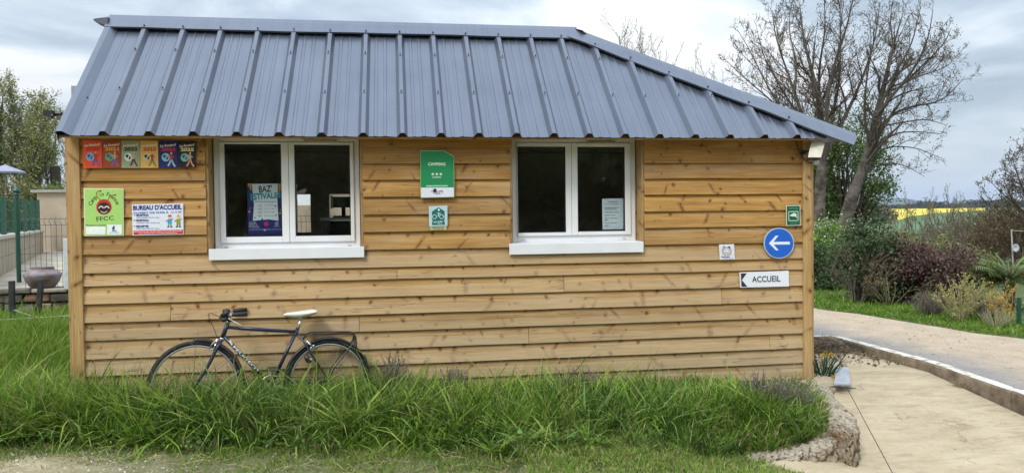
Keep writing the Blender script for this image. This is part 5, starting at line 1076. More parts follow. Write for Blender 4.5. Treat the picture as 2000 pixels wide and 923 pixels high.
# metal cover lying on the slab
q = [(1632.5, 720.5), (1657, 719.5), (1661.5, 753), (1629, 753.5)]; P = [atZ(*p, .012) for p in q]
o = MB().extrude(P[::-1], (0, 0, .02)).build('metal_plate', plain('galvanised_sheet', (.36, .40, .46), .4, .35, scale=11, col2=(.52, .56, .62)), None, bevel=.003); setp(o, 'bluish galvanised metal plate lying on the concrete by the corner', 'plate')
m = MB(); m.tube([atZ(1646, 719, .02), atZ(1643, 708, .06), atZ(1641, 700, .09)], [.012, .01, .004], 5); m.tube([atZ(1643, 708, .06), atZ(1637, 704, .09)], [.006, .003], 4); o = m.build('dead_stalk', plain('stalk_brown', (.14, .10, .07), .9)); setp(o, 'short dead brown stalk behind the metal plate', 'stalk')
m = MB(); m.tube([atZ(1622, 754.5, .0), atZ(1640, 754, .02), atZ(1672, 758, .0)], [.005, .012, .003], 5); o = m.build('stick', plain('stick_dark', (.07, .06, .055), .9)); setp(o, 'dark stick lying along the front of the metal plate', 'stick')
# ================================================================== TREES AND SHRUBS
def nrm(v): return v/(np.linalg.norm(v)+1e-12)
def tubes_np(branches, name, mat, parent, minr=0.0, sides=(7, 5, 4, 3)):
    """branches: list of (points (n,3), radii (n,), level)"""
    Vs = []; Fs = []; b = 0
    for P, Rd, lv in branches:
        n = sides[min(lv, len(sides)-1)]; m = len(P)
        T_ = np.empty_like(P); T_[1:-1] = P[2:]-P[:-2]; T_[0] = P[1]-P[0]; T_[-1] = P[-1]-P[-2]
        T_ /= np.linalg.norm(T_, axis=1, keepdims=True)+1e-9
        ref = np.array([0.31, 0.95, 0.05]) if abs(T_[0][1]) < .8 else np.array([.95, .1, .3])
        U = np.cross(T_, ref); U /= np.linalg.norm(U, axis=1, keepdims=True)+1e-9; W_ = np.cross(T_, U)
        a = 2*np.pi*np.arange(n)/n; ring = P[:, None, :]+Rd[:, None, None]*(np.cos(a)[None, :, None]*U[:, None, :]+np.sin(a)[None, :, None]*W_[:, None, :])
        Vs.append(ring.reshape(-1, 3)); k = np.arange(n); k2 = (k+1) % n
        base = b+np.arange(m-1)[:, None]*n; Fs.append(np.stack([base+k, base+k2, base+n+k2, base+n+k], -1).reshape(-1, 4)); b += m*n
    me = npmesh(name, np.concatenate(Vs), np.concatenate(Fs), smooth=True); return add(name, me, mat, parent)
def resample(P, R_, n):
    P = np.asarray(P, float); s = np.r_[0, np.cumsum(np.linalg.norm(np.diff(P, axis=0), axis=1))]; t = np.linspace(0, s[-1], n)
    Q = np.stack([np.interp(t, s, P[:, k]) for k in range(3)], 1)
    for _ in range(2): Q[1:-1] = (Q[:-2]+2*Q[1:-1]+Q[2:])/4
    return Q, np.interp(t, np.linspace(0, s[-1], len(R_)), R_)
def sprout(out, P, Rd, level, maxl, r_, cfg):
    """children along a limb, recursively; cfg per level: (count per metre, angle, length, lift)"""
    if level >= maxl: return
    cnt, ang, lf, lift, t0 = cfg[min(level, len(cfg)-1)]
    Ltot = np.sum(np.linalg.norm(np.diff(P, axis=0), axis=1)); n = max(2, int(cnt*Ltot*r_.uniform(.8, 1.2)))
    for i in range(n):
        t = t0+(1-t0)*(i+r_.random())/n; f = t*(len(P)-1); k = min(int(f), len(P)-2); w = f-k
        p = P[k]*(1-w)+P[k+1]*w; rr = Rd[k]*(1-w)+Rd[k+1]*w; d = nrm(P[k+1]-P[k])
        q = nrm(np.cross(d, r_.normal(size=3))); a = R(ang*r_.uniform(.65, 1.3)); nd = d*math.cos(a)+q*math.sin(a); nd[2] += lift*r_.uniform(.3, 1.2); nd = nrm(nd)
        ln = Ltot*lf*r_.uniform(.55, 1.2)*(1.15-.65*t); ln = max(ln, .12)
        m = 6 if level < maxl-1 else 4; pts = [p]; dd = nd.copy()
        for _ in range(m-1):
            dd = nrm(dd+r_.normal(size=3)*.13+np.array([0, 0, lift*.16])); pts.append(pts[-1]+dd*ln/(m-1))
        pts = np.array(pts); r0 = rr*r_.uniform(.42, .66); rd = np.linspace(r0, max(r0*.22, cfg[-1][-1] if False else .0022), m); rd = np.maximum(rd, MINR[0])
        out.append((pts, rd, level+1)); sprout(out, pts, rd, level+1, maxl, r_, cfg)
MINR = [0.004]
def leafcloud(pts, size, cols, r_, name, mat, parent, tilt=1.0, aspect=.5):
    n = len(pts); d = r_.normal(size=(n, 3)); d[:, 2] *= tilt; d /= np.linalg.norm(d, axis=1, keepdims=True); e = np.cross(d, r_.normal(size=(n, 3))); e /= np.linalg.norm(e, axis=1, keepdims=True)+1e-9
    s = size*r_.uniform(.6, 1.3, n)[:, None]; pts = np.asarray(pts)
    V = np.stack([pts-d*s*.5, pts+e*s*aspect*.5, pts+d*s*.5, pts-e*s*aspect*.5], 1).reshape(-1, 3); F = np.arange(n*4).reshape(n, 4)
    cols = np.asarray(cols)*1.3; c = cols[r_.integers(0, len(cols), n)]*r_.uniform(.75, 1.25, (n, 1)); tint = np.repeat(np.clip(c, 0, 1), 4, 0)
    return setp(add(name, npmesh(name, V, F, tint), mat, parent), kind='stuff' if parent is not None else None)
BARK = plain('bark', (0.055, 0.045, 0.037), .95, scale=9, col2=(0.14, 0.12, 0.10), bump=.03, vec=(3, 3, .7)); BARK2 = plain('bark_twig', (0.085, 0.066, 0.050), .9, var=.3); BARKG = plain('bark_mossy', (0.045, 0.037, 0.027), .95, scale=5, col2=(0.15, 0.13, 0.10), bump=.05, bscale=14, thr=(.4, .66))
def endpoints(br, lv): return np.concatenate([b[0][1:] for b in br if b[2] >= lv])
def hero_tree(label, trunk_px, limbs_px, depth, seed, maxl, cfg, buds=0, group=None, trunk_r=(.3, .2), rs=(.11, .02)):
    r_ = np.random.default_rng(seed); out = []
    P = np.array([atD(x, y, depth) for x, y in trunk_px]); P0, R0 = resample(P, np.linspace(*trunk_r, 6), 10)
    root = thing('tree', P0[0], label, 'tree', group); tubes_np([(P0, R0, 0)], 'trunk', BARKG, root, sides=(12,))
    for limb in limbs_px:
        pts, (ra, rb), dd = limb; Q = np.array([atD(x, y, depth+dd*i/(len(pts)-1)) for i, (x, y) in enumerate(pts)]); Q, Rq = resample(Q, np.linspace(ra*.44, rb*.45, 5), 14)
        out.append((Q, Rq, 0)); sprout(out, Q, Rq, 0, maxl, r_, cfg)
    big = [o for o in out if o[2] <= 1]; fine = [o for o in out if o[2] > 1]
    tubes_np(big, 'limbs', BARK, root); setp(tubes_np(fine, 'twigs', BARK2, root), kind='stuff')
    if buds:
        e = endpoints(out, 2); e = e[r_.integers(0, len(e), buds)]+r_.normal(size=(buds, 3))*.05
        leafcloud(e, .06, [(0.12, 0.095, 0.05), (0.16, 0.14, 0.06), (0.08, 0.06, 0.04)], r_, 'buds', LEAF, root)
    return root
MINR[0] = 0.0041
cfgA = [(3.6, 38, .30, .30, .15), (6.2, 40, .42, .24, .10), (8.5, 42, .48, .2, .08), (5, 45, .5, .12, .1)]
hero_tree('tall leafless ash tree, its trunk just right of the floodlight', [(1590, 560), (1597, 470), (1601, 380), (1606, 320)],
    [([(1606, 322), (1604, 250), (1599, 190), (1583, 130), (1568, 70), (1562, 8)], (.25, .02), 1), ([(1606, 322), (1618, 262), (1612, 200), (1630, 120), (1655, 55), (1668, -15)], (.17, .02), -1.2),
     ([(1604, 330), (1570, 240), (1553, 180), (1530, 120), (1512, 66), (1508, 20)], (.13, .018), 2.5), ([(1606, 315), (1640, 246), (1658, 215), (1690, 140), (1712, 70), (1718, 5)], (.15, .02), .6),
     ([(1590, 300), (1530, 220), (1494, 160), (1466, 100), (1440, 58)], (.09, .015), 2), ([(1600, 300), (1560, 250), (1500, 190), (1450, 150), (1418, 118)], (.08, .014), -2),
     ([(1599, 195), (1600, 130), (1612, 60), (1610, -5)], (.1, .018), -1), ([(1612, 300), (1626, 230), (1642, 150), (1640, 60), (1650, -12)], (.11, .016), 1.6), ([(1572, 245), (1530, 180), (1490, 110), (1478, 55)], (.08, .013), -.5), ([(1553, 180), (1556, 120), (1540, 60), (1545, 5)], (.08, .013), .5)], 21, 5, 4, cfgA, 3500, None, (.2, .135))
hero_tree('leafless ash tree leaning right with a wide fine crown over the fields', [(1636, 505), (1646, 450), (1658, 405), (1672, 362)],
    [([(1672, 364), (1690, 322), (1702, 280), (1708, 235), (1728, 165), (1742, 100), (1762, 30)], (.34, .018), .5), ([(1690, 322), (1714, 290), (1740, 260), (1790, 256), (1840, 262)], (.09, .014), -1.5),
     ([(1704, 270), (1740, 222), (1785, 206), (1840, 200), (1885, 150)], (.12, .016), 1), ([(1710, 228), (1748, 180), (1790, 130), (1815, 70), (1822, 20)], (.12, .016), -1.4),
     ([(1672, 364), (1680, 330), (1712, 300), (1722, 280)], (.07, .02), 0), ([(1728, 165), (1770, 130), (1820, 110), (1862, 112)], (.08, .013), 1.8), ([(1700, 285), (1688, 235), (1690, 170), (1702, 100), (1700, 40)], (.1, .015), -1),
     ([(1685, 335), (1730, 318), (1768, 322), (1806, 345)], (.055, .012), 1), ([(1706, 250), (1755, 240), (1810, 232), (1850, 245)], (.07, .012), -.6), ([(1708, 236), (1720, 210), (1760, 182), (1838, 165)], (.08, .013), .4), ([(1712, 225), (1745, 150), (1782, 85), (1798, 15)], (.1, .014), -.8), ([(1742, 170), (1790, 150), (1850, 132), (1872, 105)], (.07, .012), .9), ([(1695, 310), (1735, 285), (1790, 288), (1845, 312)], (.06, .011), .5), ([(1735, 140), (1745, 90), (1738, 40), (1745, -8)], (.07, .013), 1.2), ([(1748, 180), (1800, 130), (1845, 85), (1858, 55)], (.07, .012), -2)], 21.5, 9, 4, cfgA, 3500, None, (.215, .165))
# leafy willow behind the two trunks
def leafy(name, label, cat, base, h, w, n, size, cols, seed, group=None, stems=5, stem_r=.05, squash=1.0, low=.15, clump=26, stemmat=BARK2, gaps=.5, d=None, tilt=1.0, aspect=.5, mat=None, flat=1.0):
    """crown of leaf clumps over real stems; base on the ground, h tall, w wide"""
    r_ = np.random.default_rng(seed); base = np.asarray(base, float); root = thing(name, base, label, cat, group); br = []
    d = d or w
    cl = []
    for i in range(clump):
        for _ in range(30):
            u = r_.uniform(-1, 1, 3)
            if np.dot(u, u) <= 1 and np.dot(u, u) > .12: break
        z_ = low*h+(1-low)*h*(.5+.5*u[2]); rr = math.sqrt(max(.05, 1-(abs(u[2])**2.2)))
        cl.append(base+np.array([u[0]*w*.5, u[1]*d*.5, z_]))
    cl = np.array(cl)
    for i in range(stems if stems >= clump else clump):
        e = cl[i % clump]; p0 = base+np.array([r_.uniform(-.06, .06)*w, r_.uniform(-.06, .06)*d, -.05]); mid = (p0+e)/2+np.array([0, 0, .12*h])+r_.normal(size=3)*.05*w
        Q, Rq = resample([p0, mid, e], [stem_r, stem_r*.6, stem_r*.2], 7); br.append((Q, Rq, 1))
    tubes_np(br, 'stems' if h < 3 else 'trunk', stemmat, root)
    k = r_.integers(0, clump, n); sg = np.array([w*.5, d*.5, h*.5*flat])/(clump**.36)*.62
    pts = cl[k]+r_.normal(size=(n, 3))*sg*r_.uniform(.5, 1.25, (clump, 1))[k]
    pts[:, 2] = np.maximum(pts[:, 2], base[2]+.02)
    leafcloud(pts, size, cols, r_, 'leaves', mat or LEAF, root, tilt, aspect); return root
GREENS = [(0.07, 0.115, 0.025), (0.10, 0.155, 0.035), (0.05, 0.085, 0.02), (0.135, 0.18, 0.055)]
b = atD(1648, 520, 26); leafy('willow', 'fresh green leafy tree behind the two ash trunks', 'tree', (*b[:2], -.05), 5.2, 3.4, 20000, .10, GREENS, 31, clump=80, stems=8, stem_r=.07, low=.1)
b = atD(1600, 520, 27); leafy('willow', 'narrow pale green tree directly behind the floodlight post', 'tree', (*b[:2], -.05), 4.6, 1.7, 7000, .09, [(0.10, 0.14, 0.05), (0.07, 0.11, 0.03), (0.16, 0.19, 0.09)], 32, clump=40, stem_r=.06)
# shrubs along the verge: (base px, ground depth from z=0)
def gb_(px, py): p = atZ(px, py, 0.0); return np.array([p[0], p[1], float(g(p[0], p[1]))])
OLIVE = [(0.15, 0.15, 0.055), (0.20, 0.19, 0.08), (0.11, 0.115, 0.045), (0.23, 0.21, 0.11)]; DKG = [(0.034, 0.062, 0.022), (0.055, 0.092, 0.032), (0.085, 0.12, 0.045), (0.024, 0.042, 0.017)]
b = gb_(1606, 561); leafy('hedge', 'dark clipped evergreen hedge along the lawn beside the cabin', 'hedge', b, .95, 1.5, 7000, .07, DKG, 41, clump=40, low=.0)
b = gb_(1598, 548); leafy('shrub', 'bright green bush above the dark hedge', 'bush', b, 1.3, 1.4, 6000, .065, [(0.16, 0.26, 0.04), (0.12, 0.21, 0.035), (0.20, 0.30, 0.07)], 42, clump=26)
b = gb_(1636, 546); leafy('blossom_shrub', 'white flowering shrub behind the leaning trunk', 'bush', b, 1.5, 1.9, 4600, .055, [(0.50, 0.48, 0.43), (0.10, 0.14, 0.045), (0.085, 0.12, 0.04), (0.12, 0.16, 0.06), (0.07, 0.10, 0.03)], 43, clump=34, low=.3)
b = gb_(1736, 592); leafy('shrub', 'glossy dark evergreen shrub left of the purple bush', 'bush', b+[0, .5, 0], 1.36, 1.15, 9500, .06, DKG, 44, clump=34, low=.05)
b = gb_(1790, 590); leafy('purple_shrub', 'large purple leaved shrub with the highest rounded top', 'bush', b+[0, .4, 0], 1.06, 1.35, 11000, .055, [(0.085, 0.042, 0.038), (0.058, 0.028, 0.027), (0.12, 0.066, 0.055), (0.17, 0.11, 0.088), (0.04, 0.02, 0.02)], 45, clump=36, low=.15)
b = gb_(1893, 598); leafy('purple_shrub', 'low purple leaved shrub spreading towards the palm', 'bush', b+[0, .4, 0], 1.0, 1.4, 9500, .055, [(0.085, 0.042, 0.038), (0.058, 0.028, 0.027), (0.12, 0.066, 0.055), (0.16, 0.105, 0.085), (0.07, 0.085, 0.035)], 46, clump=30, low=.25)
def twiggy(name, label, cat, base, h, w, nst, cfg, maxl, seed, mat, leaf=None, r0=.012, arch=.0, group=None, minr=.003, up=1.0):
    r_ = np.random.default_rng(seed); base = np.asarray(base, float); root = thing(name, base, label, cat, group); out = []; MINR[0] = minr
    for i in range(nst):
        a = r_.uniform(0, 2*math.pi); s = math.sqrt(r_.random()); e = base+np.array([math.cos(a)*w*.5*s, math.sin(a)*w*.5*s, h*(up-.35*s*s)*r_.uniform(.7, 1.05)])
        p0 = base+np.array([math.cos(a)*.04*w, math.sin(a)*.04*w, -.05]); mid = p0*.45+e*.55+np.array([0, 0, arch*h])+r_.normal(size=3)*.04*w
        Q, Rq = resample([p0, mid, e], [r0, r0*.7, r0*.3], 8); out.append((Q, Rq, 1)); sprout(out, Q, Rq, 1, maxl, r_, [None]+cfg)
    tubes_np(out, 'stems', mat, root, sides=(5, 4, 3, 3))
    if leaf:
        n, size, cols, lv = leaf; e = endpoints(out, lv); e = e[r_.integers(0, len(e), n)]+r_.normal(size=(n, 3))*size*.5; leafcloud(e, size, cols, r_, 'leaves', LEAF, root)
    return root
TW_BR = plain('twig_redbrown', (0.17, 0.115, 0.075), .85, var=.3); TW_Y = plain('twig_straw', (0.36, 0.31, 0.17), .8, var=.2); TW_G = plain('twig_grey', (0.19, 0.165, 0.135), .85, var=.25)
cfT = [(9, 38, .5, .2, .25), (11, 38, .5, .15, .15), (12, 40, .5, .1, .1)]
b = gb_(1674, 588); twiggy('bare_shrub', 'bare shrub with reddish buds on arching grey twigs by the lawn', 'bush', b, .85, 1.35, 16, cfT, 3, 51, TW_G, (2600, .028, [(0.20, 0.10, 0.06), (0.26, 0.16, 0.09), (0.14, 0.12, 0.05)], 2), arch=.12, r0=.011)
m = MB(); m.tube([b+[0, 0, -.05], b+[.01, .0, .2], b+[0, .02, .42]], [.085, .07, .06], 9); o = m.build('stump', plain('stump_dark', (0.035, 0.03, 0.026), .95), None, True); setp(o, 'dark broken stump inside the bare reddish shrub', 'stump')
b = gb_(1735, 592); twiggy('bare_shrub', 'small straw coloured twiggy shrub left of the purple bush', 'bush', b, .55, .8, 14, cfT, 2, 52, TW_Y, (700, .024, [(0.20, 0.21, 0.08), (0.26, 0.25, 0.12)], 1), r0=.008)
b = gb_(1876, 622); twiggy('forsythia', 'pale yellow stemmed shrub with thin leaves in front of the purple bushes', 'bush', b, .62, .72, 26, cfT, 2, 53, TW_Y, (1900, .028, [(0.30, 0.28, 0.08), (0.24, 0.24, 0.09), (0.38, 0.33, 0.12)], 2), r0=.008)
b = gb_(1815, 612); twiggy('heather', 'low grey brown heather clump beside the yellow stemmed shrub', 'bush', b, .36, .62, 60, cfT, 2, 54, plain('twig_heather', (0.15, 0.11, 0.095), .9, var=.3), (2600, .02, [(0.15, 0.15, 0.11), (0.19, 0.15, 0.13), (0.11, 0.12, 0.08)], 1), r0=.005, minr=.002)
b = gb_(1925, 622); twiggy('heather', 'grey green wispy clump right of the yellow stemmed shrub', 'bush', b, .42, .55, 55, cfT, 2, 55, TW_G, (2400, .02, [(0.17, 0.18, 0.13), (0.13, 0.14, 0.09), (0.22, 0.20, 0.15)], 1), r0=.004, minr=.002)
b = gb_(1962, 628); twiggy('flowering_shrub', 'twiggy shrub with orange yellow flowers in front of the palm', 'bush', b, .5, .55, 22, cfT, 2, 56, TW_Y, (1100, .026, [(0.50, 0.30, 0.04), (0.55, 0.36, 0.06), (0.24, 0.20, 0.08)], 2), r0=.006)
b = gb_(1945, 634); twiggy('dry_grass', 'dry pale grass tuft at the road edge near the green post', 'grass tuft', b, .3, .5, 90, [(2, 20, .4, .1, .4)], 1, 57, plain('hay', (0.36, 0.33, 0.20), .9, var=.2), None, r0=.003, minr=.0015)
# palm
b = gb_(1972, 602); pm = thing('palm', b, 'small fan of green palm fronds at the right edge of the verge', 'palm'); r_ = np.random.default_rng(61)
MB().tube([b, b+[0, 0, .45]], [.09, .07], 8).build('trunk', BARK2, pm)
for i in range(70):
    a = r_.uniform(0, 2*math.pi); el = r_.uniform(.05, 1.1); L_ = r_.uniform(.5, .78); d = np.array([math.cos(a), math.sin(a), 0]); c0 = b+np.array([0, 0, .47]); V = []; sd_ = np.array([-d[1], d[0], 0])
    sp_ = [c0+d*L_*s_*math.cos(el)+np.array([0, 0, L_*s_*math.sin(el)-.42*L_*s_*s_*(1.1-el*.4)]) for s_ in np.linspace(0, 1, 9)]
    br = [(np.array(sp_), np.linspace(.007, .002, 9), 2)]
    V = []; F = []
    for k in range(2, 9):
        for s_ in (-1, 1):
            for q_ in (0, .5):
                p = sp_[k]*(1-q_)+sp_[k-1]*q_; ll = .24*(1-abs(k-5)/7); e = p+sd_*s_*ll*.8+d*ll*.6-np.array([0, 0, .05+.03*r_.random()]); n0 = len(V); w_ = nrm(d)*.015
                V += [p-w_, p+w_, e]; F.append((n0, n0+1, n0+2))
    tnt = np.tile(np.array([(0.15, 0.215, 0.055)])*r_.uniform(.7, 1.3), (len(V), 1)); me = npmesh('frond', np.array(V), np.array(F), tnt); add('frond', me, LEAF, pm)
    tubes_np(br, 'frond_rib', TW_Y, pm)
# saplings, olive scrub, brown scrub
b = atD(1765, 520, 17); twiggy('sapling_clump', 'tall clump of thin upright shoots left, against the yellow field', 'saplings', (*b[:2], -.05), 2.15, 1.25, 12, [(7, 25, .32, .5, .35), (9, 28, .45, .4, .2)], 3, 62, TW_G, (1100, .035, [(0.14, 0.14, 0.05), (0.20, 0.19, 0.08), (0.10, 0.08, 0.04)], 2), r0=.010, minr=.0032)
b = atD(1850, 520, 17.5); twiggy('sapling_clump', 'tall clump of thin upright shoots right, against the yellow field', 'saplings', (*b[:2], -.05), 2.2, 1.15, 14, [(7, 25, .32, .5, .35), (9, 28, .45, .4, .2)], 3, 63, TW_G, (1700, .035, [(0.14, 0.14, 0.05), (0.20, 0.19, 0.08), (0.10, 0.08, 0.04)], 2), r0=.010, minr=.0032)
for i, (px, w, h, lab) in enumerate(((1730, 1.5, 1.25, 'olive green scrub bush above the evergreen shrub'), (1795, 1.6, 1.18, 'olive green scrub bush behind the tall shoots'), (1862, 1.6, 1.10, 'olive brown scrub bush behind the low purple shrub'))):
    b = atD(px, 520, 16); leafy('scrub', lab, 'bush', (*b[:2], -.05), h, w, 3800, .055, OLIVE, 70+i, clump=34, stem_r=.014, low=.05)
for i, (px, w, h, dep, lab) in enumerate(((1890, 3.4, 1.25, 25, 'brown leafless scrub left of the bare tree at the edge'), (1945, 3.4, 1.75, 26, 'brown leafless scrub under the bare tree at the edge'), (2000, 3.6, 2.0, 23, 'brown leafless scrub behind the dish pole at the right edge'))):
    b = atD(px, 510, dep); twiggy('scrub', lab, 'bush', (*b[:2], -.05), h, w, 70, [(3.5, 35, .5, .2, .2), (5, 35, .5, .1, .1)], 3, 74+i, TW_BR, (3000, .06, [(0.17, 0.135, 0.06), (0.13, 0.11, 0.055), (0.20, 0.17, 0.08)], 2), r0=.014, minr=.006)
hero_tree('wide leafless tree cut off by the right edge of the view', [(2055, 540), (2050, 500), (2046, 470)], [([(2046, 472), (2010, 430), (1975, 385), (1958, 345)], (.12, .015), 1), ([(2046, 472), (2040, 400), (2020, 340), (2000, 290)], (.14, .018), -1), ([(2048, 480), (1990, 462), (1945, 440), (1915, 415)], (.08, .012), 0), ([(2048, 480), (1990, 475), (1940, 470), (1900, 445)], (.07, .012), 1.5), ([(2046, 472), (2080, 400), (2090, 330), (2085, 280)], (.13, .018), .5), ([(2010, 430), (1980, 420), (1940, 395), (1915, 372)], (.06, .01), 1), ([(2046, 472), (2015, 400), (1990, 350), (1978, 312)], (.1, .014), -1.5), ([(2046, 472), (2025, 370), (2022, 310), (2012, 262)], (.11, .015), 1.2), ([(2030, 440), (1985, 400), (1950, 372), (1932, 350)], (.07, .01), -.8), ([(2040, 460), (1990, 445), (1955, 425), (1925, 395)], (.07, .01), .6), ([(2030, 430), (2000, 380), (1985, 340), (1962, 322)], (.07, .01), 2)], 23, 77, 4, cfgA, 3500, None, (.24, .2))
# pole with dish, green post
dp = thing('dish_pole', atD(1978, 530, 15), 'thin white pole carrying a small round dish and a crossbar', 'pole'); a, c_ = atD(1979, 530, 15), atD(1975.5, 448, 15)
MB().tube([a, c_], .012, 8).build('pole', plain('pole_grey', (.42, .42, .41), .5), dp); MB().tube([atD(1976, 450, 15), atD(2010, 451.5, 15)], .006, 6).build('crossbar', plain('pole_grey', (.42, .42, .41)), dp)
dc = atD(1984.5, 484, 14.9); m = MB(); m.lathe([(.0, .03), (.04, .024), (.075, .0), (.078, .004), (.04, .032), (0, .038)], dc, 16, 1); m.tube([dc+[0, .03, 0], atD(1977, 484, 15)], .008, 5); m.build('dish', plain('dish_grey', (.5, .54, .58), .5), dp, True)
b = gb_(1990, 632); t_ = atD(1990.5, 580, np.dot(b-CAM, FW)); o = MB().box(b[0]-.022, b[0]+.022, b[1]-.022, b[1]+.022, -.1, t_[2]).build('fence_post', GRN, None, bevel=.005); setp(o, 'short dark green fence post beside the flowering shrub', 'post')
# far trees whose tops show over the hip of the roof
for i, (px, top, w, lab) in enumerate(((1228, 66, 4.2, 'pale budding treetop showing over the roof hip, leftmost'), (1290, 84, 5.0, 'pale budding treetop showing over the roof hip, middle'), (1352, 112, 5.0, 'pale budding treetop showing over the roof hip, nearest the ash trees'))):
    d_ = 48; b = atD(px, 430, d_); h = float(atD(px, top, d_)[2])+.1; twiggy('far_tree', lab, 'tree', (*b[:2], -.05), h, w, 20, [(1.2, 30, .32, .35, .45), (2.0, 32, .45, .3, .2)], 3, 80+i, TW_G, (2600, .12, [(0.32, 0.29, 0.20), (0.24, 0.22, 0.14), (0.40, 0.36, 0.27)], 2), r0=.09, minr=.012)
# left wood: thin trunks with first leaves
YG = [(0.20, 0.21, 0.07), (0.25, 0.245, 0.095), (0.145, 0.16, 0.055)]
def wood_tree(px, top, w, seed, lab, leaves, dep, nst=1, r0=.13, lean=0, cols=YG):
    r_ = np.random.default_rng(seed); b = atD(px, 400, dep); b[2] = float(g(b[0], b[1])); t = atD(px+lean, top, dep); h = t[2]-b[2]; root = thing('woodland_tree', b, lab, 'tree', 'young trees of the wood on the left'); out = []; MINR[0] = .011
    for i in range(nst):
        e = t+np.array([r_.uniform(-.5, .5)*w*(nst > 1), r_.uniform(-.5, .5), -r_.uniform(0, .25)*h*(i > 0)]); mid = (b+e)/2+r_.normal(size=3)*.15; Q, Rq = resample([b+[0, 0, -.1], mid, e], [r0, r0*.7, r0*.18], 12); out.append((Q, Rq, 0))
        sprout(out, Q, Rq, 0, 3, r_, [(2.4, 38, .30, .45, .28), (2.8, 38, .48, .3, .15), (4, 40, .5, .2, .1)])
    tubes_np(out[:1], 'trunk', BARK, root); tubes_np(out[1:], 'branches', BARK2, root, sides=(5, 4, 3, 3))
    if leaves: e = endpoints(out, 2); e = e[r_.integers(0, len(e), leaves)]+r_.normal(size=(leaves, 3))*.14; leafcloud(e, .13, cols, r_, 'leaves', LEAF, root)
WT = [(-30, 165, 3, 2600, 40, 2, 0), (-8, 172, 3, 2600, 44, 2, 6), (8, 178, 3, 2400, 41, 2, -6), (24, 200, 2.6, 2200, 46, 2, 4), (40, 176, 3, 3000, 40, 3, 8), (56, 205, 3, 2800, 43, 2, 6), (70, 226, 3.2, 2400, 45, 3, 12), (82, 236, 2, 250, 44, 1, 6), (122, 250, 2.4, 200, 42, 2, -10), (104, 236, 2, 120, 50, 1, 4), (134, 240, 2, 120, 52, 1, 0)]
WL = ['leftmost, half out of view', 'second from the left edge', 'third from the left edge', 'dark stemmed, behind the parasol', 'tallest and yellowest', 'yellow green, right of the tallest', 'lowest leafy one beside the bare poles', 'bare and straight', 'forked and bare, beside the stump', 'thin and bare, behind the stump', 'bare, touching the cabin roof edge']
for i, ((px, top, w, lv, dep, nst, lean), wl) in enumerate(zip(WT, WL)): wood_tree(px, top, w, 90+i, 'young woodland tree on the left, '+wl, int(lv*(1.7 if lv > 1000 else 1)), dep, nst, .13 if i != 7 else .1, lean)
a, c_ = atD(112, 372, 41), atD(107, 325, 41); a[2] -= 1.2; m = MB(); m.tube([a, a*.4+c_*.6, c_], [.32, .26, .25], 10); o = m.build('tree_stump', plain('bark_dark', (0.05, 0.038, 0.03), .95, var=.3), None); setp(o, 'thick broken tree trunk standing among the bare left trees', 'stump')
# bank of bushes under the wood
for i, (px, dep, w, top, cols, lab) in enumerate(((2, 25, 1.5, 345, [(0.17, 0.14, 0.05), (0.20, 0.18, 0.07), (0.11, 0.11, 0.04)], 'ochre bush at the left edge below the parasol'), (50, 25.5, 1.6, 352, [(0.15, 0.16, 0.045), (0.19, 0.19, 0.07), (0.10, 0.115, 0.035)], 'yellow green bush between parasol and beige wall'), (92, 26, 1.5, 355, [(0.12, 0.15, 0.04), (0.16, 0.18, 0.06), (0.08, 0.10, 0.03)], 'mid green bush above the coping of the beige wall'), (128, 27, 1.4, 352, [(0.11, 0.145, 0.04), (0.15, 0.175, 0.06), (0.07, 0.10, 0.03)], 'green bush touching the cabin corner post'))):
    b = atD(px, 420, dep); zb_ = 1.0; h = float(atD(px, top, dep)[2])-zb_; leafy('bank_bush', lab, 'bush', (b[0], b[1], zb_), h, w*1.5, 6500, .085, cols, 110+i, 'bushes on the left bank', clump=36, low=0.0, stem_r=.025, d=2)
# parasol
pa = atD(10, 326, 33); ps = thing('parasol', (pa[0], pa[1], 1.6), 'faded lilac garden parasol above the left bank', 'parasol'); m = MB(); n_ = 8; m.v = [(pa[0], pa[1], pa[2]+.10)]+[(pa[0]+.82*math.cos(2*math.pi*i/n_), pa[1]+.82*math.sin(2*math.pi*i/n_), pa[2]-.22) for i in range(n_)]+[(pa[0]+.8*math.cos(2*math.pi*i/n_), pa[1]+.8*math.sin(2*math.pi*i/n_), pa[2]-.30) for i in range(n_)]
m.f = [(0, 1+i, 1+(i+1) % n_) for i in range(n_)]+[(1+i, 1+n_+i, 1+n_+(i+1) % n_, 1+(i+1) % n_) for i in range(n_)]; m.build('canopy', plain('canvas_lilac', (.30, .30, .40), .8), ps); MB().tube([(pa[0], pa[1], 1.0), (pa[0], pa[1], pa[2]+.12)], .025, 8).build('pole', plain('pole_white', (.6, .6, .6)), ps)
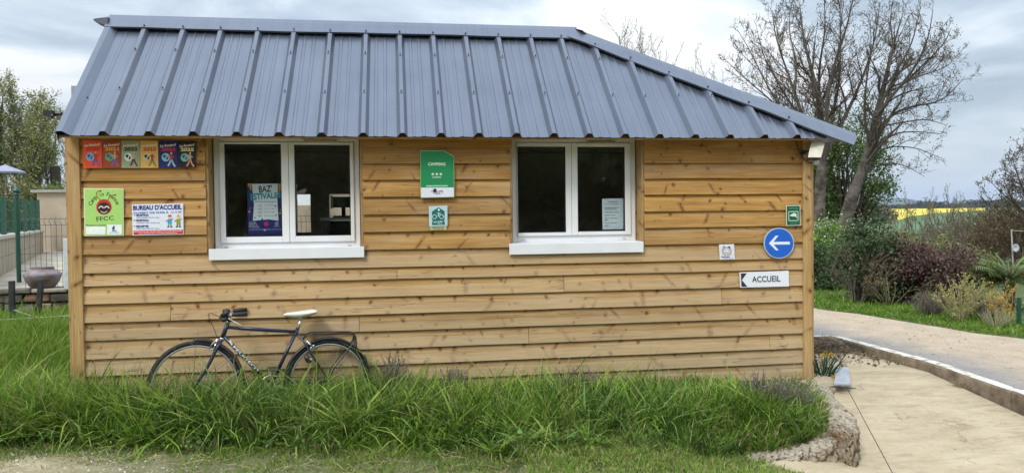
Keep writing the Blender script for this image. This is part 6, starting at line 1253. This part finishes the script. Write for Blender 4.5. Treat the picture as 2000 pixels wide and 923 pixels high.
# ================================================================== FAR COUNTRY
def onterrain(px, py):
    d = ray(px, py); lo, hi = 20., 900.
    for t in np.linspace(20, 900, 3000):
        p = CAM+t*d
        if p[2] < float(g(p[0], p[1])): return p
    return CAM+640*d
zf = lambda x, y: g(x, y)+.12
rp = [onterrain(*q) for q in ((1655, 418), (1700, 419), (1728, 424), (1745, 432), (1775, 424), (1825, 417), (1925, 411))]+[CAM+(np.array(ray(q, 409)))*560 for q in (1925, 1800, 1655)]
setp(sheet('rapeseed_field', [tuple(p[:2]) for p in rp], zf, plain('rape_yellow', (0.50, 0.40, 0.035), .9, scale=.05, col2=(0.62, 0.52, 0.06)), 40), kind='structure')
rp = [onterrain(*q) for q in ((1640, 470), (1640, 445), (1745, 436), (1830, 425), (1920, 416), (1990, 416), (1990, 440), (1900, 450))]
setp(sheet('meadow', [tuple(p[:2]) for p in rp], lambda x, y: g(x, y)+.05, plain('meadow_green', (0.055, 0.125, 0.055), .9, scale=.15, col2=(0.085, 0.165, 0.075)), 25), kind='structure')
def farwood(name, pts, seed, n, size, cols, label=None, cat=None):
    r_ = np.random.default_rng(seed); c = np.array([(p[0], p[1], p[2]) for p in pts]); s = np.array([p[3] for p in pts]); k = r_.integers(0, len(c), n); e = r_.normal(size=(n, 3))*.42; e /= np.maximum(1, np.linalg.norm(e, axis=1, keepdims=True)); q = c[k]+e*s[k]
    o = leafcloud(q, size, cols, r_, name, LEAF, None); setp(o, label, cat, None, None if label else 'stuff'); return o
DB = [(0.09, 0.085, 0.07), (0.07, 0.075, 0.06), (0.12, 0.11, 0.085)]
pts = []
for px in np.linspace(1655, 1722, 9): p = onterrain(px, 437.5); pts.append((p[0], p[1], p[2]+1.3, np.array([2.2, 2.2, 1.5])))
farwood('hedgerow', pts, 130, 6000, .5, DB, 'grey leafless hedgerow in front of the yellow field', 'hedgerow')
pts = []
for px in np.linspace(1560, 2160, 70):
    d_ = 600+30*math.sin(px*.05); p = CAM+ray(px, 405)*d_; hh = 1.4+1.2*abs(math.sin(px*.031))+1*abs(math.sin(px*.13))+(3.5 if 1800 < px < 1830 or 1895 < px < 1990 else 0); pts.append((p[0], p[1], float(g(p[0], p[1]))+hh*.45, np.array([11, 11, hh*.5])))
farwood('far_wood', pts, 131, 14000, 2.2, [(0.05, 0.06, 0.05), (0.065, 0.07, 0.06), (0.045, 0.055, 0.05)])
def hill(dist, prof, seed, mat):
    V = []; F = []; n = 60; pxs = np.linspace(prof[0][0], prof[-1][0], n+1)
    for i, px in enumerate(pxs):
        py = np.interp(px, [p[0] for p in prof], [p[1] for p in prof])+.5*math.sin(i*1.7)
        top = CAM+ray(px, py)*dist; f = CAM+ray(px, 420)*(dist*.72); bk_ = CAM+ray(px, 420)*(dist*1.5)
        for w_ in (0, .35, .75, 1): p = f*(1-w_)+top*w_; V.append((p[0], p[1], 0+(top[2])*math.sin(w_*math.pi/2)**1.3 if w_ else -2))
        V.append((bk_[0], bk_[1], -2))
    for i in range(n):
        for k in range(4): F.append((i*5+k, (i+1)*5+k, (i+1)*5+k+1, i*5+k+1))
    setp(add('hill', rawmesh('hill', V, F, True), mat), kind='structure')
HM = plain('hill_woods', (0.035, 0.05, 0.035), .95, scale=.004, col2=(0.08, 0.10, 0.06))
hill(4200, [(1480, 402), (1600, 399), (1680, 394), (1706, 386.5), (1750, 385.5), (1800, 392), (1850, 396), (1890, 390), (1935, 390.5), (1990, 393), (2150, 396), (2300, 402)], 1, HM)
hill(4600, [(-900, 400), (-600, 380), (-200, 385), (300, 378), (700, 384), (1200, 388), (1480, 402)], 2, HM)
# ================================================================== GRASS AND SMALL GROWTH
def gz(x, y):
    x = np.asarray(x, float); y = np.asarray(y, float); return np.where((x > .8) & (y < .05), np.maximum(g(x, y), bedz(x, y)), g(x, y))
inpoly = np.array([tuple(p) for p in inn]+[(1.9, -1.5)])
def inside(x, y, P):
    r = np.zeros(len(x), bool); j = len(P)-1
    for i in range(len(P)):
        c = ((P[i][1] > y) != (P[j][1] > y)) & (x < (P[j][0]-P[i][0])*(y-P[i][1])/(P[j][1]-P[i][1]+1e-12)+P[i][0]); r ^= c; j = i
    return r
BEDP = [(-9, .0), (3.98, .02), *inn, (1.9, -1.58), (-9, .2)]
def edged(x, y): return np.min(np.linalg.norm(np.c_[x, y][:, None, :]-TOPS[None, :, :2], axis=2), axis=1)
def blades(root, h, w, lean, az, curl, cols, name, kind_label=None):
    """root (n,3); every blade a tapering bent strip of three segments"""
    n = len(root); d = np.stack([np.cos(az), np.sin(az), np.zeros(n)], 1); fa = az+rng.uniform(-1.2, 1.2, n)+np.pi/2; sdv = np.stack([np.cos(fa), np.sin(fa), np.zeros(n)], 1)
    Vs = []
    for s, ww in ((0, .75), (.38, 1.0), (.74, .62), (1.0, 0)):
        th = lean+curl*s; out_ = (h*s*np.sin(lean+curl*s*.6))[:, None]*d; up_ = (h*s*np.cos(lean+curl*s*.6))[:, None]*np.array([0, 0, 1.])
        c = root+out_+up_; 
        if ww: Vs += [c-sdv*(w*ww*.5)[:, None], c+sdv*(w*ww*.5)[:, None]]
        else: Vs += [c]
    V = np.stack(Vs, 1).reshape(-1, 3); b = np.arange(n)[:, None]*7
    F = np.concatenate([b+np.array([[0, 1, 3]]), b+np.array([[0, 3, 2]]), b+np.array([[2, 3, 5]]), b+np.array([[2, 5, 4]]), b+np.array([[4, 5, 6]])], 0)
    tint = np.repeat(cols, 7, 0)
    o = add(name, npmesh(name, V, F, tint), BLADE); return setp(o, kind='stuff')
PAL = np.array([(0.155, 0.27, 0.04), (0.21, 0.33, 0.055), (0.085, 0.18, 0.03), (0.27, 0.36, 0.085), (0.22, 0.32, 0.14), (0.12, 0.22, 0.07), (0.36, 0.43, 0.15)])
STRAW = np.array([(0.40, 0.33, 0.17), (0.32, 0.26, 0.12), (0.45, 0.38, 0.22)])
PAL = PAL*np.array([.80, .89, .57])
def gcols(n, straw=.03, key=None):
    c = PAL[rng.integers(0, len(PAL), n)] if key is None else PAL[key]; m = rng.random(n) < straw; c = c.copy(); c[m] = STRAW[rng.integers(0, 3, m.sum())]; return c*rng.uniform(.75, 1.25, (n, 1))
def tufts(pos, per, spread, hmean, cfun, wmin=.005, wmax=.0125, leanr=(.1, .75), curlr=(.2, 1.3)):
    T_ = len(pos); k = np.repeat(np.arange(T_), per); n = len(k); a = rng.uniform(0, 2*np.pi, n); r = spread*np.sqrt(rng.random(n)); xy = pos[k][:, :2]+np.stack([r*np.cos(a), r*np.sin(a)], 1)
    th = hmean[k]*rng.uniform(.5, 1.25, n); root = np.c_[xy, gz(xy[:, 0], xy[:, 1])-.01]
    az = np.where(rng.random(n) < .75, a+rng.normal(0, .5, n), rng.uniform(0, 2*np.pi, n)); lean = rng.uniform(*leanr, n)*(.35+.65*r/spread); curl = rng.uniform(*curlr, n)
    return root, th, rng.uniform(wmin, wmax, n), lean, az, curl, cfun(n, k)
def cat(*L_): return [np.concatenate(z_) for z_ in zip(*L_)]
# long grass bed in front of the boards
def bedpoints(n):
    x = rng.uniform(-6.2, 3.95, n); e = np.where(x > 2.15, -2.3, fg_edge(x)+.06); y = e+(0.0-e)*rng.random(n)**.85
    y = y+.03*np.sin(x*5)+.06*np.sin(x*2.3+1); ok = (y < -.035) | (x < XL-.05)
    ok &= inside(x, y, BEDP) | (x < 2.2); ok &= ~((x > 1.9) & ~inside(x, y, [(1.2, .3), (3.98, .02), *inn, (1.5, -1.62)])); return np.c_[x, y][ok]
tp_ = bedpoints(2900); q_ = bedpoints(9000); q_ = q_[(q_[:, 0] > 2.1) & (q_[:, 1] < -.5)][:420]; tp_ = np.r_[tp_, q_]; tp_ = tp_[(edged(tp_[:, 0], tp_[:, 1]) > .18) | (tp_[:, 0] < 2.2)]
def hgt(p):
    x, y = p[:, 0], p[:, 1]; e = np.where(x > 2.15, -2.6, fg_edge(x)); q = np.clip((y-e)/(0-e), 0, 1.2)
    wallh = np.interp(x, [-6, -2.7, -2.3, -1.9, -1.5, -1.0, -.45, -.15, .1, .5, 1, 2, 2.6, 3.1, 3.5, 4], [.36, .40, .42, .36, .28, .26, .30, .38, .34, .23, .21, .20, .19, .10, .12, .10])
    midh = np.interp(x, [-6, -2.5, 0, 2, 3, 3.5], [.40, .42, .38, .29, .27, .20])
    h = np.interp(q, [0, .12, .45, .8, 1.0], [.10, .17, 1.0, 1.0, .9]); 
    h = np.where(h > .5, np.where(q > .7, wallh, midh), h*1.0)
    h = np.where(q < .45, .10+(midh-.10)*np.clip((q-.02)/.3, 0, 1), h); ed = edged(x, y); h = np.where(x > 2.15, np.minimum(np.where(q > .6, h, .24), np.interp(ed, [.15, .3, .6], [.08, .17, .26])), h); return h*rng.uniform(.65, 1.15, len(x))
h_ = hgt(tp_); key_ = rng.integers(0, len(PAL), len(tp_)); tb_ = rng.uniform(.5, 1.35, len(tp_))[:, None]; pt0 = np.sin(tp_[:, 0]*2.1+1)+np.sin(tp_[:, 0]*4.7+tp_[:, 1]*3)+rng.normal(0, .6, len(tp_)); key_ = np.where((tp_[:, 0] < -2.2) | (pt0 > .9), rng.choice([1, 3, 3, 6, 0], len(tp_)), np.where(pt0 < -.5, rng.choice([2, 5, 4, 2], len(tp_)), key_)); dry = .02+.16*(h_ < .17)
G1 = tufts(tp_, 27, .08, h_, lambda n, k: gcols(n, dry[k], np.where(rng.random(n) < .7, key_[k], rng.integers(0, len(PAL), n)))*tb_[k])
# bolder arching clumps
bp_ = bedpoints(620); bp_ = bp_[(edged(bp_[:, 0], bp_[:, 1]) > .30) | (bp_[:, 0] < 2.2)]; bp_ = bp_[rng.random(len(bp_)) < .8]; kk = rng.choice([3, 4, 6, 6, 1], len(bp_))
G2 = tufts(bp_, 26, .045, np.maximum(.22, hgt(bp_)*rng.uniform(1.1, 1.75, len(bp_))), lambda n, k: gcols(n, .03, kk[k]), .010, .020, (.25, 1.0), (.5, 1.8))
np_ = bedpoints(900); np_ = np_[(edged(np_[:, 0], np_[:, 1]) > .25) | (np_[:, 0] < 2.2)]; G2b = tufts(np_, 3, .06, hgt(np_)*1.5+.04, lambda n, k: gcols(n, .55), .003, .006, (.05, .6), (.1, .8))
blades(*cat(G1, G2, G2b), 'long_grass')
# broad leaved weeds and clover low in the bed
wp_ = bedpoints(520); wp_ = wp_[(hgt(wp_) < .24) & (wp_[:, 0] < 1.8)]; k_ = np.repeat(np.arange(len(wp_)), 16); xy = wp_[k_]+rng.normal(0, .045, (len(k_), 2))
setp(leafcloud(np.c_[xy, gz(xy[:, 0], xy[:, 1])+rng.uniform(.015, .09, len(k_))], .036, [(0.10, 0.19, 0.05), (0.14, 0.22, 0.08), (0.08, 0.14, 0.04)], rng, 'clover', LEAF, None, .35, .85), kind='stuff')
# tall grass left of the cabin running up to the terrace wall
n = 2100; x = rng.uniform(-6.5, XL-.04, n); y = rng.uniform(-.6, 2.92, n); p = np.c_[x, y]; key2 = rng.choice([0, 1, 3, 3, 6, 1], n); hh = rng.uniform(.2, .38, n)*np.where(y > 2.2, .6, 1)
G3 = tufts(p, 30, .095, hh, lambda n_, k: gcols(n_, .03, key2[k]), .004, .008)
blades(*G3, 'long_grass')
# thin short turf and dry stalks in front
n = 7600; x = rng.uniform(-4.6, 2.6, n); e = fg_edge(x); y = e+.12-rng.random(n)**1.2*1.15; pat = .5+.5*np.sin(x*3.1+y*2.7)*np.sin(x*1.3-y*4.1); keep = rng.random(n) < np.clip(.16+.65*sstep(-2.6, -.6, x)+.35*pat-.9*np.clip((e-.02-y), 0, .5)*(x < -1.0), .03, 1)
p = np.c_[x, y][keep]; key3 = rng.choice([0, 1, 3, 2, 6], len(p)); nearE = np.clip((p[:, 1]-fg_edge(p[:, 0])+.35)/.5, 0, 1)
G4 = tufts(p, 16, .06, .035+.075*nearE*rng.random(len(p)), lambda n_, k: gcols(n_, .22, key3[k]), .0025, .0055, (.2, 1.0), (.2, 1.2))
G4 = [a_[G4[0][:, 0] < 2.55] for a_ in G4]
blades(*G4, 'short_grass')
# verge along the road and lawn behind
n = 4200; y = rng.uniform(-2, 15, n); x = verge_x(y)+.03+np.abs(rng.normal(0, 1, n))*1.0; p = np.c_[x, y]; key4 = rng.choice([0, 1, 2, 3], n); hh = np.where(x-verge_x(y) < .35, .03, .07)*rng.uniform(.6, 1.5, n)+.07*((x-verge_x(y)) > 1.0)*rng.random(n)
G5 = tufts(p, 16, .14, hh, lambda n_, k: gcols(n_, .05, key4[k]), .006, .012, (.1, .9)); blades(*G5, 'verge_grass')
n = 1600; y = rng.uniform(5.8, 16, n); x = verge_x(y)+1+rng.random(n)*4; p = np.c_[x, y]; G6 = tufts(p, 12, .2, np.full(n, .05), lambda n_, k: gcols(n_, .03, np.full(n_, 3)), .008, .016, (.2, 1.0)); blades(*G6, 'lawn_grass')
# daisies on the verge
n = 620; y = rng.uniform(1.0, 12, n); x = verge_x(y)+.10+np.abs(rng.normal(.35, .25, n))+.12*np.sin(y*3); m_ = (np.sin(y*2.1)+np.sin(y*5.3+1)+rng.normal(0, .5, n)) > -.2; x, y = x[m_], y[m_]
V = []; F = []
for a, b_ in zip(x, y):
    z_ = float(g(a, b_))+random.uniform(.05, .10); k0 = len(V); r0 = random.uniform(.011, .018); V += [(a+r0*math.cos(q), b_+r0*math.sin(q)-.2*0, z_+.5*r0*math.sin(q)*-1) for q in np.arange(6)*math.pi/3]; F.append(tuple(range(k0, k0+6)))
setp(add('daisies', rawmesh('daisies', V, F), plain('petal_white', (.75, .74, .70), .7)), kind='stuff')
# loose stones on the worn ground
def rocks(name, pts, smin, smax, mat):
    base = np.array([(1, 0, 0), (-1, 0, 0), (0, 1, 0), (0, -1, 0), (0, 0, 1), (0, 0, -1)], float); fs = np.array([(0, 2, 4), (2, 1, 4), (1, 3, 4), (3, 0, 4), (2, 0, 5), (1, 2, 5), (3, 1, 5), (0, 3, 5)])
    n = len(pts); s = (smin+(smax-smin)*rng.random(n)**3)[:, None, None]; V = base[None]*s*rng.uniform(.6, 1.3, (n, 6, 1))*np.array([1, 1, .55]); a = rng.uniform(0, 6.28, n); c, s_ = np.cos(a)[:, None], np.sin(a)[:, None]
    V = np.stack([V[..., 0]*c-V[..., 1]*s_, V[..., 0]*s_+V[..., 1]*c, V[..., 2]], -1)+pts[:, None, :]; cols = np.array([(.42, .37, .29), (.55, .50, .42), (.30, .24, .17), (.62, .58, .51)])[rng.integers(0, 4, n)]*rng.uniform(.8, 1.15, (n, 1))
    return setp(add(name, npmesh(name, V.reshape(-1, 3), (np.arange(n)[:, None, None]*6+fs[None]).reshape(-1, 3), np.repeat(cols, 6, 0)), mat), kind='stuff')
n = 5200; x = np.concatenate([rng.uniform(-4.6, -1.3, 4300), rng.uniform(-1.6, 2.2, 900)]); y = fg_edge(x)+.12-rng.random(n)**.8*1.2; rocks('gravel', np.c_[x, y, g(x, y)+.001], .003, .016, MIXED)
n = 900; y = rng.uniform(-2.5, 9, n); x = 5.3+rng.random(n)*1.7; rocks('road_gravel', np.c_[x, y, g(x, y)+.047], .004, .018, MIXED)
n = 90; x = rng.uniform(3.5, 5.0, n); y = rng.uniform(-2.5, 1.5, n); rocks('slab_grit', np.c_[x, y, zs_(x, y)+.001], .003, .011, MIXED)
# fallen dry stems in the turf
out = []
for i in range(260):
    x = random.uniform(-4.3, 2.4); y = float(fg_edge(x))+.1-random.random()*.55; a = random.uniform(0, 6.28); l_ = random.uniform(.04, .16); p = np.array([x, y, float(g(x, y))+.012]); d = np.array([math.cos(a), math.sin(a), random.uniform(-.05, .25)])*l_; out.append((np.array([p, p+d*.5+[0, 0, .008], p+d]), np.array([.0022, .002, .0012]), 3))
setp(tubes_np(out, 'dry_stems', plain('straw', (0.42, 0.34, 0.19), .9, var=.25), None), kind='stuff')
# heap of raked debris in the corner of the slab
out = []
for i in range(900):
    u, v = random.random(), random.random(); x = 4.0+1.02*u; y = 1.60-.62*v**1.4*(.5+.5*u) if u < .9 else 1.5-.8*v; h_ = .10*math.exp(-((1.55-y)/.28)**2)*random.random(); a = random.uniform(0, 6.28); l_ = random.uniform(.05, .2); p = np.array([x, y, float(zs_(x, y))+.005+h_]); d = np.array([math.cos(a), math.sin(a)*.6, random.uniform(-.2, .35)])*l_; out.append((np.array([p, p+d*.5+[0, 0, .01], p+d]), np.array([.004, .0035, .002]), 3))
setp(tubes_np(out, 'twig_litter', plain('litter', (0.10, 0.075, 0.05), .95, scale=30, col2=(0.26, 0.20, 0.14)), None), kind='stuff')
nl = 1500; x = rng.uniform(3.95, 5.03, nl); y = 1.62-np.abs(rng.normal(0, .26, nl)); y = np.where(rng.random(nl) < .12, 1.0-rng.random(nl)*.7, y); o = leafcloud(np.c_[x, y, zs_(x, y)+.012+.07*np.exp(-((1.55-y)/.25)**2)*rng.random(nl)], .045, [(0.14, 0.10, 0.06), (0.20, 0.15, 0.09), (0.08, 0.06, 0.04)], rng, 'dead_leaves', MIXED, None, .25); setp(o, kind='stuff')
mb = MB(); kx = np.linspace(3.95, 5.03, 14)
for i, x in enumerate(kx):
    for yy_, hh in ((1.64, .11), (1.5, .10+.02*math.sin(i)), (1.38, .05+.02*math.sin(i*2)), (1.22+.06*math.sin(i*1.3), .0)): mb.v.append((x, yy_, float(zs_(x, yy_))+hh-.004))
for i in range(13):
    for k in range(3): mb.f.append((i*4+k, i*4+k+1, (i+1)*4+k+1, (i+1)*4+k))
o = mb.build('soil_heap', plain('heap_soil', (0.10, 0.075, 0.05), .95, scale=22, col2=(0.20, 0.155, 0.105), bump=.02), None, True); setp(o, 'low heap of raked soil and twigs against the kerb corner', 'soil heap')
# weed at the foot of the kerb
def tuft_thing(name, lab, catg, pos, h, n_, spread, cols, w=(.006, .012), lean=(.1, .9), curl=(.3, 1.4), z=None):
    root = thing(name, pos, lab, catg); a = rng.uniform(0, 6.28, n_); r = spread*np.sqrt(rng.random(n_)); P_ = np.c_[pos[0]+r*np.cos(a), pos[1]+r*np.sin(a), np.full(n_, pos[2])]
    c = np.array(cols)[rng.integers(0, len(cols), n_)]*rng.uniform(.8, 1.2, (n_, 1)); o = blades(P_, h*rng.uniform(.55, 1.1, n_), rng.uniform(*w, n_), rng.uniform(*lean, n_), a+rng.normal(0, .4, n_), rng.uniform(*curl, n_), c, 'leaves'); del o['kind']; o.parent = root; o.location = -ROOT[root.name]; return root
wq = atZ(1736, 690, .02); tuft_thing('weed', 'small pale green weed at the foot of the kerb', 'weed', (wq[0]-.06, wq[1], .0), .12, 40, .05, [(0.22, 0.24, 0.06), (0.16, 0.18, 0.05), (0.35, 0.30, 0.15)])
wq = atZ(1875, 744, .0); tuft_thing('weed', 'tiny dry weed halfway along the kerb', 'weed', (5.03, wq[1], float(zs_(5.0, wq[1]))), .07, 24, .03, [(0.28, 0.25, 0.10), (0.35, 0.30, 0.15)])
# daffodils by the corner post
dq = np.array([4.02, .12, -.03]); df_ = tuft_thing('daffodils', 'clump of yellow daffodils with dark strap leaves at the right corner post', 'flowers', dq, .34, 60, .09, [(0.04, 0.085, 0.045), (0.06, 0.115, 0.06), (0.03, 0.065, 0.04)], (.009, .016), (.1, .8), (.2, 1.0))
YEL = plain('daffodil_yellow', (0.62, 0.42, 0.03), .6); YEL2 = plain('daffodil_cup', (0.65, 0.33, 0.02), .6); GST = plain('stem_green', (0.06, 0.12, 0.045), .6)
for (px, py, yy) in ((1606, 694, .10), (1612, 688, .25), (1622, 691, .2), (1629, 735, -.05)):
    p = atY(px, py, yy); b0 = dq+np.array([random.uniform(-.04, .06), random.uniform(-.04, .04), 0]); MB().tube([b0, b0*.5+p*.5+np.array([0, 0, .04]), p], .0035, 5).build('flower_stem', GST, df_)
    m = MB(); c0 = p+np.array([0, -.012, 0])
    for k in range(6):
        a = k*math.pi/3+.3; u = np.array([math.cos(a), -.25, math.sin(a)]); s_ = np.array([-math.sin(a), 0, math.cos(a)]); m.quadp([p, p+u*.014+s_*.008, p+u*.027, p+u*.014-s_*.008])
    m.build('petals', YEL, df_); m = MB(); m.lathe([(.005, 0), (.009, -.012), (.012, -.018)], p, 9, 1); m.build('cup', YEL2, df_)
# lavender clumps in the grass
LAV = plain('lavender_stem', (0.16, 0.13, 0.115), .9, var=.25); LAVC = [(0.20, 0.18, 0.17), (0.15, 0.16, 0.12), (0.24, 0.20, 0.20), (0.11, 0.13, 0.08)]
for i, (px, py, w, h, lab) in enumerate(((768, 746, .26, .30, 'grey brown lavender clump in the grass just right of the bicycle'), (888, 758, .22, .22, 'small grey lavender clump in the grass under the cyclist plaque'), (1135, 772, .26, .20, 'grey lavender clump in the grass below the right window'), (1490, 790, .36, .22, 'wide grey lavender clump near the right corner of the bed'), (1547, 806, .34, .20, 'grey lavender clump nearest the rubble edging'))):
    yv = (-.20, -.22, -.3, -.75, -1.0)[i]; p = atY(px, py, yv); z0 = float(gz(p[0], yv)); twiggy('lavender', lab, 'lavender', (p[0], yv, z0), max(.2, p[2]-z0+h*.5), w*1.1, 110, [(5, 25, .35, .3, .3)], 2, 140+i, LAV, (1500, .016, LAVC, 1), r0=.0028, minr=.0013, up=1.1)
# one dandelion
p = atY(1416.5, 833, -1.15); MB_ = thing('dandelion', (p[0], p[1], float(gz(p[0], p[1]))), 'single yellow dandelion head in the long grass near the right', 'flower'); MB().lathe([(0, .012), (.012, .012), (.02, .004), (.012, -.008), (0, -.012)], p, 12).build('flower_head', plain('dandelion_yellow', (0.65, 0.42, 0.02), .7), MB_); MB().tube([(p[0], p[1], float(gz(p[0], p[1]))), p], .003, 5).build('stem', GST, MB_)
# dark wood standing behind the photographer: it is what the window panes mirror
r_ = np.random.default_rng(200); pts = []
for x in np.arange(-30, 34, 2.2):
    hh = 4.2 if -3.6 < x < -1.6 else r_.uniform(8, 11)
    for k in range(7): pts.append((x+r_.normal()*.6, -30+r_.normal()*1.5, hh*(k+.5)/7, np.array([1.9, 1.9, hh*.10+.5])))
farwood('wood_behind', pts, 201, 60000, 1.0, [(0.10, 0.14, 0.06), (0.14, 0.18, 0.08), (0.17, 0.175, 0.10), (0.06, 0.08, 0.04)])

# ================================================================== AIR
hz = bpy.data.materials.new('haze'); hz.use_nodes = True; t = hz.node_tree; t.nodes.clear(); o_ = N(t, 'ShaderNodeOutputMaterial'); v_ = N(t, 'ShaderNodeVolumePrincipled'); v_.inputs['Color'].default_value = (.58, .74, 1, 1); v_.inputs['Density'].default_value = .00010; v_.inputs['Anisotropy'].default_value = 0.0
t.links.new(v_.outputs[0], o_.inputs['Volume'])
setp(MB().box(gx.min()-50, gx.max()+50, gy.min()-50, gy.max()+50, -4.5, max(190.0, float(zz.max())+20)).build('haze', hz), kind='stuff')
